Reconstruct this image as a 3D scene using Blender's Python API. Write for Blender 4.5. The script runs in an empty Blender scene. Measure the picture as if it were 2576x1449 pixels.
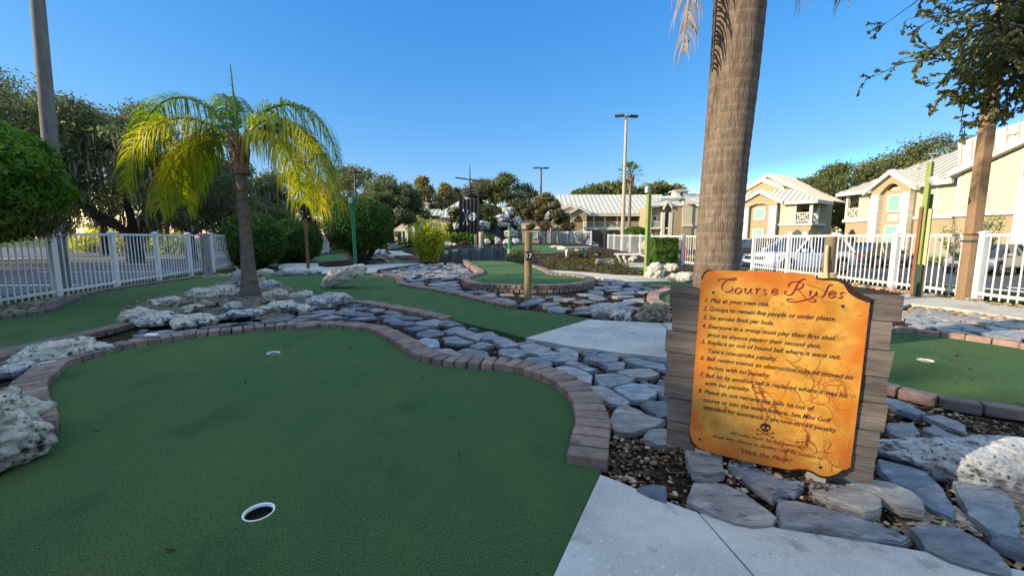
import bpy, bmesh, math, random
from mathutils import Vector, Matrix, noise
from mathutils.geometry import tessellate_polygon
R = math.radians
SC = bpy.context.scene
COL = SC.collection
rnd = random.Random(7)
# ---------------------------------------------------------------- camera model: measured points are turned into places on real planes
CH, CF, CP = 1.12, 1040.0, R(7)
SP, CPS = math.sin(CP), math.cos(CP)
CROP = {'f': (0, 0, .85867), 'c1': (0, 150, 1.811), 'c2': (900, 450, 3.22), 'c3': (1400, 450, 3.22), 'c4': (2100, 450, 2.862), 'd1': (1900, 750, 2.07),
        'd2': (0, 750, 2.07), 'd3': (900, 750, 2.07), 'd4': (1500, 1200, 1.7173), 'e2': (250, 780, 3.0306), 'e3': (0, 800, 2.23), 'e4': (1100, 760, 5.6),
        'e5': (780, 700, 5.6), 'e6': (1540, 800, 4.9538), 'e7': (2500, 1200, 2.976), 'f1': (1080, 560, 6.3), 'f2': (1480, 640, 6.3), 'f3': (2000, 480, 5.367),
        'f4': (2450, 370, 4.14), 'f5': (2400, 0, 3.45), 'e1': (2020, 780, 4.7704), 'g8': (2560, 850, 3.6227)}
def px(c, x, y):
    a, b, s = CROP[c]
    return (a + x / s) * .85867, (b + y / s) * .85867
def ray(u, v):
    y = (724.5 - v) / CF
    return Vector(((u - 1288) / CF, CPS + y * SP, y * CPS - SP))
def G(u, v, z=0.0):
    d = ray(u, v); t = (z - CH) / d.z
    return Vector((d.x * t, d.y * t, z))
def gp(c, x, y, z=0.0): return G(*px(c, x, y), z)
def AY(c, x, y, Y):
    d = ray(*px(c, x, y)); t = Y / d.y
    return Vector((d.x * t, Y, CH + d.z * t))
def onplane(c, x, y, O, n):
    d = ray(*px(c, x, y)); e = Vector((0, 0, CH))
    t = (Vector(O) - e).dot(n) / d.dot(n)
    return e + d * t
def cr(pts, n=6, closed=False):
    P = [Vector(p) for p in pts]; out = []; N = len(P)
    for i in range(N if closed else N - 1):
        if closed: a, b, c, d = P[(i - 1) % N], P[i], P[(i + 1) % N], P[(i + 2) % N]
        else: a, b, c, d = P[max(i - 1, 0)], P[i], P[i + 1], P[min(i + 2, N - 1)]
        for k in range(n):
            t = k / n
            out.append(.5 * ((2 * b) + (c - a) * t + (2 * a - 5 * b + 4 * c - d) * t * t + (3 * b - a - 3 * c + d) * t ** 3))
    if not closed: out.append(P[-1])
    return out
def resample(pts, step):
    out = [pts[0].copy()]; need = step
    for a, b in zip(pts, pts[1:]):
        L = (b - a).length; pos = 0
        while L - pos >= need:
            pos += need; out.append(a.lerp(b, pos / L)); need = step
        need -= L - pos
    return out
def inpoly(x, y, P):
    c = False; j = len(P) - 1
    for i in range(len(P)):
        xi, yi, xj, yj = P[i][0], P[i][1], P[j][0], P[j][1]
        if (yi > y) != (yj > y) and x < (xj - xi) * (y - yi) / (yj - yi) + xi: c = not c
        j = i
    return c
def dpoly(x, y, P, closed=True):
    m = 1e9; p = Vector((x, y))
    n = len(P)
    for i in range(n if closed else n - 1):
        a = Vector(P[i][:2]); b = Vector(P[(i + 1) % n][:2]); ab = b - a
        l = ab.length_squared
        t = 0 if l == 0 else max(0, min(1, (p - a).dot(ab) / l))
        m = min(m, (a + ab * t - p).length)
    return m
# ---------------------------------------------------------------- scene bookkeeping
def tag(o, label=None, cat=None, group=None, kind=None):
    if cat and not kind: kind = 'thing'
    for k, v in (('label', label), ('category', cat), ('group', group), ('kind', kind)):
        if v: o[k] = v
    return o
def thing(name, label, cat, loc=(0, 0, 0), rz=0, group=None):
    o = bpy.data.objects.new(name, None); COL.objects.link(o)
    o.location = loc; o.rotation_euler = (0, 0, rz); o.empty_display_size = .1
    return tag(o, label, cat, group)
def dup(root, loc, rz=0, sc=None, label=None, group=None):
    r = root.copy(); COL.objects.link(r); r.location = loc; r.rotation_euler = (0, 0, rz)
    if sc: r.scale = sc if hasattr(sc, '__len__') else (sc, sc, sc)
    if label: r['label'] = label
    if group: r['group'] = group
    for ch in list(root.children):
        c = ch.copy(); COL.objects.link(c); c.parent = r
        for g in ch.children:
            d = g.copy(); COL.objects.link(d); d.parent = c
    return r
class MB:
    def __init__(s): s.v = []; s.f = []; s.t = []; s.m = []
    def add(s, vs, fs, tint=.5, mi=0):
        b = len(s.v); s.v.extend(vs)
        for f in fs: s.f.append([i + b for i in f]); s.t.append(tint); s.m.append(mi)
    def box(s, c, d, tint=.5, rz=0, mi=0):
        x, y, z = (q / 2 for q in d); co, si = math.cos(rz), math.sin(rz); vs = []
        for k in range(8):
            a, b, e = (x if k & 1 else -x), (y if k & 2 else -y), (z if k & 4 else -z)
            vs.append((c[0] + a * co - b * si, c[1] + a * si + b * co, c[2] + e))
        s.add(vs, [(0, 2, 3, 1), (4, 5, 7, 6), (0, 1, 5, 4), (2, 6, 7, 3), (0, 4, 6, 2), (1, 3, 7, 5)], tint, mi)
    def cham(s, o, ax, ay, az, d, ch, tint=.5):
        # chamfered block centred on o with axes ax, ay, az
        x, y, z = (q / 2 for q in d); vs = []; idx = {}
        for sx in (-1, 1):
            for sy in (-1, 1):
                for sz in (-1, 1):
                    for k in range(3):
                        p = [sx * x, sy * y, sz * z]
                        for j in range(3):
                            if j != k: p[j] -= (sx, sy, sz)[j] * ch
                        idx[sx, sy, sz, k] = len(vs); vs.append(o + ax * p[0] + ay * p[1] + az * p[2])
        fs = []
        for k in range(3):
            i, j = (k + 1) % 3, (k + 2) % 3
            for sg in (-1, 1):
                q = []
                for a, b in ((-1, -1), (1, -1), (1, 1), (-1, 1)):
                    t = [0, 0, 0]; t[k] = sg; t[i] = a; t[j] = b; q.append(idx[t[0], t[1], t[2], k])
                fs.append(q if sg > 0 else q[::-1])
            for a in (-1, 1):
                for b in (-1, 1):
                    t0 = [0, 0, 0]; t0[i] = a; t0[j] = b; t1 = t0[:]; t0[k] = -1; t1[k] = 1
                    q = [idx[(*t0, i)], idx[(*t1, i)], idx[(*t1, j)], idx[(*t0, j)]]
                    fs.append(q if a * b < 0 else q[::-1])
        for sx in (-1, 1):
            for sy in (-1, 1):
                for sz in (-1, 1):
                    q = [idx[sx, sy, sz, k] for k in range(3)]
                    fs.append(q if sx * sy * sz > 0 else q[::-1])
        s.add(vs, fs, tint)
    def tube(s, pts, rad, n=10, tint=.5, caps=True, flat=1.0):
        P = [Vector(p) for p in pts]; rads = rad if hasattr(rad, '__len__') else [rad] * len(P)
        vs = []; fs = []; pu = None
        for i, p in enumerate(P):
            t = (P[min(i + 1, len(P) - 1)] - P[max(i - 1, 0)]).normalized()
            if pu is None: pu = t.orthogonal().normalized() if abs(t.z) < .99 else Vector((1, 0, 0))
            u = (pu - t * pu.dot(t)).normalized(); w = t.cross(u); pu = u
            for k in range(n):
                a = 2 * math.pi * k / n
                vs.append(p + (u * math.cos(a) + w * math.sin(a) * flat) * rads[i])
        for i in range(len(P) - 1):
            for k in range(n):
                a = i * n + k; b = i * n + (k + 1) % n; fs.append((a, b, b + n, a + n))
        if caps: fs.append(list(range(n))[::-1]); fs.append([(len(P) - 1) * n + k for k in range(n)])
        s.add(vs, fs, tint)
    def prism(s, poly, a, b, tint=.5, mi=0):
        # poly: list of 3-D points; swept from offset vector a to offset vector b
        n = len(poly); a, b = Vector(a), Vector(b)
        vs = [Vector(p) + a for p in poly] + [Vector(p) + b for p in poly]
        tri = tessellate_polygon([[Vector(p) for p in poly]])
        fs = [tuple(t) for t in tri] + [tuple(i + n for i in t[::-1]) for t in tri] + [(i, (i + 1) % n, (i + 1) % n + n, i + n) for i in range(n)]
        s.add(vs, fs, tint, mi)
    def build(s, name, mats, parent=None, org=None, smooth=False, bev=0, fix=True, auto=None):
        me = bpy.data.meshes.new(name)
        o3 = Vector(org) if org is not None else Vector((0, 0, 0))
        me.from_pydata([Vector(p) - o3 for p in s.v], [], s.f)
        at = me.attributes.new('tint', 'FLOAT', 'FACE'); at.data.foreach_set('value', s.t)
        for m in (mats if isinstance(mats, (list, tuple)) else [mats]): me.materials.append(m)
        if max(s.m, default=0): me.polygons.foreach_set('material_index', s.m)
        if fix:
            bm = bmesh.new(); bm.from_mesh(me); bmesh.ops.recalc_face_normals(bm, faces=bm.faces); bm.to_mesh(me); bm.free()
        if smooth: me.polygons.foreach_set('use_smooth', [True] * len(me.polygons))
        if auto is not None:
            me.polygons.foreach_set('use_smooth', [True] * len(me.polygons)); me.set_sharp_from_angle(angle=R(auto))
        me.update()
        o = bpy.data.objects.new(name, me); COL.objects.link(o)
        if parent is not None: o.parent = parent
        elif org is not None: o.location = o3
        if bev:
            md = o.modifiers.new('bev', 'BEVEL'); md.width = bev; md.segments = 2; md.limit_method = 'ANGLE'
        return o
# ---------------------------------------------------------------- materials
def rgb(*c): return (*c, 1)
def mat(name, a, b=None, rough=.7, scale=8, detail=6, bump=0, bscale=None, stretch=(1, 1, 1), tint=None, spec=.3, metal=0, trans=0, speck=None, coat=0, bdist=.01, lo=.35, hi=.65, patch=None, rough2=None):
    m = bpy.data.materials.new(name); m.use_nodes = True; nt = m.node_tree; N = nt.nodes; L = nt.links
    p = N['Principled BSDF']; p.inputs['Roughness'].default_value = rough; p.inputs['Specular IOR Level'].default_value = spec; p.inputs['Metallic'].default_value = metal
    if coat: p.inputs['Coat Weight'].default_value = coat
    tc = N.new('ShaderNodeTexCoord'); mp = N.new('ShaderNodeMapping'); mp.inputs['Scale'].default_value = stretch
    L.new(tc.outputs['Object'], mp.inputs['Vector'])
    def nz(sc, det=6, ro=.6):
        n = N.new('ShaderNodeTexNoise'); n.inputs['Scale'].default_value = sc; n.inputs['Detail'].default_value = det; n.inputs['Roughness'].default_value = ro
        L.new(mp.outputs[0], n.inputs['Vector']); return n.outputs['Fac']
    def mapr(x, a0, a1, b0=0, b1=1):
        n = N.new('ShaderNodeMapRange'); n.clamp = True
        for k, vv in zip(('From Min', 'From Max', 'To Min', 'To Max'), (a0, a1, b0, b1)): n.inputs[k].default_value = vv
        L.new(x, n.inputs['Value']); return n.outputs[0]
    def mix(f, c0, c1):
        n = N.new('ShaderNodeMix'); n.data_type = 'RGBA'
        L.new(f, n.inputs[0])
        for i, c in ((6, c0), (7, c1)):
            if isinstance(c, tuple): n.inputs[i].default_value = rgb(*c)
            else: L.new(c, n.inputs[i])
        return n.outputs[2]
    col = a
    if b: col = mix(mapr(nz(scale, detail), lo, hi), a, b)
    if tint:
        at = N.new('ShaderNodeAttribute'); at.attribute_name = 'tint'
        # tint 0..1 multiplies between two colours
        t = mix(at.outputs['Fac'], tint[0], tint[1])
        mm = N.new('ShaderNodeMix'); mm.data_type = 'RGBA'; mm.blend_type = 'MULTIPLY'; mm.inputs[0].default_value = 1
        if isinstance(col, tuple): mm.inputs[6].default_value = rgb(*col)
        else: L.new(col, mm.inputs[6])
        L.new(t, mm.inputs[7]); col = mm.outputs[2]
    if patch:   # (colour, scale, lo, hi)
        for pc, psc, plo, phi in (patch if isinstance(patch, list) else [patch]):
            col = mix(mapr(nz(psc, 5), plo, phi), col, pc)
    if speck:   # (colour, scale, threshold)
        for sc_, ss, th in (speck if isinstance(speck, list) else [speck]):
            nd = N.new('ShaderNodeTexNoise'); nd.inputs['Scale'].default_value = ss * .8; nd.inputs['Detail'].default_value = 4; L.new(mp.outputs[0], nd.inputs['Vector'])
            va = N.new('ShaderNodeVectorMath'); va.operation = 'MULTIPLY_ADD'; va.inputs[1].default_value = (1.1 / ss,) * 3; L.new(nd.outputs['Color'], va.inputs[0]); L.new(mp.outputs[0], va.inputs[2])
            v = N.new('ShaderNodeTexVoronoi'); v.inputs['Scale'].default_value = ss; L.new(va.outputs[0], v.inputs['Vector'])
            mk = mapr(v.outputs['Distance'], th, th * .5); m2 = N.new('ShaderNodeMath'); m2.operation = 'MULTIPLY'; L.new(mk, m2.inputs[0]); L.new(mapr(nz(ss * .22, 3), .42, .56), m2.inputs[1])
            col = mix(m2.outputs[0], col, sc_)
    if isinstance(col, tuple): p.inputs['Base Color'].default_value = rgb(*col)
    else: L.new(col, p.inputs['Base Color'])
    if bump:
        bs = N.new('ShaderNodeBump'); bs.inputs['Strength'].default_value = bump; bs.inputs['Distance'].default_value = bdist
        L.new(nz(bscale or scale * 4, 8, .65), bs.inputs['Height']); L.new(bs.outputs[0], p.inputs['Normal'])
    if trans:
        tr = N.new('ShaderNodeBsdfTranslucent'); ms = N.new('ShaderNodeMixShader'); ms.inputs[0].default_value = trans
        if isinstance(col, tuple): tr.inputs[0].default_value = rgb(*col)
        else:
            hs = N.new('ShaderNodeHueSaturation'); hs.inputs['Hue'].default_value = .485; hs.inputs['Saturation'].default_value = 1.15; hs.inputs['Value'].default_value = 1.5
            L.new(col, hs.inputs['Color']); L.new(hs.outputs[0], tr.inputs[0])
        L.new(p.outputs[0], ms.inputs[1]); L.new(tr.outputs[0], ms.inputs[2]); L.new(ms.outputs[0], N['Material Output'].inputs[0])
    return m
M = {}
M['turf'] = mat('turf', (.058, .124, .050), (.082, .142, .050), .95, 3.0, 8, 1.0, 260, spec=.1, bdist=.012, stretch=(1, .6, 1), patch=[((.11, .16, .046), .7, .48, .75), ((.030, .088, .038), 2.3, .55, .75), ((.009, .034, .015), 190, .50, .64), ((.135, .235, .105), 250, .55, .68)])
M['brick'] = mat('brick_paver', (.20, .148, .13), (.29, .22, .195), .9, 14, 8, .8, 150, patch=((.09, .075, .07), 9, .56, .72), tint=((.55, .56, .60), (1.25, 1.12, 1.02)), spec=.2, speck=((.36, .29, .26), 170, .28), bdist=.006)
M['concrete'] = mat('concrete', (.37, .36, .34), (.50, .49, .46), .9, 2.2, 10, .6, 130, spec=.2, speck=[((.66, .65, .62), 120, .25), ((.24, .23, .22), 75, .14)], bdist=.004, patch=[((.30, .29, .27), .9, .50, .70), ((.22, .21, .195), 4, .60, .72), ((.16, .15, .14), 17, .66, .74), ((.62, .61, .58), 60, .60, .70)])
M['concrete_warm'] = mat('concrete_warm', (.42, .38, .31), (.50, .46, .38), .9, 3, 8, .5, 120, spec=.2, bdist=.004, patch=((.33, .29, .23), 1.6, .55, .75))
M['soil'] = mat('mulch_soil', (.020, .015, .012), (.060, .042, .030), .95, 22, 8, 1.0, 70, spec=.1, bdist=.03, speck=((.11, .075, .05), 60, .3))
M['ground'] = mat('ground_grass', (.045, .075, .018), (.09, .10, .035), .95, 2.2, 9, 1, 50, spec=.1, bdist=.05)
M['asphalt'] = mat('asphalt', (.055, .057, .062), (.075, .077, .08), .9, 1.2, 9, .4, 120, spec=.25, bdist=.005)
M['asphalt_blue'] = mat('asphalt_bluish', (.07, .078, .10), (.095, .10, .12), .9, .6, 9, .4, 90, spec=.3, bdist=.005)  # bluer and slightly lighter than the other asphalt
M['slate'] = mat('slate', (.14, .155, .17), (.32, .335, .345), .58, 6, 10, 1.0, 24, stretch=(1, 2.4, 6), tint=((.42, .46, .52), (1.45, 1.36, 1.26)), spec=.45, bdist=.022, patch=[((.30, .24, .17), 2.2, .60, .8), ((.46, .48, .49), 7, .60, .72), ((.06, .07, .085), 10, .58, .70)])
M['pebble'] = mat('pebbles', (.24, .155, .09), (.46, .37, .26), .75, 6, 3, 0, tint=((.35, .34, .34), (1.25, 1.2, 1.15)), spec=.3)
M['island'] = mat('sandy_soil', (.10, .085, .065), (.24, .21, .17), .95, 9, 10, 1.0, 40, spec=.1, bdist=.04, patch=[((.36, .33, .28), 13, .58, .72), ((.05, .04, .03), 16, .58, .70)])
M['chip'] = mat('bark_chip', (.05, .032, .022), (.12, .075, .048), .9, 20, 4, 0, tint=((.35, .3, .3), (1.8, 1.55, 1.3)), spec=.1)
M['lime'] = mat('limestone', (.46, .42, .34), (.72, .68, .59), .92, 5, 12, 1.0, 17, spec=.1, bdist=.05, patch=[((.30, .24, .15), 4.2, .56, .72), ((.24, .25, .27), 6, .56, .70), ((.10, .09, .08), 12, .60, .72)], speck=[((.05, .045, .04), 16, .42), ((.08, .075, .07), 38, .40)])
M['limeb'] = mat('limestone_grey', (.36, .365, .37), (.66, .67, .67), .92, 5, 12, 1.0, 18, spec=.1, bdist=.05, patch=[((.17, .18, .20), 5, .54, .70), ((.09, .09, .10), 13, .58, .70)], speck=[((.05, .05, .055), 17, .44), ((.08, .08, .085), 40, .4)])
M['coral'] = mat('coral_rock', (.20, .175, .125), (.44, .40, .31), .95, 8, 12, 1.0, 22, spec=.1, bdist=.06, patch=[((.09, .075, .055), 11, .55, .68)], speck=[((.04, .035, .03), 13, .48), ((.05, .045, .04), 30, .45)])
M['white'] = mat('white_vinyl', (.66, .67, .68), (.58, .59, .60), .45, 3, 4, spec=.4)
M['bark'] = mat('oak_bark', (.035, .028, .022), (.075, .06, .048), .95, 5, 8, .8, 20, stretch=(3, 3, .6), bdist=.05)
M['palmbark'] = mat('palm_bark', (.148, .113, .085), (.262, .207, .158), .95, 11, 10, 1.0, 32, stretch=(3, 3, .6), bdist=.025, spec=.1, patch=[((.10, .08, .065), 4, .56, .72), ((.36, .31, .25), 14, .60, .74)], tint=((.80, .79, .78), (1.20, 1.17, 1.13)))
M['palmbark2'] = mat('young_palm_bark', (.12, .095, .08), (.22, .18, .15), .95, 12, 9, 1.0, 22, stretch=(1, 1, 2.4), bdist=.03, spec=.1, patch=((.07, .055, .045), 7, .56, .7))
M['boot'] = mat('palm_boot', (.15, .085, .045), (.34, .22, .13), .95, 14, 8, .8, 30, stretch=(3, 3, .5), bdist=.02)
_m = M['slate']; _n = _m.node_tree; _p = _n.nodes['Principled BSDF']; _src = _p.inputs['Base Color'].links[0].from_socket     # every slab has a tone of its own
_oi = _n.nodes.new('ShaderNodeObjectInfo'); _cr = _n.nodes.new('ShaderNodeValToRGB'); _cr.color_ramp.elements[0].color = (.82, .94, 1.12, 1); _cr.color_ramp.elements[1].color = (1.15, 1.02, .88, 1)
for _x, _c in ((.35, (.92, .97, 1.04, 1)), (.6, (1.0, .95, .98, 1)), (.88, (1.06, .98, .96, 1))): _cr.color_ramp.elements.new(_x).color = _c
_mm = _n.nodes.new('ShaderNodeMix'); _mm.data_type = 'RGBA'; _mm.blend_type = 'MULTIPLY'; _mm.inputs[0].default_value = 1
_n.links.new(_oi.outputs['Random'], _cr.inputs[0]); _n.links.new(_src, _mm.inputs[6]); _n.links.new(_cr.outputs[0], _mm.inputs[7]); _n.links.new(_mm.outputs[2], _p.inputs['Base Color'])
def leafm(name, a, b, tr=.35, rough=.55): return mat(name, a, b, rough, 1.5, 3, tint=((.45, .5, .45), (1.35, 1.3, 1.2)), spec=.25, trans=tr)
M['oak'] = leafm('oak_leaf', (.10, .125, .045), (.17, .18, .065), .36)
M['oakdark'] = leafm('oak_leaf_dark', (.075, .108, .045), (.145, .17, .07), .36)
M['oakbrown'] = leafm('oak_leaf_dry', (.13, .10, .05), (.16, .16, .07), .32)
M['moss'] = leafm('spanish_moss', (.15, .135, .10), (.23, .20, .15), .3, .9)
M['palmleaf'] = leafm('palm_leaf', (.20, .275, .024), (.44, .42, .03), .5, .38)
M['palmgreen'] = leafm('palm_leaf_green', (.075, .15, .02), (.15, .24, .028), .46, .38)
M['oaknear'] = leafm('near_oak_leaf', (.10, .13, .042), (.22, .21, .075), .38)
M['palmdead'] = leafm('palm_leaf_dead', (.26, .19, .13), (.40, .31, .23), .3, .8)
M['topiary'] = leafm('topiary_leaf', (.036, .10, .018), (.075, .15, .025), .34)
M['clipped'] = leafm('clipped_leaf', (.06, .17, .02), (.12, .23, .03), .4)
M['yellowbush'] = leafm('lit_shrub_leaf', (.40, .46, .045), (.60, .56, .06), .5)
M['hedge'] = leafm('hedge_leaf', (.07, .15, .022), (.11, .19, .03), .32)
M['cypress'] = leafm('cypress_leaf', (.20, .155, .065), (.20, .21, .075), .36)
M['grassblade'] = leafm('grass_blade', (.06, .12, .02), (.12, .15, .04), .3)
M['cover'] = leafm('ground_cover_leaf', (.085, .10, .022), (.15, .085, .035), .3)
M['wood_post'] = mat('post_wood', (.15, .112, .065), (.27, .20, .115), .9, 9, 9, .8, 30, stretch=(3, 3, .35), bdist=.01, spec=.1, patch=((.10, .10, .06), 4, .58, .72))
M['wood_grey'] = mat('grey_wood', (.19, .185, .18), (.30, .29, .275), .92, 8, 9, .9, 24, stretch=(3, 3, .4), bdist=.012, spec=.1, patch=((.08, .085, .085), 5, .58, .72))
M['plank'] = mat('weathered_plank', (.095, .083, .078), (.175, .155, .142), .92, 7, 9, 1.0, 22, stretch=(.5, 4, 7), bdist=.012, spec=.1, tint=((.72, .72, .74), (1.2, 1.16, 1.1)), patch=((.06, .05, .045), 5, .6, .74))
M['plank_end'] = mat('plank_edge', (.30, .28, .24), (.42, .39, .33), .9, 20, 6, .5, 60)
M['palisade'] = mat('palisade_log', (.08, .098, .098), (.16, .18, .178), .92, 9, 8, .9, 30, stretch=(3, 3, .4), bdist=.012, tint=((.7, .7, .7), (1.25, 1.2, 1.15)))
M['stump'] = mat('driftwood', (.33, .27, .19), (.52, .44, .33), .9, 8, 8, .9, 22, stretch=(3, 3, .4), bdist=.02, patch=((.16, .12, .08), 5, .56, .7))
M['greenpost'] = mat('green_paint', (.15, .22, .04), (.23, .29, .06), .6, 6, 6, .4, 30, stretch=(3, 3, .4), bdist=.004, patch=((.05, .09, .02), 5, .64, .74))
M['greenpost2'] = mat('dark_green_paint', (.02, .14, .055), (.035, .20, .08), .55, 6, 6, .3, 30, bdist=.004)
M['brownboard'] = mat('brown_board', (.16, .07, .04), (.24, .11, .06), .85, 9, 7, .5, 30, stretch=(3, 3, .4), bdist=.006)
M['tanboard'] = mat('tan_board', (.52, .36, .19), (.62, .45, .25), .8, 9, 7, .5, 30, stretch=(3, 3, .4), bdist=.006)
M['polebrown'] = mat('brown_concrete_pole', (.22, .145, .085), (.28, .185, .11), .85, 12, 8, .5, 90, spec=.2, bdist=.004, speck=((.45, .32, .18), 70, .2))
M['poleconc'] = mat('grey_pole', (.13, .122, .108), (.19, .178, .158), .9, 5, 7, .5, 50, stretch=(2, 2, .5), bdist=.006, patch=((.12, .13, .10), 3, .56, .7))
M['polewood'] = mat('tan_pole', (.36, .30, .21), (.44, .37, .27), .8, 6, 6, .3, 30, stretch=(2, 2, .4))
M['lamp'] = mat('lamp_bronze', (.045, .045, .045), (.06, .06, .058), .5, 6, 3, spec=.4)
M['metalgrey'] = mat('grey_metal', (.42, .43, .44), (.5, .5, .5), .45, 6, 3, metal=.3)
M['black'] = mat('black_paint', (.012, .012, .013), (.02, .02, .021), .6, 9, 4)
M['whitepaint'] = mat('white_paint', (.78, .77, .73), (.70, .69, .65), .6, 9, 4)
M['rope'] = mat('rope', (.46, .35, .20), (.62, .50, .31), .95, 40, 6, .6, 120, spec=.05)
M['flag'] = mat('flag_cloth', (.032, .030, .036), (.045, .042, .05), .85, 6, 4, spec=.15, trans=0)
M['flagwhite'] = mat('flag_print', (.66, .65, .62), (.74, .73, .70), .8, 8, 3)
M['stucco'] = mat('tan_stucco', (.32, .25, .15), (.36, .285, .175), .92, 9, 8, .4, 60, bdist=.008, spec=.15)
M['siding'] = mat('cream_siding', (.47, .425, .30), (.51, .46, .33), .85, 4, 5, spec=.2)
M['trim'] = mat('cream_trim', (.57, .54, .44), (.62, .59, .48), .75, 3, 4, spec=.25)
M['roof'] = mat('metal_roof', (.47, .45, .37), (.53, .50, .42), .5, 1.2, 5, spec=.5, patch=((.52, .49, .41), 2.0, .58, .75))
M['roofseam'] = mat('roof_seam', (.33, .31, .26), None, .5)
M['teal'] = mat('teal_shutter', (.19, .40, .32), (.22, .43, .35), .6, 4, 4, spec=.3)
M['dark'] = mat('dark_opening', (.018, .02, .024), (.03, .03, .034), .3, 4, 3, spec=.5)
M['glass'] = mat('car_glass', (.012, .016, .02), None, .05, spec=.8)
M['rubber'] = mat('rubber', (.016, .016, .017), None, .85)
M['rim'] = mat('alloy_rim', (.42, .43, .45), None, .35, metal=.7)
M['redlight'] = mat('red_lens', (.45, .02, .018), None, .2, spec=.6)
M['headlight'] = mat('clear_lens', (.62, .65, .68), None, .08, spec=.8)
M['hydrant'] = mat('hydrant_red', (.50, .03, .025), (.42, .03, .025), .5, 6, 4)
M['curbyellow'] = mat('yellow_curb', (.60, .43, .06), (.5, .38, .1), .8, 5, 5)
M['redroof'] = mat('cupola_roof', (.28, .08, .05), (.22, .07, .05), .6, 5, 4)
M['bench'] = mat('bench_concrete', (.46, .43, .36), (.56, .53, .45), .9, 7, 7, .4, 70, bdist=.006)
M['ivy'] = leafm('ivy_leaf', (.045, .062, .014), (.085, .09, .02), .3)
M['rockdark'] = mat('mound_rock', (.06, .055, .05), (.14, .13, .12), .95, 4, 8, 1, 14, bdist=.08)
# ================================================================ SETTING: ground, lots, greens, paths
def lfx(y): return -8.6 - .228 * (y - 7.8)          # line of the left fence
def rfx(y): return 8.47 if y < 15.3 else 7.1        # line of the right fence
def sst(a, b, x):
    t = max(0, min(1, (x - a) / (b - a))); return t * t * (3 - 2 * t)
def hz(x, y):
    z = -.035
    # terrace behind the log palisade
    k = sst(19.2, 21.5, y) * sst(-6.5, -4.2, x) * (1 - sst(6.2, 7.2, x)) * (1 - sst(37, 39, y))
    z += k * (.32 + .018 * max(0, y - 20.5))
    r = rfx(y) + .5
    z -= .6 * sst(r + 1.0, r + 7, x)
    z -= .30 * sst(.4, 3.5, lfx(max(y, -10)) - x)
    if y > 38: z -= .55 * sst(38, 44, y) * sst(-8, -2, x)
    return z
def mound(x, y):          # soil heaped up along the foot of the rules sign
    return .115 * math.exp(-(((x - 1.16) * .885 - (y - 1.80) * .466) / .36) ** 2 - (((x - 1.16) * .466 + (y - 1.80) * .885) / .15) ** 2)
def grid_sheet(name, xs, ys, dz, m, keep=None, kind='structure'):
    b = MB(); idx = {}
    for j, y in enumerate(ys):
        for i, x in enumerate(xs): idx[i, j] = len(b.v); b.v.append((x, y, hz(x, y) + dz))
    for j in range(len(ys) - 1):
        for i in range(len(xs) - 1):
            if keep and not keep((xs[i] + xs[i + 1]) / 2, (ys[j] + ys[j + 1]) / 2): continue
            b.f.append([idx[i, j], idx[i + 1, j], idx[i + 1, j + 1], idx[i, j + 1]]); b.t.append(.5); b.m.append(0)
    return tag(b.build(name, m, smooth=True, fix=False), kind=kind)
def lin(a, b, s): n = max(1, round((b - a) / s)); return [a + (b - a) * i / n for i in range(n + 1)]
XS = [-900, -300, -120] + lin(-70, -22, 4) + lin(-21, 22, .5) + lin(24, 60, 4) + [90, 150, 400, 900]
YS = [-60, -25] + lin(-12, 46, .5) + lin(48, 100, 4) + [130, 200, 400, 1200]
grid_sheet('ground', XS, YS, -.02, M['ground'])
# soil sheet of the course itself
b = MB(); xs = lin(-14, -.4, .2) + lin(-.34, 3, .06) + lin(3.2, 8.4, .2); ys = lin(-1, 1, .2) + lin(1.06, 3, .06) + lin(3.2, 38, .3); idx = {}
for j, y in enumerate(ys):
    for i, x in enumerate(xs):
        idx[i, j] = len(b.v); b.v.append((x, y, hz(x, y) + .002 + mound(x, y) + .022 * noise.noise((x * 2.3, y * 2.3, 0)) + .012 * noise.noise((x * 7, y * 7, 3))))
for j in range(len(ys) - 1):
    for i in range(len(xs) - 1):
        cx, cy = (xs[i] + xs[i + 1]) / 2, (ys[j] + ys[j + 1]) / 2
        if cx < lfx(cy) + .1 or cx > rfx(cy) - .1: continue
        b.f.append([idx[i, j], idx[i + 1, j], idx[i + 1, j + 1], idx[i, j + 1]]); b.t.append(.5); b.m.append(0)
tag(b.build('mulch_ground', M['soil'], smooth=True, fix=False), kind='structure')
grid_sheet('parking_lot', [rfx(9) + 1.9 + .5 * i for i in range(36)] + [29, 33, 60], lin(-8, 35, 1) + [37], .004, M['asphalt'], lambda x, y: True)
grid_sheet('parking_lot', [-70, -50, -40, -32] + lin(-30, -10.2, .9), lin(-14, 60, 1.5), .004, M['asphalt_blue'], lambda x, y: x < lfx(y) - 1.6 and not (-34 < x < -29 and y > 6))
grid_sheet('road', [-6, 0, 6, 12, 20, 40], lin(44.5, 58, 1.5), .006, M['asphalt'])
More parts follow.
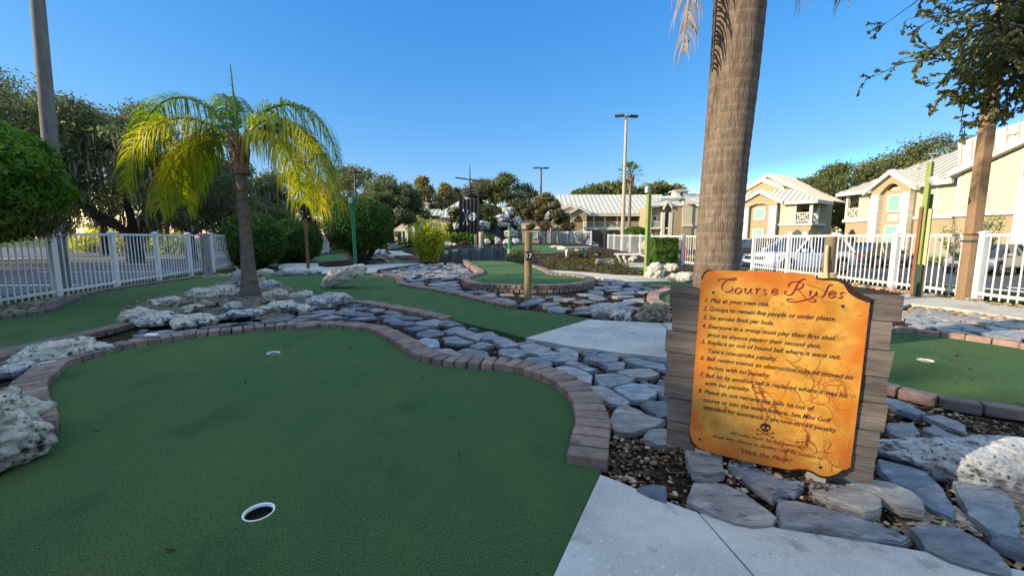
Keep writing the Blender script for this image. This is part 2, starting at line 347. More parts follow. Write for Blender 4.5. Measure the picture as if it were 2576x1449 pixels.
def sheet(name, pts, z, m, skirt=0, kind='structure', holes=(), slope=None):
    P = [Vector((p[0], p[1], 0)) for p in pts]; lists = [P] + [[Vector((q[0], q[1], 0)) for q in h] for h in holes]
    tri = tessellate_polygon(lists); b = MB()
    zf = slope or (lambda x, y: z)
    flat = [q for l in lists for q in l]
    b.add([(q.x, q.y, zf(q.x, q.y)) for q in flat], [tuple(t) for t in tri])
    for f in b.f:
        a, c, d = (Vector(b.v[i]) for i in f)
        if (c - a).cross(d - a).z < 0: f.reverse()
    if skirt:
        n = len(P); k = len(b.v)
        area = sum(P[i].x * P[(i + 1) % n].y - P[(i + 1) % n].x * P[i].y for i in range(n))
        vs = [(q.x, q.y, zf(q.x, q.y)) for q in P] + [(q.x, q.y, zf(q.x, q.y) - skirt) for q in P]
        b.add(vs, [((i, i + n, (i + 1) % n + n, (i + 1) % n) if area > 0 else (i, (i + 1) % n, (i + 1) % n + n, i + n)) for i in range(n)])
    return tag(b.build(name, m, fix=False), kind=kind)
def ring(c, r, n=28): return [Vector((c.x + r * math.cos(2 * math.pi * k / n), c.y + r * math.sin(2 * math.pi * k / n), 0)) for k in range(n)]
def W(c, pts, z=0): return [gp(c, x, y, z) for x, y in pts]
# ---- traced edges
I1 = W('e3', [(392, 1035), (378, 940), (332, 850), (318, 800), (324, 755), (347, 715), (390, 668), (445, 617), (505, 592), (570, 572), (640, 547), (720, 522), (815, 500), (905, 483), (1000, 466)]) \
    + W('d2', [(1110, 508), (1290, 488), (1450, 472), (1610, 455), (1760, 443), (1890, 437)]) \
    + W('d3', [(0, 437), (120, 438), (240, 445), (320, 455), (390, 467), (440, 490), (500, 527), (570, 567), (620, 602), (680, 636), (755, 656), (840, 668), (920, 678), (1010, 686), (1100, 690), (1180, 695), (1250, 706), (1325, 725), (1390, 748), (1450, 772), (1505, 802), (1550, 838), (1585, 880), (1610, 930), (1622, 990), (1622, 1060), (1604, 1130), (1575, 1240)])
I1c = cr(I1, 5)
green1 = I1c + [G(1513, 1180), G(1508, 1193), G(1390, 1449), G(1180, 1960), G(-700, 1960), G(-700, 1200), G(-20, 1215), G(140, 1085)]
cupA, cupB = gp('f', 651, 1288), gp('f', 688, 888)
sheet('putting_green', green1, 0, M['turf'], .04, holes=[ring(cupA, .054), ring(cupB, .054)])
curbL = W('d2', [(-260, 420), (-100, 400), (0, 387), (100, 376), (200, 361), (300, 341), (380, 312), (440, 287), (500, 258), (560, 238), (660, 217), (760, 201), (900, 179), (1100, 151), (1230, 132)])
E3 = W('e5', [(900, 608), (1250, 604), (1690, 600), (1850, 612), (1950, 628), (2100, 655)]) + W('e4', [(325, 345), (335, 390), (400, 428), (520, 463), (680, 490), (880, 517), (1100, 560), (1300, 603), (1500, 652), (1720, 715), (1900, 752), (2080, 792), (2185, 812)])
FL = W('e3', [(-160, 600), (0, 528), (60, 518), (300, 465), (640, 388), (780, 345), (880, 325)])
curbLc, E3c, FLc = cr(curbL, 4), cr(E3, 5), cr(FL, 4)
E2 = cr(W('d3', [(-250, 300), (-60, 296), (120, 292), (260, 296), (340, 302), (430, 319), (530, 337), (620, 354), (700, 374), (780, 394), (850, 403)]), 5)
green2 = curbLc + [G(600, 690), G(690, 683), G(790, 690)] + E3c + [G(1420, 792), G(1482, 801), G(1322, 850), G(1128, 802)] + E2[::-1][2:] + [G(800, 766), G(650, 768), G(450, 792), G(335, 815)] + FLc[::-1]
sheet('putting_green', green2, .003, M['turf'], .06)
e3top = lambda pts: [gp('e4', x, y, .13) for x, y in pts]
I3 = e3top([(1500, 8), (1570, 60), (1650, 105), (1720, 150), (1785, 200), (1740, 238), (1630, 268), (1545, 302), (1565, 335), (1650, 372), (1800, 400), (2000, 412), (2250, 421), (2430, 425)]) \
    + [gp('c3', x, y, .13) for x, y in [(560, 1241), (750, 1238), (900, 1224), (1000, 1205), (1032, 1186), (1010, 1169), (930, 1153), (850, 1143), (740, 1138), (665, 1130), (628, 1112), (600, 1094), (560, 1079), (510, 1062), (440, 1046)]]
I3c = cr(I3, 5)
green3 = I3c + [gp('c3', 300, 1012, .13), gp('c3', 150, 1004, .13), gp('c3', 0, 1002, .13)]
sheet('putting_green', green3, .10, M['turf'])
# mound of the palm island, on top of the middle green
isl = cr(W('e2', [(255, 490), (330, 400), (600, 285), (930, 225), (1310, 120), (1560, 105), (1800, 180), (2060, 270), (2380, 330), (2300, 372), (1960, 385), (1830, 432), (1600, 470), (1200, 480), (1000, 548), (640, 540), (450, 520)]), 4, True)
b = MB(); ic = sum(isl, Vector((0, 0, 0))) / len(isl); b.v.append((ic.x, ic.y, .10)); n = len(isl); RG = 12
for k in range(1, RG + 1):
    for p in isl:
        q = ic.lerp(p, k / RG); zz = .10 * (1 - (k / RG) ** 3) + .035 * noise.noise((q.x * 3, q.y * 3, 1)) * (k < RG) + .02 * noise.noise((q.x * 11, q.y * 11, 4)) * (k < RG); b.v.append((q.x, q.y, max(zz, -.01 if k == RG else .006)))
for k in range(RG):
    for i in range(n):
        j = (i + 1) % n
        b.f.append([0, 1 + i, 1 + j] if k == 0 else [1 + (k - 1) * n + i, 1 + k * n + i, 1 + k * n + j, 1 + (k - 1) * n + j]); b.t.append(.5); b.m.append(0)
tag(b.build('island_ground', M['island'], smooth=True), kind='structure')
I4b = cr(W('g8', [(120, 470), (210, 456), (350, 452), (500, 478), (650, 492), (820, 512), (1000, 540), (1170, 562), (1340, 590), (1500, 612), (1620, 635), (1900, 690)]), 4)
I4f = cr([gp('g8', x, y) for x, y in [(60, 1075), (160, 1100), (330, 1150), (600, 1212), (870, 1262), (1180, 1312), (1500, 1352), (1700, 1380), (2000, 1420)]], 4)
cupC = gp('g8', 550, 746)
green4 = I4b + I4f[::-1] + [gp('g8', -60, 1050), gp('g8', -60, 500)]
sheet('putting_green', green4, .002, M['turf'], 0, holes=[ring(cupC, .054)])
I6 = cr(W('e6', [(2140, 268), (2060, 290), (1980, 322), (1932, 362), (1940, 412), (1990, 455), (2110, 500)]), 4)
sheet('putting_green', I6 + [gp('e6', 2500, 520), gp('e6', 2500, 270)], .002, M['turf'])
sheet('putting_green', W('c3', [(1440, 1212), (1700, 1206), (2050, 1200), (2200, 1230), (2050, 1262), (1820, 1272), (1640, 1262), (1540, 1242)]), .004, M['turf'])
sheet('putting_green', W('e5', [(380, 398), (830, 391), (1000, 376), (1300, 337), (1350, 272), (1240, 242), (800, 282), (640, 347), (370, 367)]), .003, M['turf'])
sheet('putting_green', W('e5', [(2500, 285), (2220, 290), (2200, 345), (1900, 401), (2500, 401)]), .003, M['turf'])
sheet('putting_green', W('e5', [(2500, 188), (2200, 190), (2120, 182), (2230, 112), (2300, 95), (2500, 95)]), .003, M['turf'])
terr = lambda x, y: .30 + .018 * max(0, y - 20.5) + .012
sheet('putting_green', [(.3, 21.6), (2.4, 21.7), (4.2, 22.8), (4.6, 25), (3.6, 31), (1, 33), (-.4, 30), (-.6, 25)], 0, M['turf'], slope=terr)
sheet('putting_green', [(-3.3, 20.1), (-.8, 20.2), (-1.2, 23), (-1.6, 26), (-3.4, 26), (-4, 22)], 0, M['turf'], slope=terr)
sheet('putting_green', W('c3', [(1150, 950), (1290, 958), (1330, 1015), (1270, 1015)]), .004, M['turf'])
sheet('putting_green', W('c3', [(1480, 1090), (1570, 1075), (1700, 1085), (1700, 1105), (1480, 1108)]), .004, M['turf'])
# ---- concrete
nearA = [(1510, 1193), (1570, 1216), (1650, 1251), (1755, 1289)]
nearB = [(1761, 1291), (1860, 1310), (2000, 1335), (2200, 1365), (2400, 1400), (2660, 1452)]
sheet('concrete_path', [G(u, v, .015) for u, v in nearA + [(1894, 1449), (2160, 1760), (1250, 1960), (1392, 1449)]], .015, M['concrete'], .08)
sheet('concrete_path', [G(u, v, .015) for u, v in nearB + [(3000, 1900), (2250, 1850), (2166, 1760), (1900, 1449)]], .015, M['concrete'], .08)
sheet('concrete_path', [G(u, v, .02) for u, v in [(1322, 850), (1480, 803), (1560, 808), (1660, 812), (1672, 822), (1702, 858), (1690, 900), (1560, 887), (1440, 871)]], .02, M['concrete'], .07)
sheet('concrete_path', [G(u, v, .02) for u, v in [(1664, 812), (1950, 800), (2250, 745), (2290, 737), (2400, 752), (2590, 777), (2800, 800), (2800, 835), (2576, 801), (2400, 775), (2290, 764), (2000, 860), (1900, 905), (1694, 900), (1706, 858), (1676, 822)]], .02, M['concrete_warm'], .07)
sheet('concrete_path', W('e5', [(180, 432), (350, 407), (850, 402), (860, 450), (1000, 470), (1400, 450), (1700, 422), (1950, 403), (2600, 403), (2250, 442), (1830, 500), (1810, 540), (1680, 562), (930, 578), (880, 540), (700, 520), (200, 480)]), .008, M['concrete'], .04)
sheet('concrete_path', W('e5', [(1990, 196), (2260, 201), (2230, 216), (2420, 266), (2210, 271), (2050, 240)]), .006, M['concrete'], .03)
sheet('concrete_path', W('c3', [(680, 1103), (800, 1108), (1050, 1124), (1300, 1148), (1570, 1158), (1800, 1174), (2080, 1188), (2300, 1200), (2050, 1204), (1440, 1212), (1300, 1195), (1130, 1178), (1060, 1164), (940, 1151), (660, 1134)]), .012, M['concrete_warm'], .05)
sheet('concrete_path', W('c3', [(500, 1002), (620, 952), (800, 946), (990, 962), (1000, 985), (800, 1002), (690, 1012)]), .006, M['concrete'], .03)
sheet('concrete_path', W('c3', [(1310, 1028), (1570, 1028), (1800, 1050), (1570, 1072), (1420, 1076), (1340, 1046)]), .006, M['concrete_warm'], .03)
# ================================================================ brick edgings
def edging(pts, side, label, courses=1, z0=-.02, hh=.078, wid=.2, pitch=.112, tl=(.15, .85), last=None):
    """bricks stand side by side along pts (foot line); side=+1 puts them to the left of the walking direction"""
    base = [Vector((p[0], p[1], 0)) for p in pts]
    mid = []
    for i, p in enumerate(base):
        t = (base[min(i + 2, len(base) - 1)] - base[max(i - 2, 0)]).normalized(); mid.append(p + Vector((-t.y, t.x, 0)) * side * wid / 2)
    st = resample(resample(mid, .02), pitch); b = MB(); r = random.Random(len(pts))
    for i, p in enumerate(st):
        t = (st[min(i + 1, len(st) - 1)] - st[max(i - 1, 0)])
        if t.length < 1e-4: continue
        t.normalize(); n = Vector((-t.y, t.x, 0))
        for c in range(courses):
            w = wid * (1 if c == courses - 1 else .94)
            q = p + t * (pitch * .5 * (c % 2)) + n * r.uniform(-.006, .006)
            a = r.uniform(-.03, .03); t2 = t * math.cos(a) + n * math.sin(a); n2 = Vector((-t2.y, t2.x, 0)); up = (Vector((0, 0, 1)) + t2 * r.uniform(-.02, .02) + n2 * r.uniform(-.025, .025)).normalized()
            b.cham(Vector((q.x, q.y, z0 + hh * (c + .5) + r.uniform(-.003, .004))), t2, n2, up, (pitch - .014, w, hh - .004), .006, r.uniform(*tl))
    o = b.build('brick_edging', M['brick'], org=st[0], auto=30)
    return tag(o, label, 'brick edging', 'brick edgings of the greens')
edging(I1c, 1, 'long reddish brown brick edging winding around the large near green')
edging(E2, 1, 'short curved brick edging between slate bed and green, right of the young palm rocks', tl=(.2, .9))
edging(E3c, 1, 'S-curved brick edging between the middle green and the slate bed around post 17', tl=(.2, .8))
edging(I3c, 1 if False else -1, 'two-course brick edging around the raised sunlit green behind post 17', 2, -.02, .085, tl=(.3, 1))
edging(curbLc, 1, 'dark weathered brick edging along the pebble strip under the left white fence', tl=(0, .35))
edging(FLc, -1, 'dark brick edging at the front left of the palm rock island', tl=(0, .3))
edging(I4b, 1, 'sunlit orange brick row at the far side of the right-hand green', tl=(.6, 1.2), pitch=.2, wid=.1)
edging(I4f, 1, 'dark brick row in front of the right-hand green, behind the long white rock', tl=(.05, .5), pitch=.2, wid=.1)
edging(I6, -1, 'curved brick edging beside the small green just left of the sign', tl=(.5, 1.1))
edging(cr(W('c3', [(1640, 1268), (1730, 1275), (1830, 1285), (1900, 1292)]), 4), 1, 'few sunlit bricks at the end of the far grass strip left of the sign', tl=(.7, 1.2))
edging(cr(W('c3', [(510, 1002 + 20), (560, 1018), (700, 1012)]), 4), 1, 'short dark brick row at the mulch bed behind post 17')
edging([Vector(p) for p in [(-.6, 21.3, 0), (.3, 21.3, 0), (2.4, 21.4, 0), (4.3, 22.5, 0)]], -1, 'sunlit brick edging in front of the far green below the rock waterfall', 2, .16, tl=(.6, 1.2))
edging(cr(W('e5', [(1920, 368), (2000, 376), (2100, 362), (2200, 350)]), 3), 1, 'low dark brick row by the grey boulder at the round topiary')
edging(cr(W('e5', [(830, 398), (1000, 382), (1200, 360), (1320, 335)]), 3), -1, 'dark brick edging around the bed of the round topiary')
# ================================================================ golf cups
def cup(p, label, r=.056):
    t = thing('golf_cup', label, 'golf cup', p, 0, 'golf cups sunk in the greens')
    b = MB(); n = 36; prof = [(r + .003, .001), (r + .003, .004), (r - .001, .0045), (r - .004, .001), (r - .0045, -.010)]
    vs = [(a * math.cos(2 * math.pi * k / n), a * math.sin(2 * math.pi * k / n), z) for a, z in prof for k in range(n)]
    b.add(vs, [(i * n + k, i * n + (k + 1) % n, (i + 1) * n + (k + 1) % n, (i + 1) * n + k) for i in range(len(prof) - 1) for k in range(n)])
    b.build('rim', M['whitepaint'], t, auto=40)
    b = MB(); prof = [(r - .0045, -.009), (r - .006, -.12), (.001, -.121)]
    vs = [(a * math.cos(2 * math.pi * k / n), a * math.sin(2 * math.pi * k / n), z) for a, z in prof for k in range(n)]
    b.add(vs, [(i * n + k, i * n + (k + 1) % n, (i + 1) * n + (k + 1) % n, (i + 1) * n + k) for i in range(2) for k in range(n)])
    b.build('liner', M['black'], t)
cup(cupA, 'white rimmed golf cup nearest the camera, low on the large near green')
cup(cupB, 'white rimmed golf cup in the light streak at the back of the large near green')
cup(cupC, 'white rimmed golf cup in the olive green right of the sign')
# ================================================================ rocks
_ico = {}
def ico(sub):
    if sub not in _ico:
        bm = bmesh.new(); bmesh.ops.create_icosphere(bm, subdivisions=sub, radius=1)
        _ico[sub] = ([v.co.copy() for v in bm.verts], [[v.index for v in f.verts] for f in bm.faces]); bm.free()
    return _ico[sub]
FOOT = []     # footprints that keep slates and pebbles out: (x, y, r)
def rock(p, w, d, h, label, m='lime', seed=1, yaw=0, sub=5, tilt=0, pit=1.0, cat='rock', group='white limestone rocks', flat=-.55, lump=.3, foot=True, name='rock'):
    vs, fs = ico(sub); o = Vector((seed * 7.31, seed * 3.17, seed * 1.93)); out = []
    fr = .9
    ratio = Vector((1, d / w, max(.45, h * 1.2 / w)))
    for v in vs:
        q = Vector((v.x * ratio.x, v.y * ratio.y, v.z * ratio.z)) * 1.35
        r = 1 + lump * 1.5 * noise.noise(q * fr + o) + lump * .75 * noise.noise(q * 2.1 + o * 2) + .20 * (noise.turbulence(q * 2.7 + o, 4, True) - .8)
        r -= lump * .4 * abs(noise.noise(q * 1.5 - o))
        if pit:
            f1 = noise.voronoi(q * 4.2 + o)[0]
            r -= pit * .15 * max(0, .34 - f1[0]) / .34 * (1 if noise.noise(q * 1.7 + o * 3) > -.05 else .1)
            f2 = noise.voronoi(q * 9.5 + o)[0]
            r -= pit * .05 * max(0, .33 - f2[0]) / .33
            r += .05 * noise.noise(q * 6 + o) + .022 * noise.noise(q * 14 + o)
        z = v.z * r
        if z < flat: z = flat + (z - flat) * .15
        out.append(Vector((v.x * r, v.y * r, z)))
    x0, x1 = min(v.x for v in out), max(v.x for v in out); y0, y1 = min(v.y for v in out), max(v.y for v in out); z0, z1 = min(v.z for v in out), max(v.z for v in out)
    b = MB(); mt = Matrix.Rotation(tilt, 3, 'Y')
    L = [Vector(((v.x - (x0 + x1) / 2) * w / (x1 - x0), (v.y - (y0 + y1) / 2) * d / (y1 - y0), (v.z - z0) * h / (z1 - z0))) for v in out]
    if tilt: L = [mt @ v for v in L]
    zz = min(v.z for v in L)
    b.add([(v.x, v.y, v.z - zz) for v in L], fs)
    ob = b.build(name, M[m], smooth=True, fix=False)
    ob.location = (p[0], p[1], (p[2] if len(p) > 2 else 0) - .02); ob.rotation_euler = (0, 0, yaw)
    if foot: FOOT.append((p[0], p[1], max(w, d) * .34))
    return tag(ob, label, cat, group)
def rbox(c, x0, y0, x1, y1, label, m='lime', dep=.7, z=0, **k):
    u0, v0 = px(c, x0, y0); u1, v1 = px(c, x1, y1)
    f = G((u0 + u1) / 2, v1, z); t = f.y / ray((u0 + u1) / 2, v1).y
    w = (u1 - u0) * t / CF; d = w * dep
    a = math.atan2(CH - z, f.y)
    h = max(.07, ((v1 - v0) * t / CF - d * .8 * math.sin(a)) / math.cos(a))
    dirv = Vector((f.x, f.y, 0)).normalized()
    p = Vector((f.x, f.y, z)) + dirv * d * .5
    yaw = -math.atan2(dirv.x, dirv.y)
    w *= math.cos(yaw) ** .5
    return rock((p.x, p.y, z), w, d, h + .02, label, m, yaw=yaw + k.pop('ry', 0), **k)
# hero boulder at the left edge
rock((-2.80, 1.82, 0), .98, 1.0, .45, 'large white pitted limestone boulder at the left end of the near brick edging', 'lime', 11, .35, 6, lump=.14, pit=.2)
rbox('e3', 85, 402, 745, 590, 'long low white limestone rock lying behind the left bricks', dep=.32, seed=2, ry=.18)
rbox('e3', -60, 548, 385, 668, 'flat bluish white rock slab at the left picture edge, below the long white rock', 'limeb', dep=.4, seed=3, ry=.15, pit=.4)
rbox('e2', 315, 335, 640, 515, 'pitted cream rock at the left tip of the palm island', seed=4, dep=.7, z=.02)
rbox('e2', 600, 248, 895, 375, 'pale knobbly rock second from the left on the palm island', seed=5, dep=.7, z=.045)
rbox('e2', 925, 146, 1395, 295, 'broad light grey rock with a peaked top, left of the palm trunk', seed=6, dep=.6, z=.045, lump=.2)
rbox('e2', 1300, 15, 1430, 200, 'grey white rock half hidden behind the young palm trunk', 'limeb', seed=7, dep=.8, z=.045)
rbox('e2', 1530, 112, 1745, 215, 'white rock with dark spots right behind the young palm trunk', 'limeb', seed=8, dep=.7, z=.045)
rbox('e2', 1570, 178, 1810, 305, 'mottled grey rock right of the palm trunk foot', seed=9, dep=.7, z=.045)
rbox('e2', 1795, 203, 2030, 300, 'low pale rock between mottled grey rock and black-pitted white rock', seed=10, dep=.6, z=.045)
rbox('e2', 1955, 207, 2390, 378, 'white rock full of black pits at the right end of the palm island', 'limeb', seed=12, dep=.6, z=.02, pit=1.3)
rbox('e2', 1535, 285, 1945, 410, 'flat cream rock with a sharp right edge, in front of the palm trunk', seed=13, dep=.6, z=.045, pit=.5)
rbox('e2', 1180, 362, 1605, 455, 'long speckled grey rock in front of the palm, above the slates', 'limeb', seed=14, dep=.5, z=.045)
rbox('e2', 775, 392, 1180, 550, 'cream saddle-shaped rock at the front of the palm island', seed=15, dep=.6, z=.02, lump=.4)
rbox('e2', 460, 368, 885, 530, 'bluish grey rock between the left tip rock and the saddle-shaped rock', 'limeb', seed=16, dep=.7, z=.045)
pdive = gp('e5', 1180, 822)
rock((pdive.x + .1, pdive.y + .22, 0), 1.12, .42, .36, 'large tilted grey rock rising to the right on the middle green', 'lime', 17, .06, 5, tilt=-.36, lump=.12, pit=.5)
rbox('e5', 150, 470, 915, 606, 'long flat white rock at the far edge of the middle green', 'limeb', seed=18, dep=.3)
rbox('e5', -190, 475, 150, 615, 'pale rock left of the long flat white rock, behind the palm trunk', seed=19, dep=.6)
rbox('e5', 350, 280, 645, 350, 'small white rocky lump at the far left green, by the hedge balls', 'limeb', seed=20, dep=.6, sub=4)
rbox('e5', 30, 382, 195, 465, 'small brownish rock by the left hedge ball', 'coral', seed=21, dep=.7, sub=4)
rbox('e5', 1520, 150, 2015, 345, 'big bluish white boulder right of the round topiary trunk', 'limeb', seed=22, dep=.6)
rbox('e5', 2010, 238, 2205, 312, 'small white rock right of the big bluish boulder', 'limeb', seed=23, dep=.6, sub=4)
rbox('e5', 1990, 62, 2225, 175, 'white slanting rock far behind the round topiary', 'limeb', seed=24, dep=.6, sub=4)
rbox('e6', 925, 422, 1575, 698, 'grey white coral rock with deep holes on the edge of the concrete', 'limeb', seed=25, dep=.6, pit=1.6, lump=.35)
rbox('e6', 1555, 382, 2115, 742, 'rough brown coral rock just left of the sign planks', 'coral', seed=26, dep=.7, pit=1.6, lump=.3)
rbox('c3', 1570, 1015, 1780, 1180, 'large cream boulder with a split face beside the green post', seed=27, dep=.6, pit=.3)
rbox('c3', 1768, 1105, 2060, 1218, 'long cream boulder against the big palm trunk', seed=28, dep=.5, pit=.3)
rbox('c3', 1750, 1030, 1895, 1108, 'cream rock under the box-shaped hedge', seed=29, dep=.6, pit=.4, sub=4)
rbox('c3', 1020, 942, 1165, 1002, 'cream rock behind the mulch bed, right of the concrete bench', seed=30, dep=.6, sub=4)
rbox('c3', 1160, 922, 1260, 968, 'small cream rock at the foot of the far fence', seed=31, dep=.6, sub=4)
rbox('c3', 1415, 960, 1505, 1018, 'yellowish rock right of the curved leg bench', seed=32, dep=.6, sub=4)
rbox('c3', 1090, 980, 1345, 1065, 'dark grey pitted rock in the mulch bed', 'coral', seed=33, dep=.6)
rbox('c3', 645, 862, 790, 905, 'pale flat rock left in the rock row behind the concrete bench', seed=34, dep=.6, sub=4, z=.3)
rbox('c3', 740, 865, 880, 938, 'cream rock in the rock row behind the concrete bench', seed=35, dep=.6, sub=4, z=.2)
rbox('c3', 880, 900, 990, 970, 'pinkish rock right in the rock row behind the concrete bench', seed=36, dep=.6, sub=4, z=.05)
rock((2.28, 1.80, 0), .98, .36, .22, 'long white rock in front of the right-hand green, right of the sign', 'limeb', 37, -.42, 6, lump=.16, pit=.6)
rbox('e7', 210, 255, 410, 420, 'small blue grey block of stone right of the sign planks', 'slate', seed=38, dep=.8, sub=4, pit=0, lump=.15, cat='stone', group='small stones')
r_ = random.Random(44); names_ = ['small pitted rock among the island rocks, in front of the palm trunk', 'small pale rock on the island, left of the palm trunk', 'low grey rock on the island between the broad grey rock and the knobbly rock', 'small white rock right of the young palm trunk foot', 'flat pale rock behind the saddle-shaped rock', 'small cream rock between the flat cream rock and the black-pitted rock', 'little grey rock at the back left of the island', 'small mottled rock at the left front of the island']
for nm, (x0, y0, x1, y1) in zip(names_, [(1230, 300, 1400, 385), (1000, 285, 1190, 370), (760, 270, 960, 345), (1560, 270, 1720, 340), (860, 320, 1060, 405), (1880, 330, 2040, 400), (880, 205, 1000, 262), (560, 420, 700, 520)]):
    rbox('e2', x0, y0, x1, y1, nm, r_.choice(('lime', 'limeb', 'coral')), seed=400 + x0, dep=.75, sub=4, z=.085)
# ================================================================ slate slabs
def slate(poly, z, th, label, tint, r, group, tilt=(0, 0), hero=False):
    src = [Vector(p[:2]) for p in poly]; poly = []
    for i, a in enumerate(src):          # broken edges: a few knocks between the main corners
        b_ = src[(i + 1) % len(src)]; L = (b_ - a).length; poly.append(a)
        for j in range(int(L / .085)):
            q = a.lerp(b_, (j + r.uniform(.3, .8)) / max(1, int(L / .085))); poly.append(q + Vector((b_.y - a.y, a.x - b_.x)).normalized() * r.uniform(-1, .7) * min(.016, L * .09))
    n = len(poly); c = sum(poly, Vector((0, 0))) / n
    # ragged outline
    ring = []
    for i in range(n):
        a, b_ = Vector(poly[i][:2]), Vector(poly[(i + 1) % n][:2]); L = (b_ - a).length; k = max(2, int(L / .03))
        for j in range(k):
            q = a.lerp(b_, j / k)
            if j: q += Vector((b_.y - a.y, a.x - b_.x)).normalized() * r.uniform(-1, 1) * min(.008, L * .05)
            ring.append(q - c)
    N = len(ring); b = MB(); lev = [(1.0, 0), (1.002, -.36 * th), (1.022, -.42 * th), (1.012, -.85 * th), (1.03, -.9 * th), (1.02, -1.6 * th)]
    vs = []; sd = r.random() * 50
    for k, (s, dz) in enumerate(lev):
        for q in ring:
            j = 1 + (.02 * noise.noise((q.x * 40, q.y * 40, k * 3 + sd)) if k else 0)
            zz = z + dz + q.x * tilt[0] + q.y * tilt[1]
            if k < 1: zz += .004 * noise.noise((q.x * 9 + sd, q.y * 9, 0))
            vs.append((q.x * s * j, q.y * s * j, zz))
    fs = [(k * N + i, k * N + (i + 1) % N, (k + 1) * N + (i + 1) % N, (k + 1) * N + i) for k in range(len(lev) - 1) for i in range(N)]
    # top: inner rings so the cleft surface can undulate
    base = len(vs)
    for s in (.82, .55, .25):
        for q in ring:
            zz = z + q.x * tilt[0] * s + q.y * tilt[1] * s + .008 * noise.noise((q.x * s * 7 + sd, q.y * s * 7, 1)) + (.006 if noise.noise((q.x * s * 4 + sd, q.y * s * 4, 9)) > .05 else 0)
            vs.append((q.x * s, q.y * s, zz))
    vs.append((0, 0, z + .004))
    for i in range(N):
        j = (i + 1) % N
        fs.append((i, base + i, base + j, j))
        for k in range(2): fs.append((base + k * N + i, base + (k + 1) * N + i, base + (k + 1) * N + j, base + k * N + j))
        fs.append((base + 2 * N + i, len(vs) - 1, base + 2 * N + j))
    b.add(vs, fs, tint)
    o = b.build('slate_slab', M['slate'], auto=12); o.location = (c.x, c.y, 0)
    # the grain of the stone runs a different way in every slab
    return tag(o, label, 'slate slab', group)
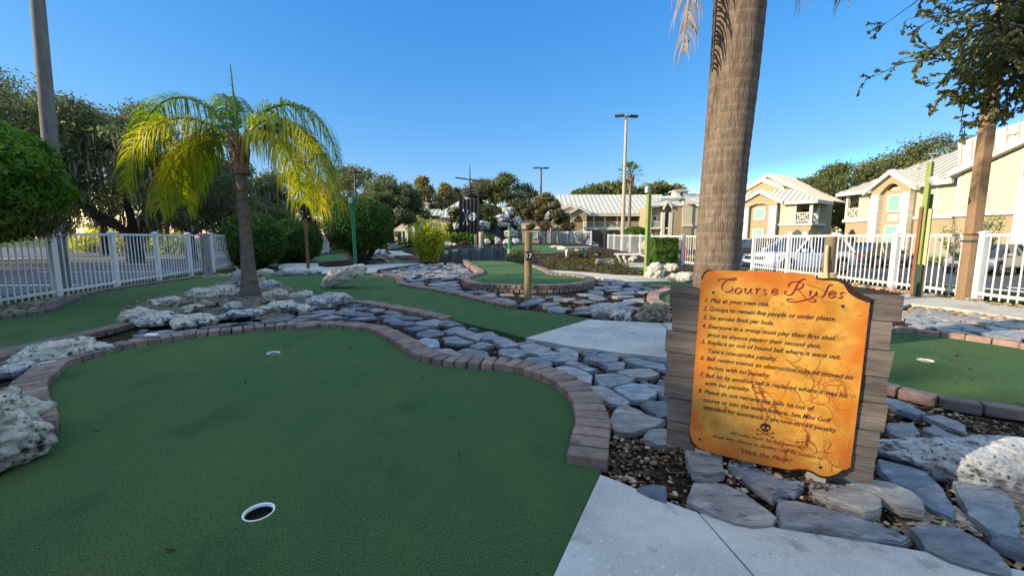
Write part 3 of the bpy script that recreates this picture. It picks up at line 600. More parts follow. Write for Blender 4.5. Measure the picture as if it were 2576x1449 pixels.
HER = [
 ('d4', [(870, 250), (960, 255), (1055, 285), (1065, 360), (990, 375), (910, 360), (880, 300)], 'purplish slate slab standing just below the lower left corner of the sign', .62),
 ('d4', [(1085, 315), (1150, 275), (1220, 270), (1290, 330), (1380, 395), (1470, 405), (1420, 440), (1340, 435), (1305, 470), (1180, 380)], 'long split purplish slate slab right below the rules panel', .72),
 ('d4', [(890, 425), (915, 370), (1000, 360), (1080, 375), (1200, 440), (1335, 535), (1310, 570), (1210, 580), (1060, 540), (940, 490), (885, 460)], 'big grey slate slab with white veins touching the near concrete', .85),
 ('d4', [(1345, 455), (1450, 465), (1600, 500), (1800, 560), (1990, 640), (1960, 660), (1800, 645), (1560, 600), (1360, 580), (1345, 530)], 'long pointed brown grey slate slab along the near concrete', .55),
 ('d4', [(1480, 400), (1600, 400), (1760, 430), (1850, 475), (1840, 530), (1770, 545), (1640, 495), (1520, 450)], 'streaky black and white slate slab below the right end of the sign', .9),
 ('d4', [(1610, 350), (1760, 380), (1900, 400), (2000, 440), (2065, 500), (2060, 540), (1960, 525), (1850, 465), (1720, 410)], 'pale slate slab with a lit edge under the sign planks, lower right', .95),
 ('d4', [(1845, 245), (2000, 280), (2080, 310), (2170, 400), (2230, 490), (2215, 535), (2110, 490), (1980, 410), (1860, 300)], 'long blue slate slab, half in sun, right of the sign foot', .5),
 ('d4', [(2205, 310), (2280, 295), (2390, 340), (2500, 420), (2550, 560), (2540, 635), (2400, 590), (2300, 520), (2240, 400)], 'broad slate slab with a sunlit left face near the lower right picture edge', .8),
 ('d4', [(1990, 200), (2120, 190), (2280, 205), (2400, 230), (2420, 320), (2300, 310), (2150, 270)], 'dark blue slate slab in the shadow below the long white rock', .3),
 ('d4', [(2000, 590), (2080, 570), (2220, 580), (2350, 640), (2450, 720), (2515, 836), (2400, 810), (2200, 750), (2080, 690)], 'large rounded blue slate slab at the bottom right beside the concrete', .45),
 ('d4', [(630, 395), (700, 380), (770, 385), (775, 455), (700, 430)], 'small slate piece at the concrete edge, below left of the sign', .5),
 ('d4', [(1895, 60), (2020, 60), (2055, 120), (2000, 150), (1900, 110)], 'blue slate slab between the sign planks and the long white rock', .5),
 ('d4', [(2430, 270), (2576, 290), (2620, 340), (2480, 330)], 'blue slate slab under the right end of the long white rock', .3),
 ('d4', [(2490, 355), (2600, 345), (2640, 450), (2495, 415)], 'tan sunlit stone slab at the right picture edge', 1.2),
 ('d3', [(1840, 1000), (1860, 930), (1925, 895), (2060, 955), (2170, 990), (2140, 1010), (2060, 1040), (1960, 1060), (1870, 1050)], 'large blue grey slate slab left of the sign beside the brick curve end', .6),
 ('d3', [(2040, 1100), (2070, 1050), (2160, 1040), (2270, 1080), (2240, 1150), (2130, 1140)], 'slate slab partly under the lower left planks of the sign', .7),
 ('d3', [(1700, 785), (1780, 780), (1850, 810), (1955, 880), (1930, 895), (1830, 885), (1760, 855)], 'long blue slate slab against the right bend of the near brick edging', .75),
 ('d3', [(1860, 800), (1950, 765), (2070, 775), (2130, 805), (2110, 840), (2030, 875), (1960, 870)], 'wide pale slate slab left of the middle planks of the sign', 1.0),
 ('d3', [(1505, 670), (1580, 660), (1680, 690), (1730, 720), (1720, 765), (1640, 750), (1560, 710)], 'whitish slate slab touching the bricks at the right bend', 1.0),
 ('d3', [(1745, 715), (1850, 705), (1990, 740), (1950, 765), (1850, 790), (1790, 785)], 'triangular blue slate slab between two wide pale slabs left of the sign', .65),
 ('d3', [(1880, 695), (1960, 680), (2080, 675), (2135, 700), (2080, 725), (1980, 730)], 'flat grey slate slab below the concrete triangle near the sign', .85),
 ('d3', [(1915, 615), (2020, 620), (2170, 650), (2175, 685), (2050, 670), (1960, 645)], 'long blue slate slab under the right part of the concrete triangle', .6),
 ('d3', [(1675, 620), (1780, 590), (1900, 595), (1880, 630), (1790, 645)], 'blue slate slab under the middle of the concrete triangle edge', .6),
 ('d3', [(1790, 650), (1920, 642), (1915, 685), (1830, 690)], 'small slate slab below the middle of the concrete triangle', .7),
 ('d3', [(1390, 600), (1470, 575), (1560, 590), (1640, 625), (1600, 640), (1480, 635)], 'rounded dark slate slab below the left corner of the concrete triangle', .7),
 ('d3', [(1505, 560), (1580, 550), (1640, 580), (1640, 610), (1560, 590)], 'light slate slab tucked against the left edge of the concrete triangle', .95),
 ('d3', [(1300, 640), (1340, 615), (1450, 620), (1485, 660), (1450, 675), (1370, 660)], 'blue slate slab right behind the middle of the brick wave', .45),
 ('d3', [(1560, 648), (1640, 645), (1760, 690), (1700, 700), (1620, 672)], 'slate strip between the brick bend and the concrete triangle', .75),
 ('d3', [(1290, 540), (1380, 530), (1480, 555), (1400, 590), (1330, 580)], 'tan edged slate slab at the left tip of the concrete triangle', .9),
 ('d3', [(905, 575), (960, 555), (1080, 575), (1105, 615), (1000, 625), (930, 600)], 'dark blue slate slab behind the dip of the brick wave', .2),
 ('d3', [(660, 510), (720, 490), (790, 500), (805, 545), (740, 555), (680, 535)], 'round light blue slate slab behind the left slope of the brick wave', .85),
 ('d3', [(820, 495), (900, 485), (1010, 520), (920, 530), (850, 525)], 'blue slate slab just below the edge of the middle green', .5),
 ('d3', [(1160, 572), (1270, 560), (1345, 592), (1260, 620), (1180, 600)], 'slate slab left of the concrete triangle tip, beside the bricks', .6),
 ('d3', [(1125, 512), (1200, 500), (1290, 535), (1200, 552)], 'pale blue slate slab at the low corner of the middle green', .8),
 ('d3', [(985, 540), (1060, 515), (1130, 535), (1040, 560)], 'pale slate slab in the dark mulch below the middle green', .7),
 ('d3', [(770, 565), (870, 560), (945, 600), (860, 600), (810, 590)], 'light slate slab on top of the brick wave slope', .75)]
rs = random.Random(5); SL = []
for c, pts, lab, t in HER:
    P = [gp(c, x, y, .03) for x, y in pts]
    SL.append(P)
    slate(P, rs.uniform(.022, .036) + (.05, .045, 0, 0, .02, .03)[len(SL) - 1] if len(SL) < 7 else rs.uniform(.022, .036), rs.uniform(.02, .03), lab, t, rs, 'slate slabs in the beds', (rs.uniform(-.02, .02), rs.uniform(-.02, .02)), True)
I1p = green1; G2p = green2; G3p = green3
def clip(poly, p, n):
    out = []
    for i in range(len(poly)):
        a, b_ = poly[i], poly[(i + 1) % len(poly)]; da, db = (a - p).dot(n), (b_ - p).dot(n)
        if da <= 0: out.append(a)
        if (da < 0 < db) or (db < 0 < da): out.append(a.lerp(b_, da / (da - db)))
    return out
def fill_bed(bed, dist, label, seed, ok, group, tl, rmax=None, shr=.93, tries=2500, grad=None):
    r = random.Random(seed); pts = []
    xs = [p[0] for p in bed]; ys = [p[1] for p in bed]
    def free(x, y, m):
        if not inpoly(x, y, bed) or not ok(x, y, m): return False
        for P in SL:
            if inpoly(x, y, P) or dpoly(x, y, P) < m: return False
        for fx, fy, fr in FOOT:
            if (x - fx) ** 2 + (y - fy) ** 2 < (fr + m) ** 2: return False
        return True
    for _ in range(tries):
        x, y = r.uniform(min(xs), max(xs)), r.uniform(min(ys), max(ys))
        if not free(x, y, dist * .42): continue
        if any(((x - a.x) / 1.35) ** 2 + (y - a.y) ** 2 < dist * dist for a in pts): continue
        pts.append(Vector((x, y)))
    NEW = []; n = 0; rm = rmax or dist * .95
    for p in pts:
        an = r.uniform(0, 3.14); ca_, sa_ = math.cos(an), math.sin(an); k = r.choice((4, 4, 5, 5, 6)); a0 = r.random() * 6
        poly = []
        for i in range(k):
            x_, y_ = 1.55 * math.cos(a0 + 2 * math.pi * i / k), .95 * math.sin(a0 + 2 * math.pi * i / k); poly.append(p + Vector((x_ * ca_ - y_ * sa_, x_ * sa_ + y_ * ca_)) * rm * r.uniform(.62, 1.12))
        for q in pts:
            if q is not p and (q - p).length < rm * 2.6:
                d = (q - p); poly = clip(poly, p + d * .5 * r.uniform(.92, 1.16), d.normalized())
        # pull corners back out of forbidden ground
        good = []
        for v in poly:
            f = 1.0
            while f > .3 and not free(*(p + (v - p) * f), .015): f -= .12
            good.append(p + (v - p) * f * shr)
        if len(good) < 4: continue
        ar = abs(sum(good[i].x * good[(i + 1) % len(good)].y - good[(i + 1) % len(good)].x * good[i].y for i in range(len(good)))) / 2
        if ar < .008: continue
        tt = r.uniform(*tl); touch = ', against the bricks' if min(d_e(p.x, p.y, E) for E in (I1c, E2, E3c, I3c, I4b)) < .40 else ''
        lab = ('broad' if ar > .075 else 'small' if ar < .035 else 'middling') + (' dark' if tt < .38 else ' pale' if tt > .72 else ' grey') + ' slate slab ' + label(p) + touch
        slate([(v.x, v.y) for v in good], r.uniform(.008, .036), r.uniform(.014, .028), lab, tt, r, group, (r.uniform(-.08, .08), r.uniform(-.06, .06)))
        n += 1; NEW.append(good)
    SL.extend(NEW); return n
def d_e(x, y, E): return dpoly(x, y, E, False)
def okA(x, y, m):
    return not inpoly(x, y, I1p) and d_e(x, y, I1c) > .215 + m * .6 and d_e(x, y, E2) > m and d_e(x, y, FLc) > .2 + m
bedA = [G(u, v) for u, v in [(330, 832), (420, 826), (560, 818), (660, 806), (760, 790), (905, 768), (1000, 790), (1128, 808), (1200, 832), (1322, 858), (1440, 880), (1560, 896), (1700, 908), (1720, 1000), (1700, 1120), (1560, 1110), (1524, 1080), (1480, 960), (1370, 900), (1180, 880), (1060, 860), (960, 812), (780, 806), (600, 820), (480, 842), (330, 870)]]
nA = fill_bed(bedA, .225, lambda p: 'between palm island rocks and near bricks' if p.x < -1.9 else 'in the bed below the black-pitted rock' if p.x < -1.1 else 'behind the hump of the near brick edging' if p.x < -.3 else 'behind the falling brick slope, below the middle green' if p.x < .35 else 'in the bed between near bricks and concrete', 3, okA, 'slate slabs in the near bed', (.05, .7))
okB = lambda x, y, m: d_e(x, y, E3c) > .215 + m * .6 and d_e(x, y, I3c) > .2 + m and not inpoly(x, y, G3p) and not inpoly(x, y, G2p) and (x - .28) ** 2 + (y - 7.3) ** 2 > (.1 + m) ** 2 and d_e(x, y, I6) > .21 + m
bedB = [G(u, v) for u, v in [(945, 690), (1000, 676), (1060, 668), (1130, 661), (1155, 664), (1200, 692), (1165, 712), (1200, 730), (1330, 748), (1440, 745), (1490, 728), (1505, 702), (1560, 706), (1620, 716), (1660, 730), (1660, 752), (1640, 770), (1600, 790), (1490, 793), (1410, 790), (1322, 775), (1200, 752), (1080, 728), (1010, 715), (990, 702)]]
nB = fill_bed(bedB, .29, lambda p: ('at the foot of the yellow-green shrub' if p.y > 12.5 else 'halfway between yellow-green shrub and brick curve' if p.y > 10.2 else 'by the inner bend of the raised green' if p.y > 8.7 else 'left of post 17 between the brick curves') if p.x < .1 else ('at the foot of post 17' if p.x < .8 and p.y < 7.9 else 'below the two-course brick wall right of post 17' if p.x < 1.3 else 'between the raised green and far grass strip' if p.y > 7.8 else 'between post 17 and the coral rocks'), 4, okB, 'slate slabs around post 17', (.0, .75), tries=4000, shr=.83)
okC = lambda x, y, m: d_e(x, y, I4b) > .1 + m
bedC = [G(u, v) for u, v in [(2265, 800), (2300, 775), (2420, 790), (2600, 815), (2750, 840), (2750, 880), (2576, 862), (2400, 838), (2300, 828)]]
nC = fill_bed(bedC, .22, lambda p: 'between the right path and orange bricks, beside the sign' if p.x < 4.6 else 'between the right path and orange bricks, at the picture edge', 6, okC, 'slate slabs by the right path', (.7, 1.25))
okD = lambda x, y, m: d_e(x, y, I4f) > .06 + m and not inpoly(x, y, green4)
bedD = [G(u, v) for u, v in [(1700, 920), (1900, 930), (2200, 1000), (2300, 1030), (2576, 1130), (2640, 1200), (2640, 1440), (2500, 1400), (2200, 1200), (1720, 1130)]]
nD = fill_bed(bedD, .2, lambda p: 'behind the left sign planks' if p.x < 1.35 else 'in the pebble bed right of the sign planks', 8, okD, 'slate pieces around the sign', (.2, .9), rmax=.12)
def shard(p): return 'wedged between bigger slabs near the bricks' if p.x < 0 else 'wedged between bigger slabs near the concrete'
nE = fill_bed(bedA, .10, shard, 12, okA, 'slate slabs in the near bed', (.0, .8), rmax=.075, tries=900)
print('slates', nA, nB, nC, nD, nE)
# ================================================================ pebbles, bark chips, fallen leaves
def scatter(name, zones, n, size, m, seed, shape='peb', dz=0, ok=None, kind='stuff', zf=None, big=None):
    r = random.Random(seed); b = MB(); vs0, fs0 = ico(1)
    zones = [([(p[0], p[1]) for p in Z], wt) for Z, wt in zones]; tot = sum(w for _, w in zones); cnt = 0
    for Z, wt in zones:
        xs = [p[0] for p in Z]; ys = [p[1] for p in Z]; k = 0; want = int(n * wt / tot); tr = 0
        while k < want and tr < want * 12:
            tr += 1; x, y = r.uniform(min(xs), max(xs)), r.uniform(min(ys), max(ys))
            if not inpoly(x, y, Z) or (ok and not ok(x, y)): continue
            k += 1; s = r.uniform(*size) * (1.0 if r.random() < .85 else 1.5); z = (zf(x, y) if zf else hz(x, y) + mound(x, y) + .012) + dz; a = r.random() * 6.28; ca, sa = math.cos(a), math.sin(a)
            if shape == 'peb':
                ex, ey, ez = s * r.uniform(.8, 1.35), s * r.uniform(.65, 1), s * r.uniform(.45, .7)
                b.add([(x + (v.x * ca * ex - v.y * sa * ey), y + (v.x * sa * ex + v.y * ca * ey), z + ez * .5 + v.z * ez) for v in vs0], fs0, r.random())
            else:
                l, w, h = s * r.uniform(1, 2.2), s * r.uniform(.35, .6), s * .12; ti = r.uniform(-.5, .5)
                q = [(-l, -w), (l * .9, -w * .7), (l, w * .8), (-l * .8, w)]
                b.add([(x + i * ca - j * sa, y + i * sa + j * ca, z + .012 + i * ti + h * e) for e in (0, 1) for i, j in q], [(4, 5, 6, 7), (3, 2, 1, 0), (0, 1, 5, 4), (1, 2, 6, 5), (2, 3, 7, 6), (3, 0, 4, 7)], r.random())
    return tag(b.build(name, m, smooth=(shape == 'peb'), fix=False), kind=kind)
def okP(x, y):
    return not inpoly(x, y, I1p) and d_e(x, y, I1c) > .2 and not inpoly(x, y, G2p) and not inpoly(x, y, green4) and not inpoly(x, y, G3p)
nearconc = [G(u, v) for u, v in nearA + nearB + [(3000, 1900), (1250, 1960)]]
bedD2 = [G(u, v) for u, v in [(1520, 1190), (1526, 1090), (1700, 1090), (1700, 920), (2250, 1000), (2700, 1090), (2800, 1470), (2660, 1450), (2200, 1365), (1860, 1310), (1650, 1251)]]
scatter('pebbles', [(bedA, 1.6), (bedB, 2.2), (bedC, 1.4), (bedD2, 4.5)], 6500, (.006, .015), M['pebble'], 21, ok=okP)
scatter('bark_chips', [(bedA, 3.2), (bedB, 4.6), (bedD2, 2.2)], 13000, (.006, .014), M['chip'], 22, 'chip', ok=okP)
scatter('pebbles', [([(p.x, p.y) for p in isl], 1)], 900, (.012, .035), M['pebble'], 27, zf=lambda x, y: .10 * (1 - min(1, (((x - ic.x) / 1.9) ** 2 + ((y - ic.y) / 1.1) ** 2) ** .5) ** 3) - .004)
stripL = [(lfx(y) + dx, y) for y, dx in [(4, -.1), (8, -.1), (13, -.1)]] + [(p.x, p.y) for p in [curbLc[-1]] ] + [(p.x - .2, p.y + .1) for p in curbLc[::-1][2:]]
scatter('pebbles', [([G(u, v)[:2] for u, v in [(-250, 800), (0, 770), (145, 747), (300, 722), (400, 711), (470, 696), (600, 686), (600, 692), (420, 706), (300, 724), (215, 738), (170, 756), (60, 782), (0, 792), (-250, 830)]], 1)], 1500, (.025, .055), M['pebble'], 23)
scatter('pebbles', [([(7.2, 4.5), (8.45, 4.5), (8.45, 14), (8.0, 14), (8.0, 8.5)], 1), ([G(u, v)[:2] for u, v in [(2265, 790), (2300, 770), (2576, 805), (2576, 835), (2300, 800)]], .5)], 2200, (.02, .05), M['pebble'], 24)
scatter('leaf_litter', [([(p.x, p.y) for p in green4], 3), ([(p.x, p.y) for p in green1], 1.2), ([(p.x, p.y) for p in green2], 2)], 120, (.005, .011), M['chip'], 25, 'chip', zf=lambda x, y: -.004)
dry = [G(u, v)[:2] for u, v in [(2190, 1250), (2330, 1240), (2420, 1290), (2500, 1330), (2400, 1330), (2280, 1320)]]
scatter('dry_leaves', [(dry, 1), ([G(u, v)[:2] for u, v in [(2400, 1180), (2576, 1260), (2576, 1420), (2480, 1340)]], 1)], 330, (.014, .026), M['pebble'], 26, 'chip', zf=lambda x, y: -.015)
# ================================================================ fences
def fence(label, pts, hgt=1.24, pitch=.12, pw=.024, zf=None, post=.09, group='white picket fences of the course', wide=None):
    """pts: post positions along the line"""
    t = thing('picket_fence', label, 'fence', (pts[0][0], pts[0][1], 0), 0, group); o = t.location
    zf = zf or (lambda x, y: hz(x, y))
    P = [Vector((p[0], p[1], zf(*p[:2]))) for p in pts]
    for p in P:
        b = MB(); b.box(p + Vector((0, 0, hgt / 2 - .03)), (post, post, hgt + .06)); b.box(p + Vector((0, 0, hgt + .012)), (post + .03, post + .03, .024))
        q = hgt + .024; w = post / 2 + .01
        b.add([p + Vector((x * w, y * w, q)) for x, y in ((-1, -1), (1, -1), (1, 1), (-1, 1))] + [p + Vector((0, 0, q + .035))], [(0, 1, 4), (1, 2, 4), (2, 3, 4), (3, 0, 4)])
        b.build('post', M['white'], t, o)
    for a, c in zip(P, P[1:]):
        d = c - a; L = d.length; u = d / L; rz = math.atan2(u.y, u.x); b = MB()
        n = max(2, int((L - post) / pitch)); st = (L - post) / n
        for k in range(n):
            s = post / 2 + st * (k + .5); q = a + u * s
            b.box(q + Vector((0, 0, hgt / 2 + .0)), (pw, pw * .5, hgt - .10), rz=rz)
        for z in (.14, hgt - .03):
            q = (a + c) / 2 + Vector((0, 0, z)); b.box(q, (L - post + .004, .034, .05), rz=rz)
        b.build('picket_panel', M['white'], t, o)
    return t
fence('white picket fence on the left, in shade along the pebble strip', [(lfx(y), y) for y in (3.1, 4.65, 6.2, 7.75, 9.3, 10.85, 12.4, 13.4)])
fence('white picket fence at the far left, seen beyond the hedge balls', [(lfx(y), y) for y in (13.75, 15.6, 17.4, 19.2, 21, 22.8, 24.6, 26.4, 28.2, 30, 31.8)])
fence('sunlit white picket fence on the right with parked cars behind it', [(8.47, y) for y in (2.0, 3.8, 5.6, 7.47)] + [(8.47, y) for y in (9.15, 10.9, 12.7, 14.55)], 1.22)
fence('sunlit white picket fence in the middle distance, left of the big palm trunk', [(7.15, 15.6), (7.1, 17.3), (7.05, 19.1), (7.0, 20.9), (7.0, 22.7), (6.95, 24.5), (6.95, 26.3), (6.9, 28.1), (6.9, 29.9)], 1.22, pitch=.19)
fence('white picket fence at the far end, below the tan building', [(6.85, 36), (5, 37.8), (3.2, 38), (1.4, 38.2)], 1.25, zf=lambda x, y: .35)
# ================================================================ posts, lamps
def log_post(name, p, h, r, m, label, cat, group=None, n=14, top=.96, parts=(), lean=(0, 0)):
    t = thing(name, label, cat, p, 0, group); b = MB(); k = 9
    pts = [(lean[0] * i / k + .006 * noise.noise((i * .9, p[0], 0)), lean[1] * i / k, h * i / k - (.05 if i == 0 else 0)) for i in range(k + 1)]
    b.tube(pts, [r * (1.04 - (1.04 - top) * i / k) * (1 + .03 * noise.noise((i * 1.3, p[0] * 3, 2))) for i in range(k + 1)], n)
    b.build('post', m, t, auto=50); return t
p17 = gp('c3', 474, 1392)
t = log_post('number_post', p17, 1.2, .066, M['wood_post'], 'round wooden post with a black plate reading 17', 'post')
b = MB(); b.box((0, -.070, .80), (.105, .012, .155)); plate = b.build('number_plate', M['black'], t, bev=.003)
def text(body, size, m, parent, loc, rot=(0, 0, 0), width=None, shear=0, bold=0, name='lettering', ext=.0004, align='LEFT', sp=1):
    c = bpy.data.curves.new(name, 'FONT'); c.body = body; c.size = size; c.shear = shear; c.offset = bold; c.extrude = ext; c.align_x = align; c.space_character = sp
    c.resolution_u = 4; q = bpy.data.objects.new(name, c); COL.objects.link(q)
    me = bpy.data.meshes.new_from_object(q.evaluated_get(bpy.context.evaluated_depsgraph_get())); bpy.data.objects.remove(q); bpy.data.curves.remove(c)
    me.name = name; me.materials.clear(); me.materials.append(m); o = bpy.data.objects.new(name, me); COL.objects.link(o)
    if parent: o.parent = parent
    o.location = loc; o.rotation_euler = rot
    if width:
        xs = [v.co.x for v in me.vertices]; o.scale.x = width / max(max(xs) - min(xs), 1e-5)
    return o
text('17', .115, M['whitepaint'], plate, (0, -.0775, .762), (R(90), 0, 0), align='CENTER')
def square_light(name, p, h, w, m, label, cat, rz=0, n=1):
    t = thing(name, label, cat, p, rz); b = MB(); b.box((0, 0, h / 2 - .03), (w, w, h + .06)); b.build('post', m, t, bev=.006); return t
# dark green post in front of the round topiary
p = gp('c2', 456, 1062)
t = square_light('light_post', p, 2.62, .13, M['greenpost2'], 'dark green post with a small light box, in front of the round topiary', 'light post', .3)
b = MB(); b.box((-.07, -.09, 2.50), (.13, .10, .20)); b.build('light_box', M['metalgrey'], t, bev=.01)
# bright green post between mulch bed and boulder
p = gp('c3', 1585, 1158)
t = thing('light_post', 'lime green sunlit post with a light on its left side, beside the cream boulder', 'light post', p, .35)
b = MB(); b.box((0, 0, 1.28), (.10, .10, 2.62)); b.box((.075, .01, .62), (.05, .07, 1.24)); b.build('post', M['greenpost'], t, bev=.006)
b = MB(); b.box((-.085, -.02, 2.44), (.09, .12, .18)); b.box((-.05, 0, 2.58), (.16, .12, .02)); b.build('light_box', M['metalgrey'], t, bev=.01)
# post of boards at the right fence
p = gp('c4', 1668, 1205); p.x -= .02
t = thing('flood_light_post', 'green and tan board post with a white flood light, at the right fence', 'light post', p, .5)
b = MB(); b.box((0, 0, 1.22), (.12, .07, 2.5)); b.build('post', M['greenpost'], t, bev=.006)
b = MB(); b.box((.03, -.065, .80), (.06, .055, 1.66)); b.build('tan_board', M['tanboard'], t, bev=.004)
b = MB(); b.box((-.078, .03, .86), (.03, .05, 1.62)); b.build('brown_board', M['brownboard'], t, bev=.004)
b = MB(); b.box((.095, -.03, .95), (.05, .06, 1.9)); b.build('green_board', M['greenpost2'], t, bev=.004)
b = MB(); b.box((0, 0, .30), (.17, .12, .64)); b.build('dark_sleeve', mat('sleeve_green', (.015, .035, .022), (.03, .05, .03), .7, 8, 5), t, bev=.01, org=(0, .02, 0))
fl = MB(); fl.box((0, 0, 0), (.22, .10, .15)); fl.box((0, -.055, 0), (.19, .012, .12)); o = fl.build('flood_light', M['whitepaint'], t, bev=.012); o.location = (-.14, -.12, 2.12); o.rotation_euler = (R(-28), 0, R(25))
b = MB(); b.tube([(.05, 0, 2.45), (.05, 0, 2.60)], .012, 8); b.tube([(.05, 0, 2.60), (.05, 0, 2.615)], [.07, .06], 12); b.build('cap', M['metalgrey'], t)
# brown square pole at the right fence, its top is out of the picture
t = thing('light_pole', 'thick brown square concrete pole rising out of the right fence', 'pole', (8.42, 7.62, -.05), R(-8))
b = MB(); q = .088
b.add([(x * q * (1 - .18 * k), y * q * (1 - .18 * k), 9 * k) for k in (0, 1) for x, y in ((-1, -1), (1, -1), (1, 1), (-1, 1))], [(0, 1, 2, 3), (4, 5, 6, 7), (0, 1, 5, 4), (1, 2, 6, 5), (2, 3, 7, 6), (3, 0, 4, 7)])
b.build('pole', M['polebrown'], t, bev=.02)
b = MB(); b.box((0, 0, 1.10), (.20, .20, .035)); b.box((0, 0, 1.22), (.20, .20, .02)); b.build('bracket', M['lamp'], t)
b = MB(); b.box((-.5, 0, 9.05), (1.3, .4, .18)); b.build('lamp_head', M['lamp'], t, bev=.02)
# grey pole on the left behind the hedge tree
d = ray(*px('c1', 290, 930)); t0 = 11.3 / d.y
t = thing('light_pole', 'tall round grey pole at the left, behind the clipped tree', 'pole', (d.x * t0, 11.3, -.3)); t.rotation_euler = (0, .045, 0)
b = MB(); b.tube([(0, 0, -.1), (0, 0, 3), (0, 0, 6), (0, 0, 11)], [.185, .165, .145, .12], 24); b.build('pole', M['poleconc'], t, auto=50)
b = MB(); b.box((0, 0, 11.05), (1.4, .4, .18)); b.build('lamp_head', M['lamp'], t, bev=.02)
def street_lamp(label, c, xb, xt, ytop, Y, r, m, heads, group='parking lot lamps', zb=-.4):
    d = ray(*px(c, xt, ytop)); tt = Y / d.y; top = Vector((d.x * tt, Y, CH + d.z * tt))
    t = thing('street_lamp', label, 'street lamp', (top.x, Y, zb), 0, group); h = top.z - zb
    b = MB(); b.tube([(0, 0, 0), (0, 0, h * .5), (0, 0, h)], [r, r * .8, r * .6], 10); b.build('pole', m, t, auto=50)
    for sx, sy in heads:
        b = MB(); b.box((sx * .48, sy * .2, h - .06), (.62, .36, .12), rz=.25 * sx); b.box((sx * .16, sy * .06, h - .05), (.3, .06, .06)); b.build('lamp_head', M['lamp'], t, bev=.02)
    return t
street_lamp('tallest tan lamp pole with two flat heads, in front of the tan building', 'f', 1563, 1576, 290, 29, .15, M['polewood'], [(-1, -.3), (1, .3)], zb=-.3)
street_lamp('grey lamp pole with two heads, beside the far oak', 'c3', 585, 596, 132, 43, .16, M['poleconc'], [(-1, -.3), (1, .3)], zb=-.3)
street_lamp('dark lamp pole behind the round topiary with one box head', 'c2', 452, 448, 165, 31, .11, M['lamp'], [(-.35, 0), (.35, .4)], zb=-.2)
def far_post(name, c, x, y, h, r, m, label, cat, z=.3, g=None, round_=False, lean=0):
    p = gp(c, x, y, z); t = thing(name, label, cat, p, .4, g); b = MB()
    if round_: b.tube([(0, 0, -.3), (0, 0, h)], [r * 1.04, r], 12)
    else: b.box((0, 0, h / 2 - .15), (2 * r, 2 * r, h + .3))
    b.build('post', m, t, auto=50 if round_ else None); return t
far_post('light_post', 'c3', 612, 852, 3.1, .10, M['greenpost2'], 'green post beside the grey lamp pole, far behind post 17', 'light post', .45)
far_post('light_post', 'c3', 752, 862, 2.0, .06, M['greenpost'], 'slim green post right of the far oak', 'light post', .3)
# brown stake behind the young palm
p = gp('c1', 1636, 1158); t = thing('stake', 'thin brown wooden stake in the path behind the young palm', 'stake', p, .4)
b = MB(); b.box((0, 0, .85), (.10, .05, 1.75)); b.build('board', M['brownboard'], t, bev=.005)
p = gp('c1', 1104, 1195); log_post('fence_post', p, 1.22, .115, M['wood_grey'], 'weathered grey round post at the end of the near left fence', 'post')
t = log_post('rope_post', gp('c4', 905, 1010, 0) + Vector((0, 0, 0)), 1.0, .05, M['wood_post'], 'mossy wooden post behind the sign with a rope tied to it', 'post') if False else None
rp = Vector((5.25, 6.85, 0)); log_post('rope_post', rp, 1.13, .085, M['wood_post'], 'mossy round post standing behind the sign', 'post')
b = MB()
def twist(mb, pts, r, turns, n=70):
    C = resample(cr(pts, 8), .01); L = len(C)
    for s in range(3):
        q = []
        for i, c in enumerate(C):
            a = turns * 2 * math.pi * i / L + s * 2.094; tt = (C[min(i + 1, L - 1)] - C[max(i - 1, 0)]).normalized(); u = tt.orthogonal().normalized(); w = tt.cross(u)
            q.append(c + (u * math.cos(a) + w * math.sin(a)) * r * .55)
        mb.tube(q, r * .62, 6, tint=.5)
twist(b, [rp + Vector(q) for q in [(-.10, -.06, .98), (-.11, -.08, .75), (-.10, -.10, .5), (-.04, -.12, .3), (.08, -.16, .12)]], .026, 10)
for k in range(3): twist(b, [rp + Vector((.10 * math.cos(a), .10 * math.sin(a), .52 - .04 * k)) for a in [i * 6.28 / 10 for i in range(11)]], .022, 7)
tag(b.build('rope', M['rope'], org=rp + Vector((0, 0, .2)), smooth=True), 'thick twisted rope knotted round the mossy post behind the sign', 'rope')
def wrapped_post(c, x, y, z, h, r, label, m):
    p = gp(c, x, y, z); t = log_post('rope_post', p, h, r, m, label, 'post', 'rope wrapped posts near the waterfall')
    b = MB()
    for z0 in (.86, .80, .74, .30, .24):
        b.tube([(math.cos(a) * (r + .012), math.sin(a) * (r + .012), h * z0) for a in [i * 6.2832 / 12 for i in range(13)]], .028, 6, caps=False)
    b.build('rope_wrap', M['rope'], t, smooth=True)
wrapped_post('c3', 301, 1005, 0, 1.62, .09, 'tall dark green post wrapped with rope, right of the log palisade', M['greenpost2'])
wrapped_post('c3', 154, 848, .45, 1.9, .12, 'pale post with a rounded cap in front of the waterfall rocks', M['stump'])
wrapped_post('c3', 401, 858, .45, 1.75, .11, 'pale rope post at the right edge of the waterfall rocks', M['stump'])
wrapped_post('c2', 742, 900, 0, 1.25, .11, 'blue grey post far right of the round topiary', M['palisade'])
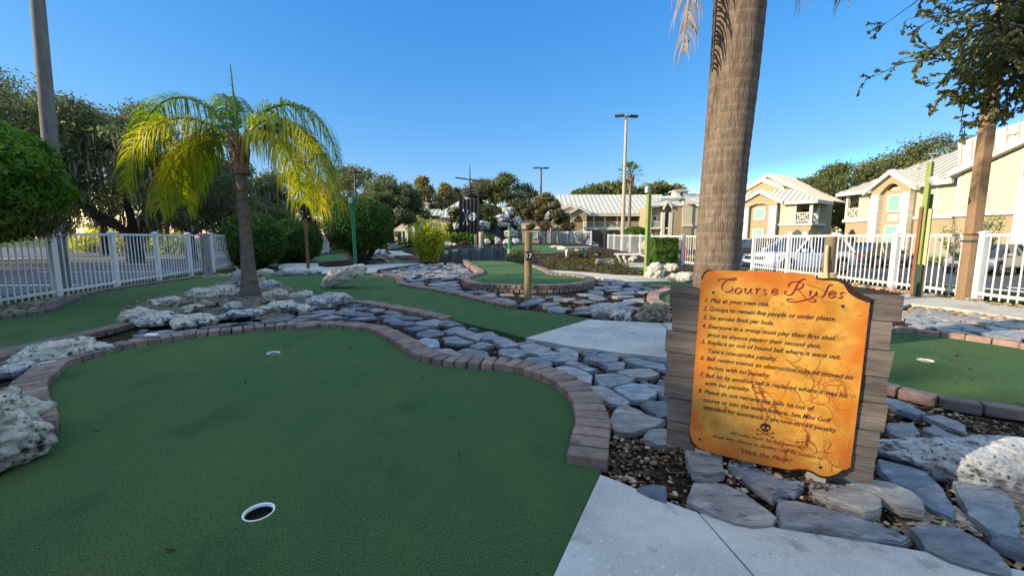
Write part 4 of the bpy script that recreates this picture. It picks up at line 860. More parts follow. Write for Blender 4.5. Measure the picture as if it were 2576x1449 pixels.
# ================================================================ log palisade
t = thing('log_palisade', 'low retaining wall of upright grey logs behind the yellow-green shrub', 'palisade', (-2, 19.4, 0))
r = random.Random(3); x0, x1 = 1240, 1880; ks = 21
hs = [.62, .60, .34, .55, .46, .46, .66, .58, .60, .58, .58, .58, .56, .60, .62, .62, .74, .72, .60, .66, .70]
for i in range(ks):
    x = x0 + 15 + (x1 - x0 - 30) * i / (ks - 1); yb = 1018 - (14 if i > 5 else 0)
    p = gp('c2', x, yb); p.y = 19.45 - .25 * math.sin(i / 20 * 3.1); p.x = ray(*px('c2', x, yb)).x / ray(*px('c2', x, yb)).y * p.y
    h = hs[i] + r.uniform(-.03, .03); q = p - t.location
    b = MB(); b.tube([(q.x, q.y, -.1), (q.x + r.uniform(-.01, .01), q.y, h * .6), (q.x + r.uniform(-.02, .02), q.y, h - .02), (q.x, q.y, h)], [.088, .084, .082, .07], 10, tint=r.random()); b.build('log', M['palisade'], t, auto=50)
def stump(c, x, y, z, h, r0, label, seed):
    p = gp(c, x, y, z); b = MB(); n = 14; rr = random.Random(seed); vs = []; L = 9
    for j in range(L):
        for k in range(n):
            a = 2 * math.pi * k / n; f = 1.25 - .35 * min(1, j / 3) + .22 * noise.noise((math.cos(a) * 1.6, math.sin(a) * 1.6, j * .3 + seed))
            vs.append((r0 * f * math.cos(a), r0 * f * math.sin(a), h * j / (L - 1) * (1 + (.10 * noise.noise((math.cos(a) * 3, math.sin(a) * 3, seed)) if j == L - 1 else 0)) - (.1 if j == 0 else 0)))
    b.add(vs, [(j * n + k, j * n + (k + 1) % n, (j + 1) * n + (k + 1) % n, (j + 1) * n + k) for j in range(L - 1) for k in range(n)] + [[(L - 1) * n + k for k in range(n)]])
    o = b.build('tree_stump', M['stump'], smooth=True); o.location = p; tag(o, label, 'tree stump', 'weathered stumps behind the palisade')
stump('f1', 1975, 1075, .3, .95, .11, 'slim pale weathered stump behind the log palisade', 2)
stump('f1', 2075, 1085, .3, 1.12, .16, 'taller cracked pale stump behind the log palisade', 5)
# ================================================================ benches
p0, p1 = gp('c3', 842, 1006), gp('c3', 1003, 1002)
t = thing('concrete_bench', 'pale concrete bench with two flared legs behind the mulch bed', 'bench', (p0 + p1) / 2); o = t.location; u = (p1 - p0).normalized(); w = Vector((-u.y, u.x, 0))
hb = .58
for p in (p0, p1):
    b = MB()
    prof = [(-.13, 0), (.13, 0), (.13, .30), (.30, hb - .07), (.30, hb), (-.30, hb), (-.30, hb - .07), (-.13, .30)]
    b.prism([p - o + (u * .3 + w * .95).normalized() * a + Vector((0, 0, z)) for a, z in prof], u * -.07, u * .07); b.build('leg', M['bench'], t, bev=.012)
b = MB(); c = (p0 + p1) / 2 - o; b.box(c + Vector((0, 0, hb + .035)), ((p1 - p0).length + .5, .5, .066), rz=math.atan2(u.y, u.x)); b.build('seat', M['bench'], t, bev=.015)
p0, p1 = gp('c3', 1340, 1032), gp('c3', 1398, 1050)
t = thing('concrete_bench', 'small concrete bench with curved legs at the far fence', 'bench', (p0 + p1) / 2); o = t.location; u = (p1 - p0).normalized()
for p in (p0, p1):
    b = MB(); q = p - o; b.tube([q + Vector((.05, 0, 0)), q + Vector((.0, 0, .14)), q + Vector((-.09, 0, .26)), q + Vector((-.10, 0, .36))], [.06, .05, .05, .07], 8); b.build('leg', M['bench'], t, smooth=True)
b = MB(); b.box((.25, .12, .40), (1.15, .42, .07), rz=-.35); b.build('seat', M['bench'], t, bev=.015)
p = gp('e5', 1690, 235); t = thing('concrete_bench', 'white stone bench half hidden behind the round topiary', 'bench', p)
for s in (-1, 1):
    b = MB(); b.prism([(s * .38 + a, 0, z) for a, z in [(-.1, 0), (.1, 0), (.16, .40), (-.16, .40)]], (0, -.18, 0), (0, .18, 0)); b.build('leg', M['bench'], t)
b = MB(); b.box((0, 0, .44), (1.3, .45, .08)); b.build('seat', M['bench'], t, bev=.015)
# small white slip on the bricks
p = gp('d2', 920, 490, .06); b = MB(); b.box((0, 0, .022), (.105, .07, .018)); o = b.build('white_tile', M['whitepaint'], bev=.003); o.location = p; o.rotation_euler = (0, .05, .15); tag(o, 'small white tile lying on the near brick edging, front left', 'tile')
# ================================================================ rules sign
sa = Vector((.8846, -.466, -.017)).normalized(); sb = Vector((-.0284, -.0173, -.9994)); sb = (sb - sa * sb.dot(sa)).normalized(); sn = -(sa.cross(sb)).normalized()
TL = Vector((.887, 1.925, .968)); SB = TL + sa * .31 + sb * .965
sign = thing('rules_sign', 'orange parchment rules sign on weathered planks, in front of the big palm trunk', 'sign', SB)
sign.rotation_euler = Matrix((sa, -sb, sn)).transposed().to_euler()
def S(s, t, d=0): return Vector((s - .31, .965 - t, d))
def e1(x, y, c='e1'):
    q = onplane(c, x, y, TL, sn) - TL; return q.dot(sa), q.dot(sb)
lt = [.0751, .188, .3036, .4137, .5314, .6424, .7587, .886]; rt = [.0608, .167, .2841, .396, .506, .6235, .738, .851]
ls = [-.1345, -.1206, -.1411, -.133, -.1316, -.1145, -.1064]; rsx = [.7258, .699, .7168, .707, .720, .7048, .701]
rr = random.Random(9)
for i in range(7):
    b = MB(); N = 18; g = .0025
    top = [(ls[i] + (rsx[i] - ls[i]) * k / N, lt[i] + (rt[i] - lt[i]) * k / N + g + .0012 * noise.noise((k * .8, i, 0))) for k in range(N + 1)]
    bot = [(ls[i] + .006 * (i % 2) + (rsx[i] - .004 * (i % 3) - ls[i]) * k / N, lt[i + 1] + (rt[i + 1] - lt[i + 1]) * k / N - g + .0015 * noise.noise((k * .8, i, 5))) for k in range(N, -1, -1)]
    tz = rr.uniform(0, .006)
    if i == 0: top[3] = (top[3][0], top[3][1] + .018); top[2] = (top[2][0], top[2][1] + .004)
    b.prism([S(s, t_, -.026 - tz) for s, t_ in top + bot], (0, 0, -.012), (0, 0, .012), tint=rr.random()); b.build('plank', M['plank'], sign, bev=.0025)
for s0, s1 in ((.03, .10), (.478, .548)):
    b = MB(); b.box(S((s0 + s1) / 2, .60, -.065), (s1 - s0, .80, .045)); b.build('post', M['wood_grey'], sign, bev=.003)
    b = MB(); b.box(S((s0 + s1) / 2, .90, -.029), (s1 - s0, .12, .03)); b.build('foot_batten', M['plank_end'], sign, bev=.003)
out = [(-.0011, .0349), (.0035, .022), (.0078, .0111), (.0165, .003), (.0244, -.0013), (.10, -.003), (.1844, -.0046), (.30, -.006), (.4228, -.0065), (.4324, .0068), (.4608, .0099), (.4882, .0069), (.515, .0085), (.5377, .0153), (.552, .027), (.5613, .0406), (.5743, .0565), (.595, .068), (.6195, .0776), (.6195, .0899), (.621, .40), (.6199, .8038), (.606, .815), (.5991, .8272), (.583, .845), (.5625, .8565), (.5431, .8625), (.5231, .8646), (.498, .855), (.475, .8486), (.440, .856), (.4103, .8674), (.33, .8685), (.2512, .8695), (.14, .867), (.0422, .8649), (.022, .853), (.0074, .8404), (.0006, .817), (-.001, .5)]
mp_ = mat('parchment', (.35, .15, .016), (.51, .30, .055), .42, 9, 10, .4, 60, spec=.4, bdist=.002, patch=[((.52, .16, .008), 3.4, .50, .72), ((.30, .12, .014), 26, .57, .70), ((.30, .10, .012), 8, .56, .72)])
mp_.node_tree.nodes['Principled BSDF'].inputs['Coat Weight'].default_value = .15
# printed scorching: darker orange towards the edges of the sheet
nt = mp_.node_tree; pb = nt.nodes['Principled BSDF']; lk = pb.inputs['Base Color'].links[0]; src = lk.from_socket
tcn = nt.nodes.new('ShaderNodeTexCoord'); sx = nt.nodes.new('ShaderNodeSeparateXYZ'); nt.links.new(tcn.outputs['Object'], sx.inputs[0])
def mth(op, a, b_=None):
    n = nt.nodes.new('ShaderNodeMath'); n.operation = op
    for i, q in enumerate((a, b_)):
        if q is None: continue
        if isinstance(q, (int, float)): n.inputs[i].default_value = q
        else: nt.links.new(q, n.inputs[i])
    return n.outputs[0]
ex = mth('ABSOLUTE', mth('DIVIDE', sx.outputs[0], .31)); ey = mth('ABSOLUTE', mth('DIVIDE', mth('SUBTRACT', sx.outputs[1], .53), .435))
nzt = nt.nodes.new('ShaderNodeTexNoise'); nzt.inputs['Scale'].default_value = 7; nzt.inputs['Detail'].default_value = 6; nt.links.new(tcn.outputs['Object'], nzt.inputs['Vector'])
edge = mth('ADD', mth('MAXIMUM', ex, ey), mth('MULTIPLY', mth('SUBTRACT', nzt.outputs['Fac'], .5), 1.1))
mr = nt.nodes.new('ShaderNodeMapRange'); mr.inputs['From Min'].default_value = .72; mr.inputs['From Max'].default_value = 1.15; mr.clamp = True; nt.links.new(edge, mr.inputs['Value'])
mx = nt.nodes.new('ShaderNodeMix'); mx.data_type = 'RGBA'; mx.inputs[7].default_value = rgb(.42, .10, .005); nt.links.new(mr.outputs[0], mx.inputs[0]); nt.links.new(src, mx.inputs[6]); nt.links.new(mx.outputs[2], pb.inputs['Base Color'])
b = MB(); b.prism([S(s, t_, 0) for s, t_ in out], (0, 0, -.008), (0, 0, 0)); panel = b.build('rules_panel', mp_, sign)
ink, inkred, char = M['black'], mat('red_ink', (.13, .008, .010), (.16, .012, .012), .5, 30, 3), mat('charred', (.010, .007, .006), (.03, .014, .008), .8, 60, 5)
brown = mat('brown_ink', (.26, .085, .012), (.36, .13, .02), .6, 14, 5)
def flatpoly(pts, d0, d1, name, m, par, holes=()):
    L = [[Vector((*S(s, t_, 0)[:2], 0)) for s, t_ in pts]] + [[Vector((*S(s, t_, 0)[:2], 0)) for s, t_ in h] for h in holes]
    tri = tessellate_polygon(L); fl_ = [q for l in L for q in l]; n = len(fl_); b = MB()
    fs = [tuple(t_) for t_ in tri]
    b.add([(q.x, q.y, d1) for q in fl_], fs); return b.build(name, m, par, fix=True)
def band(outer, inner, m='charred'):
    flatpoly(outer + inner[::-1], 0, .0009, 'burnt_edge', char, panel)
band([(.4228, -.0065), (.4324, .0068), (.4608, .0099), (.4882, .0069), (.515, .0085), (.5377, .0153), (.552, .027), (.5613, .0406), (.5743, .0565), (.595, .068), (.6195, .0776), (.6190, .0955)],
     [(.4240, -.0055), (.437, .0145), (.462, .0185), (.490, .0165), (.512, .020), (.529, .030), (.538, .046), (.548, .062), (.566, .0775), (.590, .089), (.6120, .0975)])
band([(-.0011, .0349), (.0035, .022), (.0078, .0111), (.0165, .003), (.0244, -.0013), (.05, -.002)], [(.003, .045), (.0085, .026), (.0135, .0165), (.021, .009), (.029, .0045), (.05, .0)])
band([(.075, .8655), (.0422, .8649), (.022, .853), (.0074, .8404), (.0006, .817), (-.001, .79)], [(.075, .8625), (.046, .858), (.031, .846), (.0165, .833), (.0055, .812), (.0015, .79)])
band([(.6199, .79), (.6199, .8038), (.606, .815), (.5991, .8272), (.583, .845), (.5625, .8565), (.5431, .8625), (.5231, .8646), (.498, .855), (.475, .8486), (.440, .856), (.4103, .8674), (.33, .8685)],
     [(.616, .79), (.612, .801), (.594, .810), (.585, .822), (.572, .836), (.556, .847), (.540, .8535), (.5231, .8555), (.500, .846), (.475, .8405), (.440, .849), (.4103, .862), (.33, .8665)])
for s0, t0 in ((.0545, .102), (.5347, .1202), (.0458, .8123), (.5209, .8188)):
    flatpoly([(s0 + .0062 * math.cos(a * .5236), t0 + .0062 * math.sin(a * .5236)) for a in range(12)], 0, .0014, 'bolt', ink, panel)
RULES = [("1. Play at your own risk.", .0174, .1486, .2748, .1440), ("2. Groups to remain five people or under please.", .0167, .1893, .5171, .1815), ("3. Six stroke limit per hole.", .0182, .230, .301, .2245), ("4. Everyone in a group must play their first shot", .0168, .272, .5215, .262),
 ("prior to anyone playing their second shot.", .0429, .3107, .4774, .302), ("5. Replace an out of bound ball where it went out.", .0192, .3471, .5462, .338), ("Take a one-stroke penalty.", .0482, .3868, .3216, .3825), ("6. Ball resting against an obstruction may be moved six", .0204, .4253, .5966, .4160),
 ("inches with no penalty.", .0524, .4659, .306, .4600), ("7. Ball hit by another ball is replaced where it was hit", .0224, .5056, .5831, .4945), ("with no penalty.", .0472, .5432, .2322, .5380), ("8. Please do not retrieve any balls hit out of", .0228, .5844, .4763, .5755),
 ("course or into the water feature. See Mini Golf", .0472, .6244, .5381, .6120), ("attendant for assistance. Take one-stroke penalty.", .0483, .6609, .5612, .6510)]
inkd = mat('dark_ink', (.028, .008, .008), None, .6)
for s_, a0, b0, a1, b1 in RULES:
    text(s_, .0285, inkd, panel, S(a0, b0 - .001, .0011), (0, 0, -math.atan2(b1 - b0, a1 - a0) * .6), a1 - a0, .28, .00045, 'rule_text', .0001)
for s_, a0, b0, a1, b1, sz in (("All rules must be followed as", .1689, .7560, .4524, .7540, .024), ("those who choose to disobey may be subject to", .0982, .7890, .522, .7815, .023), ("'Walk the Plank!'", .2122, .8350, .4191, .8230, .030)):
    text(s_, sz, inkred, panel, S(a0, b0, .0011), (0, 0, -math.atan2(b1 - b0, a1 - a0) * .6), a1 - a0, .4, .0002, 'rule_text', .0001)
def pen(strokes, wmax, wmin, nib, name, m, par, lift=.0012, crop='e1', ends=.55):
    """calligraphic strokes: the nib is broad across one direction"""
    b = MB()
    for st in strokes:
        C = cr([Vector((*e1(x, y, crop), 0)) for x, y in st], 7); vs = []
        for i, c in enumerate(C):
            d = (C[min(i + 1, len(C) - 1)] - C[max(i - 1, 0)]).normalized(); f = abs(math.sin(math.atan2(d.y, d.x) - nib)); w = (wmin + (wmax - wmin) * f) / 2
            if i == 0 or i == len(C) - 1: w *= ends
            n = Vector((-d.y, d.x, 0)); vs += [S(*(c + n * w)[:2], lift), S(*(c - n * w)[:2], lift)]
        b.add(vs, [(2 * i, 2 * i + 1, 2 * i + 3, 2 * i + 2) for i in range(len(C) - 1)])
    return b.build(name, m, par)
TIT = [[(400, 205), (430, 182), (500, 180), (570, 196), (630, 192), (652, 174), (620, 168), (560, 180), (515, 200), (470, 245), (452, 300), (475, 342), (530, 360), (588, 340), (606, 303), (578, 290)],
 [(690, 300), (645, 328), (638, 368), (685, 382), (722, 350), (716, 312), (685, 300)], [(765, 322), (790, 312), (775, 358), (800, 382), (842, 352), (862, 310), (850, 362), (884, 380)], [(915, 328), (948, 318), (932, 392)], [(942, 345), (980, 315), (1003, 326)],
 [(1090, 335), (1062, 325), (1040, 346), (1072, 370), (1058, 396), (1022, 390)], [(1160, 368), (1222, 350), (1226, 324), (1186, 324), (1148, 362), (1166, 397), (1212, 391), (1238, 374)],
 [(1622, 178), (1565, 192), (1515, 245), (1472, 330), (1440, 380), (1392, 404), (1338, 392), (1332, 362), (1362, 352)], [(1400, 300), (1382, 262), (1432, 226), (1525, 214), (1586, 240), (1582, 282), (1532, 320), (1492, 326)],
 [(1500, 322), (1540, 350), (1592, 412), (1642, 466), (1702, 496), (1756, 490), (1758, 462), (1702, 450), (1602, 476), (1482, 500), (1382, 494), (1364, 470), (1410, 456), (1480, 475)],
 [(1668, 362), (1702, 350), (1680, 405), (1712, 430), (1762, 395), (1782, 358), (1770, 412), (1804, 430)], [(2004, 258), (1950, 272), (1910, 342), (1872, 420), (1828, 430)],
 [(1950, 396), (2022, 386), (2042, 360), (1990, 354), (1945, 396), (1962, 440), (2016, 432), (2044, 410)], [(2192, 385), (2150, 366), (2110, 390), (2134, 420), (2108, 446), (2058, 436)]]
pen(TIT, .0066, .0018, R(38), 'title_lettering', inkred, panel)
pen([[(1620, 238), (1750, 285), (1880, 325)], [(1640, 250), (1790, 312), (1960, 362)]], .0022, .001, 0, 'title_lettering', inkred, panel)
# skull and crossed bones of the sign
def skull_parts(cx, cy, s, P):
    oc = [(cx + s * .95 * math.cos(a), cy - s * .05 + s * .85 * math.sin(a)) for a in [math.pi * (1 - k / 12) * 1.0 + 0 for k in range(13)]]
    head = [(cx - s * .62, cy + s * .55), (cx - s * .92, cy + s * .3)] + [(cx - s * .98 * math.cos(k * math.pi / 12), cy - s * .9 * math.sin(k * math.pi / 12)) for k in range(13)] + [(cx + s * .92, cy + s * .3), (cx + s * .62, cy + s * .55), (cx + s * .55, cy + s * .98), (cx + s * .18, cy + s * 1.02), (cx - s * .18, cy + s * 1.02), (cx - s * .55, cy + s * .98)]
    eyes = [[(cx + e * s * .42 + s * .27 * math.cos(k * .7854), cy + s * .12 + s * .25 * math.sin(k * .7854)) for k in range(8)] for e in (-1, 1)] + [[(cx, cy + s * .36), (cx + s * .12, cy + s * .62), (cx - s * .12, cy + s * .62)]]
    return head, eyes
def bone(x0, y0, x1, y1, w):
    d = Vector((x1 - x0, y1 - y0)); L = d.length; d /= L; n = Vector((-d.y, d.x)); k = []
    prof = [(0, .5), (-.9, 1.1), (-.4, 1.9), (.9, 1.6), (1.6, .55)]
    a = [Vector((x0, y0)) + d * p * w + n * q * w for p, q in prof]; e = [Vector((x1, y1)) - d * p * w + n * q * w for p, q in prof[::-1]]
    f = [Vector((x1, y1)) - d * p * w - n * q * w for p, q in prof]; g = [Vector((x0, y0)) + d * p * w - n * q * w for p, q in prof[::-1]]
    return [(q.x, q.y) for q in a + e + f + g]
h_, ey_ = skull_parts(.308, .690, .021, None); flatpoly(h_, 0, .0013, 'skull_print', inkd, panel, ey_)
for q in (bone(.277, .709, .341, .731, .0028), bone(.341, .709, .277, .731, .0028)): flatpoly(q, 0, .0012, 'skull_print', inkd, panel)
# brown chart lines: branching rivers and coast
b = MB(); rr = random.Random(12)
def river(p, a, L, w, dep):
    pts = [p]; n = max(3, int(L / .012))
    for _ in range(n):
        a += rr.uniform(-.55, .55); p = (p[0] + .012 * math.cos(a), p[1] + .012 * math.sin(a)); pts.append(p)
        if dep and rr.random() < .30: river(p, a + rr.choice((-1, 1)) * rr.uniform(.5, 1.2), L * .45, w * .6, dep - 1)
    vs = []
    for i, q in enumerate(pts):
        d = Vector(pts[min(i + 1, len(pts) - 1)]) - Vector(pts[max(i - 1, 0)]); d.normalize(); ww = w * 1.55 * (1 - .6 * i / len(pts)) * rr.uniform(.6, 1.3)
        for sg in (1, -1):
            s0, t0 = q[0] - d.y * ww * sg, q[1] + d.x * ww * sg; vs.append(S(min(.612, max(.01, s0)), min(.838, max(.3, t0)), .0006))
    b.add(vs, [(2 * i, 2 * i + 1, 2 * i + 3, 2 * i + 2) for i in range(len(pts) - 1)])
for p_, a_, L_, w_ in [((.36, .37), .6, .26, .0028), ((.22, .44), 1.1, .22, .004), ((.27, .50), .9, .2, .003), ((.40, .50), .2, .2, .0022), ((.33, .58), .9, .2, .0035), ((.45, .66), 1.3, .18, .0045), ((.50, .75), .4, .14, .002), ((.53, .71), 1.6, .12, .002), ((.44, .42), .1, .16, .003), ((.47, .39), 1.5, .14, .0025), ((.55, .78), 1.2, .08, .002), ((.38, .46), 1.9, .12, .002), ((.46, .54), .3, .15, .0022), ((.50, .46), .9, .12, .002)]: river(p_, a_, L_, w_, 2)
b.build('chart_print', brown, panel)
# ================================================================ mast and flag at the waterfall
FYY = 33.5
def mp(x, y, c='c2'): return AY(c, x, y, FYY)
base = Vector((mp(1534, 420).x, FYY + .25, .4)); t = thing('ship_mast', 'tall dark ship mast with a crow\'s nest and cross yards above the waterfall', 'mast', base)
top = mp(1535, 95).z - .4; b = MB(); b.tube([(0, 0, 0), (0, 0, top * .72), (0, 0, top)], [.11, .085, .02], 10); b.build('pole', M['lamp'], t, auto=50)
b = MB()
z1 = mp(1530, 240).z - .4; b.tube([(-1.15, -.1, z1 + .12), (1.15, .1, z1 - .16)], .055, 8)
z2 = mp(1530, 403).z - .4; b.tube([(-1.35, -.12, z2), (1.45, -.12, z2 + .05)], .035, 8); b.build('yard', M['lamp'], t, auto=50)
zt, zb = mp(1535, 335).z - .4, mp(1535, 390).z - .4; b = MB()
for z, r_ in ((zt, .62), (zb, .42), ((zt + zb) / 2, .52)): b.tube([(r_ * math.cos(a), r_ * math.sin(a), z) for a in [i * 6.2832 / 16 for i in range(17)]], .045, 6, caps=False)
for k in range(8):
    a = k * .7854; b.tube([(.42 * math.cos(a), .42 * math.sin(a), zb), (.62 * math.cos(a), .62 * math.sin(a), zt)], .035, 5)
b.tube([(0, 0, zb - .02), (0, 0, zb + .02)], .42, 16); b.build('crows_nest', M['lamp'], t, auto=40)
f0, f1 = mp(1433, 418), mp(1625, 412); f2, f3 = mp(1628, 742), mp(1437, 742); NU, NV = 46, 30
def fold(u, v): return .10 * math.sin(u * 34 + 1.3 * math.sin(v * 2)) * (.35 + .65 * v) + .05 * math.sin(u * 61 + v) * v
def FP(u, v, d=0):
    p = f0.lerp(f1, u).lerp(f3.lerp(f2, u), v); sag = .16 * math.sin(u * math.pi) * (1 - v)
    return Vector((p.x, FYY - .1 - fold(u, v) - d, p.z - sag))
b = MB(); b.add([FP(i / NU, j / NV) for j in range(NV + 1) for i in range(NU + 1)], [(j * (NU + 1) + i, j * (NU + 1) + i + 1, (j + 1) * (NU + 1) + i + 1, (j + 1) * (NU + 1) + i) for j in range(NV) for i in range(NU)])
flag = b.build('pirate_flag', M['flag'], org=FP(.5, .5), smooth=True, fix=False); tag(flag, 'black hanging flag with a white skull lying beside crossed bones', 'flag')
def flagprint(poly, holes=()):
    # fine cells follow the folds of the cloth
    b = MB(); n = 110; m_ = 110; us = [q[0] for q in poly]; vs_ = [q[1] for q in poly]
    u0, u1, v0, v1 = min(us), max(us), min(vs_), max(vs_); st = .012
    k = int((u1 - u0) / st) + 1; l = int((v1 - v0) / (st * .7)) + 1
    for i in range(k):
        for j in range(l):
            a, c = u0 + i * st, v0 + j * st * .7
            if inpoly(a + st / 2, c + st * .35, poly) and not any(inpoly(a + st / 2, c + st * .35, h) for h in holes):
                b.add([FP(a, c, .012), FP(a + st, c, .012), FP(a + st, c + st * .7, .012), FP(a, c + st * .7, .012)], [(0, 1, 2, 3)])
    return b
hd, ey = skull_parts(0, 0, 1, None)
rot = lambda P: [(.655 - q[1] * .22, .53 + q[0] * .125) for q in P]
b = flagprint(rot(hd), [rot(h) for h in ey]); b2 = flagprint([(u, v) for u, v in bone(.21, .33, .42, .76, .022)]); b3 = flagprint([(u, v) for u, v in bone(.44, .34, .20, .76, .022)])
for x in (b2, b3): b.add(x.v, x.f)
b.build('skull_print', M['flagwhite'], flag, FP(.5, .5), fix=False)
# ================================================================ foliage helpers
def leaves(b, cents, n, size, r, shape=2.0, up=.35, spread=.8, tl=(0, 1), rag=1.0):
    """cents: (centre, (rx, ry, rz)) clumps; each clump gets its share of small leaf faces"""
    tot = sum(c[1][0] * c[1][1] + c[1][0] * c[1][2] for c in cents)
    for c, rad in cents:
        k = max(3, int(n * (rad[0] * rad[1] + rad[0] * rad[2]) / tot)); base = r.uniform(*tl)
        for _ in range(k):
            while True:
                d = Vector((r.uniform(-1, 1), r.uniform(-1, 1), r.uniform(-1, 1)))
                if .05 < d.length < 1: break
            d = d.normalized() * d.length ** spread * (1 + rag * .22 * r.gauss(0, 1))
            p = Vector((c[0] + d.x * rad[0], c[1] + d.y * rad[1], c[2] + d.z * rad[2]))
            nn = (d.normalized() + Vector((r.gauss(0, .7), r.gauss(0, .7), r.gauss(0, .7) + up))).normalized()
            u = nn.orthogonal().normalized(); a = r.random() * 6.28; w = nn.cross(u); x = u * math.cos(a) + w * math.sin(a); y = nn.cross(x)
            s = size * r.uniform(.6, 1.3); l, q = s * .5 * shape, s * .5
            t = max(0, min(1, base * .55 + r.random() * .45))
            b.add([p - x * l, p + y * q * .8 - x * l * .1, p + x * l, p - y * q * .8 - x * l * .1], [(0, 1, 2, 3)], t)
def limb(b, p0, p1, r0, r1, r, sag=.15, n=6, sides=7):
    p0, p1 = Vector(p0), Vector(p1); L = (p1 - p0).length; off = Vector((r.uniform(-1, 1), r.uniform(-1, 1), r.uniform(.0, 1))) * L * sag; pts = []
    for i in range(n + 1):
        t = i / n; pts.append(p0.lerp(p1, t) + off * math.sin(t * math.pi) + Vector((r.uniform(-1, 1), r.uniform(-1, 1), r.uniform(-1, 1))) * L * .02 * (1 if 0 < i < n else 0))
    b.tube(pts, [r0 + (r1 - r0) * i / n for i in range(n + 1)], sides); return pts
def oak(name, label, base, H, spread, fork, tr, seed, n, leaf, m, low=.30, nc=30, moss=0, group=None, cat='tree', lean=(0, 0), trunk=True, flat=1.0, extra=None):
    r = random.Random(seed); t = thing(name, label, cat, base, 0, group); C = []
    f = Vector((lean[0], lean[1], fork)); cz0 = H * low
    tb = MB()
    pts = [(0, 0, -.15), (lean[0] * .3, lean[1] * .3, fork * .5), tuple(f)]; tb.tube(pts, [tr * 1.35, tr, tr * .85], 10)
    mains = []
    for k in range(6):
        a = k * 1.047 + r.uniform(-.3, .3); e = Vector((math.cos(a) * spread * .3, math.sin(a) * spread * .3 * flat, cz0 + (H - cz0) * r.uniform(.25, .55)))
        mains.append(limb(tb, f, e, tr * .6, tr * .22, r, .12))
    for k in range(nc):
        a = r.random() * 6.283; el = r.uniform(-.25, 1); rr = (1 - max(0, el) ** 2.2) ** .5 * r.uniform(.5, 1.12)
        c = Vector((math.cos(a) * spread * .5 * rr, math.sin(a) * spread * .5 * rr * flat, cz0 + (H - cz0) * (.28 + .68 * el)))
        s = spread * r.uniform(.06, .125) * (1 if nc < 45 else .85); C.append((c, (s * 1.25, s * 1.25, s * .85)))
        mn = min(mains, key=lambda M_: min((c - q).length for q in M_)); q = min(mn[2:], key=lambda q: (c - q).length)
        limb(tb, q, c, tr * .17, tr * .05, r, .15, 4, 5)
    for e in (extra or []): C.append((Vector(e[:3]), (e[3], e[3], e[3] * .7)))
    tb.build('trunk', M['bark'], t, auto=60)
    cb = MB(); leaves(cb, C, n, leaf, r); cb.build('crown', M[m], t, fix=False)
    if moss:
        mb = MB()
        for _ in range(moss):
            c, s = r.choice(C); p = c + Vector((r.uniform(-1, 1) * s[0], r.uniform(-1, 1) * s[1], -s[2] * r.uniform(.2, .8))); l = r.uniform(.3, 1.1); w = r.uniform(.02, .06); a = r.random() * 3.1; dx, dy = math.cos(a) * w, math.sin(a) * w
            mb.add([p + Vector((-dx, -dy, 0)), p + Vector((dx, dy, 0)), p + Vector((dx * .8 + .04, dy * .8, -l * .6)), p + Vector((.03, 0, -l)), p + Vector((-dx * .8, -dy * .8, -l * .5))], [(0, 1, 2, 3, 4)], r.random())
        mb.build('hanging_moss', M['moss'], t, fix=False)
    return t
def at(u, Y, z=-.3):
    d = ray(u, 597); return Vector((d.x / d.y * Y, Y, z))
def zat(v, Y):
    d = ray(1288, v); return CH + d.z / d.y * Y
# ---- left oaks beyond the lot
LG = 'oaks beyond the left parking lot'
oak('oak_tree', 'tallest dark oak at the left picture edge behind the grey pole', at(-60, 22), zat(165, 22) + .3, 11.5, 3.0, .34, 31, 30000, .105, 'oakdark', .22, 70, 900, LG)
oak('oak_tree', 'dark mossy oak with spreading dark limbs, left of the young palm', at(335, 23.5), zat(262, 23.5) + .3, 9.6, 1.5, .36, 32, 30000, .105, 'oakdark', .22, 70, 900, LG)
oak('oak_tree', 'grey green oak top seen just behind the left fronds of the young palm', at(262, 34), zat(285, 34) + .3, 10, 2.2, .34, 33, 17000, .14, 'oakbrown', .3, 50, 300, LG)
oak('oak_tree', 'shaded oak directly behind the young palm fronds', at(478, 27), zat(395, 27) + .3, 8, 1.5, .26, 34, 20000, .12, 'oakdark', .22, 50, 500, LG)
oak('oak_tree', 'dark oak behind the trunk of the young palm', at(610, 33), zat(420, 33) + .3, 9, 1.6, .26, 35, 17000, .14, 'oakdark', .22, 46, 300, LG)
oak('oak_tree', 'small dark oak between the young palm and the round topiary', at(735, 36), zat(440, 36) + .3, 7.5, 1.4, .25, 36, 14000, .14, 'oak', .22, 40, 0, LG)
def hedge_row(name, label, cents, n, leaf, m, seed, base, cat='hedge', up=.3):
    r = random.Random(seed); b = MB(); leaves(b, cents, n, leaf, r, up=up); o = b.build(name, M[m], org=base, fix=False); return tag(o, label, cat)
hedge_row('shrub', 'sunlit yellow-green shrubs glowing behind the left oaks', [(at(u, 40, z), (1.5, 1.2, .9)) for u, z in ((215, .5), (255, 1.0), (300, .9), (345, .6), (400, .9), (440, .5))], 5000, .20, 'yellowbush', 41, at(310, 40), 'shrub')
hedge_row('hedge', 'long dark clipped hedge behind the left parking lot', [(Vector((-46 + 3.0 * k, 44, .2)), (2.2, .9, .95)) for k in range(13)], 7000, .24, 'oakdark', 42, Vector((-28, 44, -.3)))
